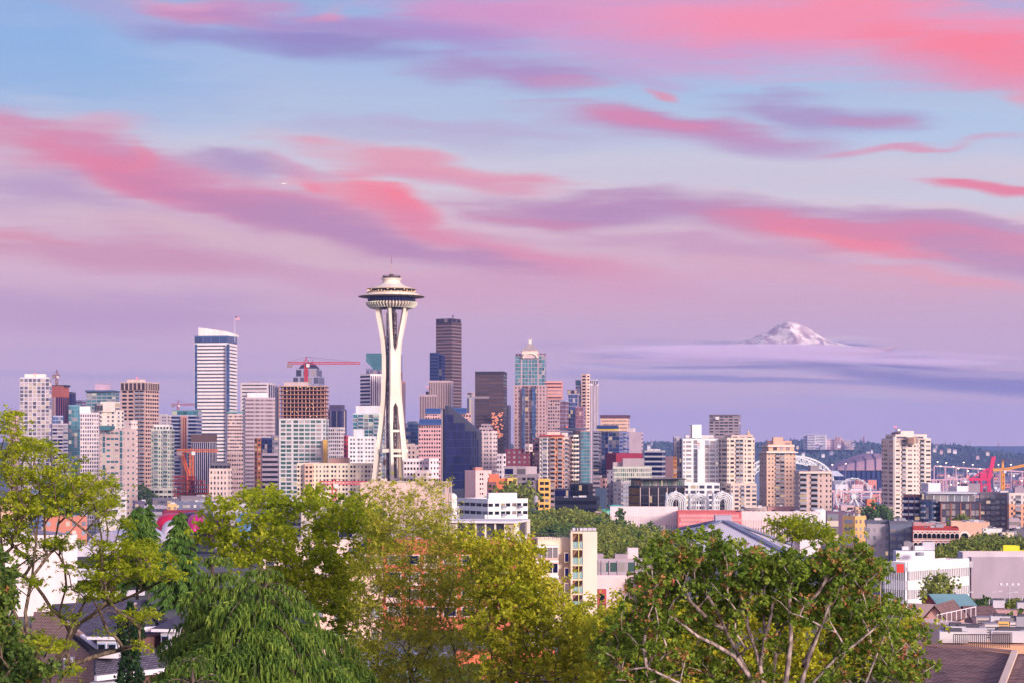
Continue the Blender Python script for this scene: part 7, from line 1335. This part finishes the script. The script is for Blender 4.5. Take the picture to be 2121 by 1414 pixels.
broad('linden_tree', 'yellow leaved tree right of the olive feathery tree', 68, 1080, [(985,1120,40,28),(1040,1140,60,34),(1080,1175,60,40),(1115,1215,46,34),(1020,1190,60,44),(1080,1240,90,44),(1150,1280,70,40),(1040,1290,80,40),(1120,1340,100,44),(1200,1320,60,40),(1060,1390,60,30),(1180,1390,100,34),(1240,1350,60,40),(1230,1290,36,30),(1165,1262,16,10)], 32, 2.6, 120, .42, .12, LM['lime'], 60,
      [((1085,1560,0),(1085,1420,0),(1100,1340,0),(1080,1260,0),(1040,1170,0)), ((1100,1340,0),(1150,1280,.6),(1140,1220,.6)), ((1085,1420,0),(1020,1370,-1),(1010,1290,-1)), ((1085,1440,0),(1180,1370,0),(1220,1310,0))], flat=.75)
broad('linden_tree', 'yellow green tree showing behind the big right hand maple', 62, 1440, [(1300,1270,50,26),(1270,1310,50,30),(1340,1330,90,50),(1440,1300,90,50),(1560,1280,100,50),(1660,1300,90,50),(1500,1360,120,50),(1640,1376,110,40),(1780,1340,70,60),(1290,1380,80,40),(1400,1390,80,30),(1860,1300,30,30),(1885,1300,24,22)], 34, 1.8, 100, .5, .12, LM['lime'], 80, [((1440,1560,0),(1440,1450,0),(1440,1340,0))], flat=.75)
broad('linden_tree', 'bright lime tree top blowing behind the maple crown', 96, 1640, [(1620,1084,30,14),(1655,1084,34,16),(1640,1100,60,16),(1690,1100,40,16),(1740,1108,40,16)], 50, 2, 100, .55, .13, LM['locust'], 95, [((1640,1500,0),(1640,1200,0),(1640,1120,0))], flat=.6)
# big pale trunked maple at right, limbs traced
E7 = [(1425,1092,24,14),(1378,1110,30,12),(1345,1125,28,12),(1470,1092,34,14),(1405,1145,66,34),(1480,1140,60,40),(1316,1145,16,8),(1540,1130,50,30),(1510,1180,80,40),(1600,1150,60,40),(1590,1200,80,40),(1660,1150,60,40),(1700,1130,40,26),(1700,1190,80,44),(1760,1140,50,34),(1800,1160,40,30),(1780,1200,60,40),(1380,1210,50,30),(1350,1180,40,24),(1300,1222,24,12),(1440,1230,60,30),
      (1340,1260,60,26),(1400,1290,60,34),(1300,1310,46,34),(1270,1350,40,30),(1350,1350,60,34),(1480,1300,50,34),(1440,1370,70,34),(1320,1395,70,24),(1530,1250,50,30),(1620,1260,60,34),(1700,1260,60,34),(1780,1270,60,40),(1850,1262,40,18),(1830,1240,26,14),(1760,1330,50,40),(1830,1330,50,44),(1870,1370,44,34),(1920,1378,22,12),(1840,1400,60,24),(1740,1400,50,24),(1600,1330,36,24),(1560,1395,34,24),(1910,1306,30,13),(1490,1390,40,24),(1870,1395,60,20)]
t = Tree('maple_tree', 'large maple with pale mottled trunks, dark leaves and rusty seed bunches at right', 48, 1600, bk_p); t.nodes = [np.array([0, 0, 0.])]; t.par = [-1]
LB = [[(1561,1440,0),(1561,1414,0),(1524,1344,0),(1503,1304,0),(1485,1265,0),(1464,1230,0),(1450,1200,.2)], [(1503,1304,0),(1471,1286,-.3),(1445,1259,-.4),(1429,1243,-.4),(1416,1212,-.4)],
 [(1580,1440,.3),(1580,1414,.3),(1575,1378,.3),(1564,1341,.4),(1548,1294,.5),(1551,1238,.5)], [(1577,1373,.3),(1585,1320,.2),(1596,1278,.1),(1601,1246,.1)], [(1585,1320,.2),(1582,1270,.6),(1583,1212,.7)],
 [(1627,1440,-.3),(1627,1414,-.3),(1638,1331,-.4),(1638,1286,-.4),(1634,1212,-.4),(1620,1177,-.4)], [(1638,1286,-.4),(1672,1249,-.6),(1696,1225,-.7),(1716,1190,-.7)],
 [(1662,1440,.2),(1662,1410,.2),(1692,1316,.2),(1710,1278,.2),(1724,1228,.3),(1739,1199,.3)], [(1686,1440,-.6),(1686,1410,-.6),(1733,1360,-.8),(1771,1334,-.9),(1800,1310,-1),(1836,1281,-1)],
 [(1795,1440,.8),(1795,1410,.8),(1824,1334,.8),(1850,1270,.8)], [(1561,1414,0),(1524,1360,-.3),(1479,1333,-.5),(1445,1317,-.6),(1419,1296,-.6),(1380,1270,-.6)],
 [(1500,1470,-.9),(1408,1414,-.9),(1339,1381,-1),(1300,1386,-1)], [(1339,1381,-1),(1334,1340,-1),(1336,1314,-1)], [(1662,1380,.3),(1700,1300,.8),(1750,1230,1),(1790,1180,1)], [(1600,1430,1.2),(1610,1330,1.4),(1650,1220,1.4),(1670,1160,1.4)]]
for i, l in enumerate(LB): t.trunk([(sum(a[0] for a in l[:1])/1*.3+1600*.7, 1640, 0)]+l if i in (0, 2, 5, 7, 8, 9, 11, 14) else l, w=(.09, .03) if i in (0, 2, 5, 7) else (.055, .022) if i in (1, 3, 6, 8, 9, 10, 11, 14) else (.045, .02))
E7 = [(x, y+16 if y < 1200 else y, rx*.92, ry*.86) for x, y, rx, ry in E7]
T = [t.loc(px, py, (q_.uniform(-1.5, 1.5) if py < 1195 else q_.uniform(.3, 2.2) if q_.random() < .8 else q_.uniform(-1.4, -.2))) for q_ in (random.Random(100),) for (x, y, rx, ry) in E7 for px, py in ell(q_, x, y, rx, ry, max(1, int(44*rx*ry*3.14/10000)))]
t.grow(T, 101); t.skin(.008, 2.4, .2, scale=1.0)
t.crown(leaves_at(T, 74, .25, .8, 102), .1, LM['maple'], asp=.7, up=.35, seed=103); leaf_mesh('seed_cluster', leaves_at(T[::3], 54, .2, .8, 104), .065, LM['seed'], t.rt, .7, seed=105)
# fill behind the bottom edge
broad('hedge_tree', 'dense dark green understory between the trees along the bottom edge', 90, 900, [(760,1400,60,30),(880,1400,80,30),(1000,1404,80,20),(1240,1404,90,24),(1400,1400,90,30),(1560,1400,90,30),(1700,1390,90,34),(420,1400,80,30),(660,1396,50,30)], 60, 3, 44, .7, .2, LM['dark'], 140, [((900,1600,0),(900,1480,0))], flat=.8)

# ------------------------------------------------------------------ air and cloud
hz = MB(); hz.box(-7000, 7000, -600, 15000, -6, 330, None) if False else None
me = bpy.data.meshes.new('haze'); v = [(x, y, z) for z in (-34, 330) for y in (-700, 15000) for x in (-7500, 7500)]
me.from_pydata(v, [], [(0, 2, 3, 1), (4, 5, 7, 6), (0, 1, 5, 4), (2, 6, 7, 3), (0, 4, 6, 2), (1, 3, 7, 5)]); m = bpy.data.materials.new('haze'); m.use_nodes = True; tt = m.node_tree; tt.nodes.clear(); pv = tt.nodes.new('ShaderNodeVolumePrincipled'); pv.inputs['Color'].default_value = (.32, .45, .98, 1); pv.inputs['Density'].default_value = 6.4e-5; oo = tt.nodes.new('ShaderNodeOutputMaterial'); tt.links.new(pv.outputs[0], oo.inputs['Volume'])
me.materials.append(m); o = bpy.data.objects.new('haze', me); COL.objects.link(o); o['kind'] = 'stuff'; o['label'] = 'pale blue evening haze over the city and hills'; o['category'] = 'haze'
cm = bpy.data.materials.new('cloud_vapour'); cm.use_nodes = True; tt = cm.node_tree; tt.nodes.clear(); pv = tt.nodes.new('ShaderNodeVolumePrincipled'); pv.inputs['Color'].default_value = (.74, .66, .84, 1); pv.inputs['Density'].default_value = 2.2e-3; oo = tt.nodes.new('ShaderNodeOutputMaterial'); tt.links.new(pv.outputs[0], oo.inputs['Volume'])
cb = MB(); q = random.Random(4)
def lens(x, y, L, H, D, dep=140, tl=0):
    n, k = 20, 8; cxw, czw = wx(x, D), wz(y, D); a, b_ = L/F*D, H/F*D; vs = []
    for j in range(k+1):
        ph = -math.pi/2+math.pi*j/k
        for i in range(n): th = 2*math.pi*i/n; u = a*math.cos(th)*math.cos(ph); vs.append((cxw+u, D+dep*math.sin(th)*math.cos(ph), czw+b_*math.sin(ph)-u*tl))
    cb.add(vs, [(j*n+i, j*n+(i+1) % n, (j+1)*n+(i+1) % n, (j+1)*n+i) for j in range(k) for i in range(n)], cm)
for k in range(34):
    x = q.uniform(1400, 1900); yc = 715+max(0, abs(x-1600)-60)**1.3*(.012 if x > 1600 else .006)
    lens(x, yc+q.uniform(2, 26), q.uniform(70, 260), q.uniform(3, 9), 20000+k*290, 140, q.uniform(-.01, .035)+(.02 if x > 1700 else 0))
for k, (x, y, L, H, t_) in enumerate(((1560, 717, 190, 5, 0), (1700, 719, 150, 6, .03), (1610, 722, 240, 8, .01), (1480, 720, 200, 5, -.02), (1640, 728, 280, 9, .02), (1760, 728, 160, 7, .05))): lens(x, y, L, H, 18200+k*290, 140, t_)
o = cb.build('cloud_bank', None, True); o['kind'] = 'stuff'; o['label'] = 'flat lavender bank of cloud hiding the foot of the snowy mountain'; o['category'] = 'cloud'
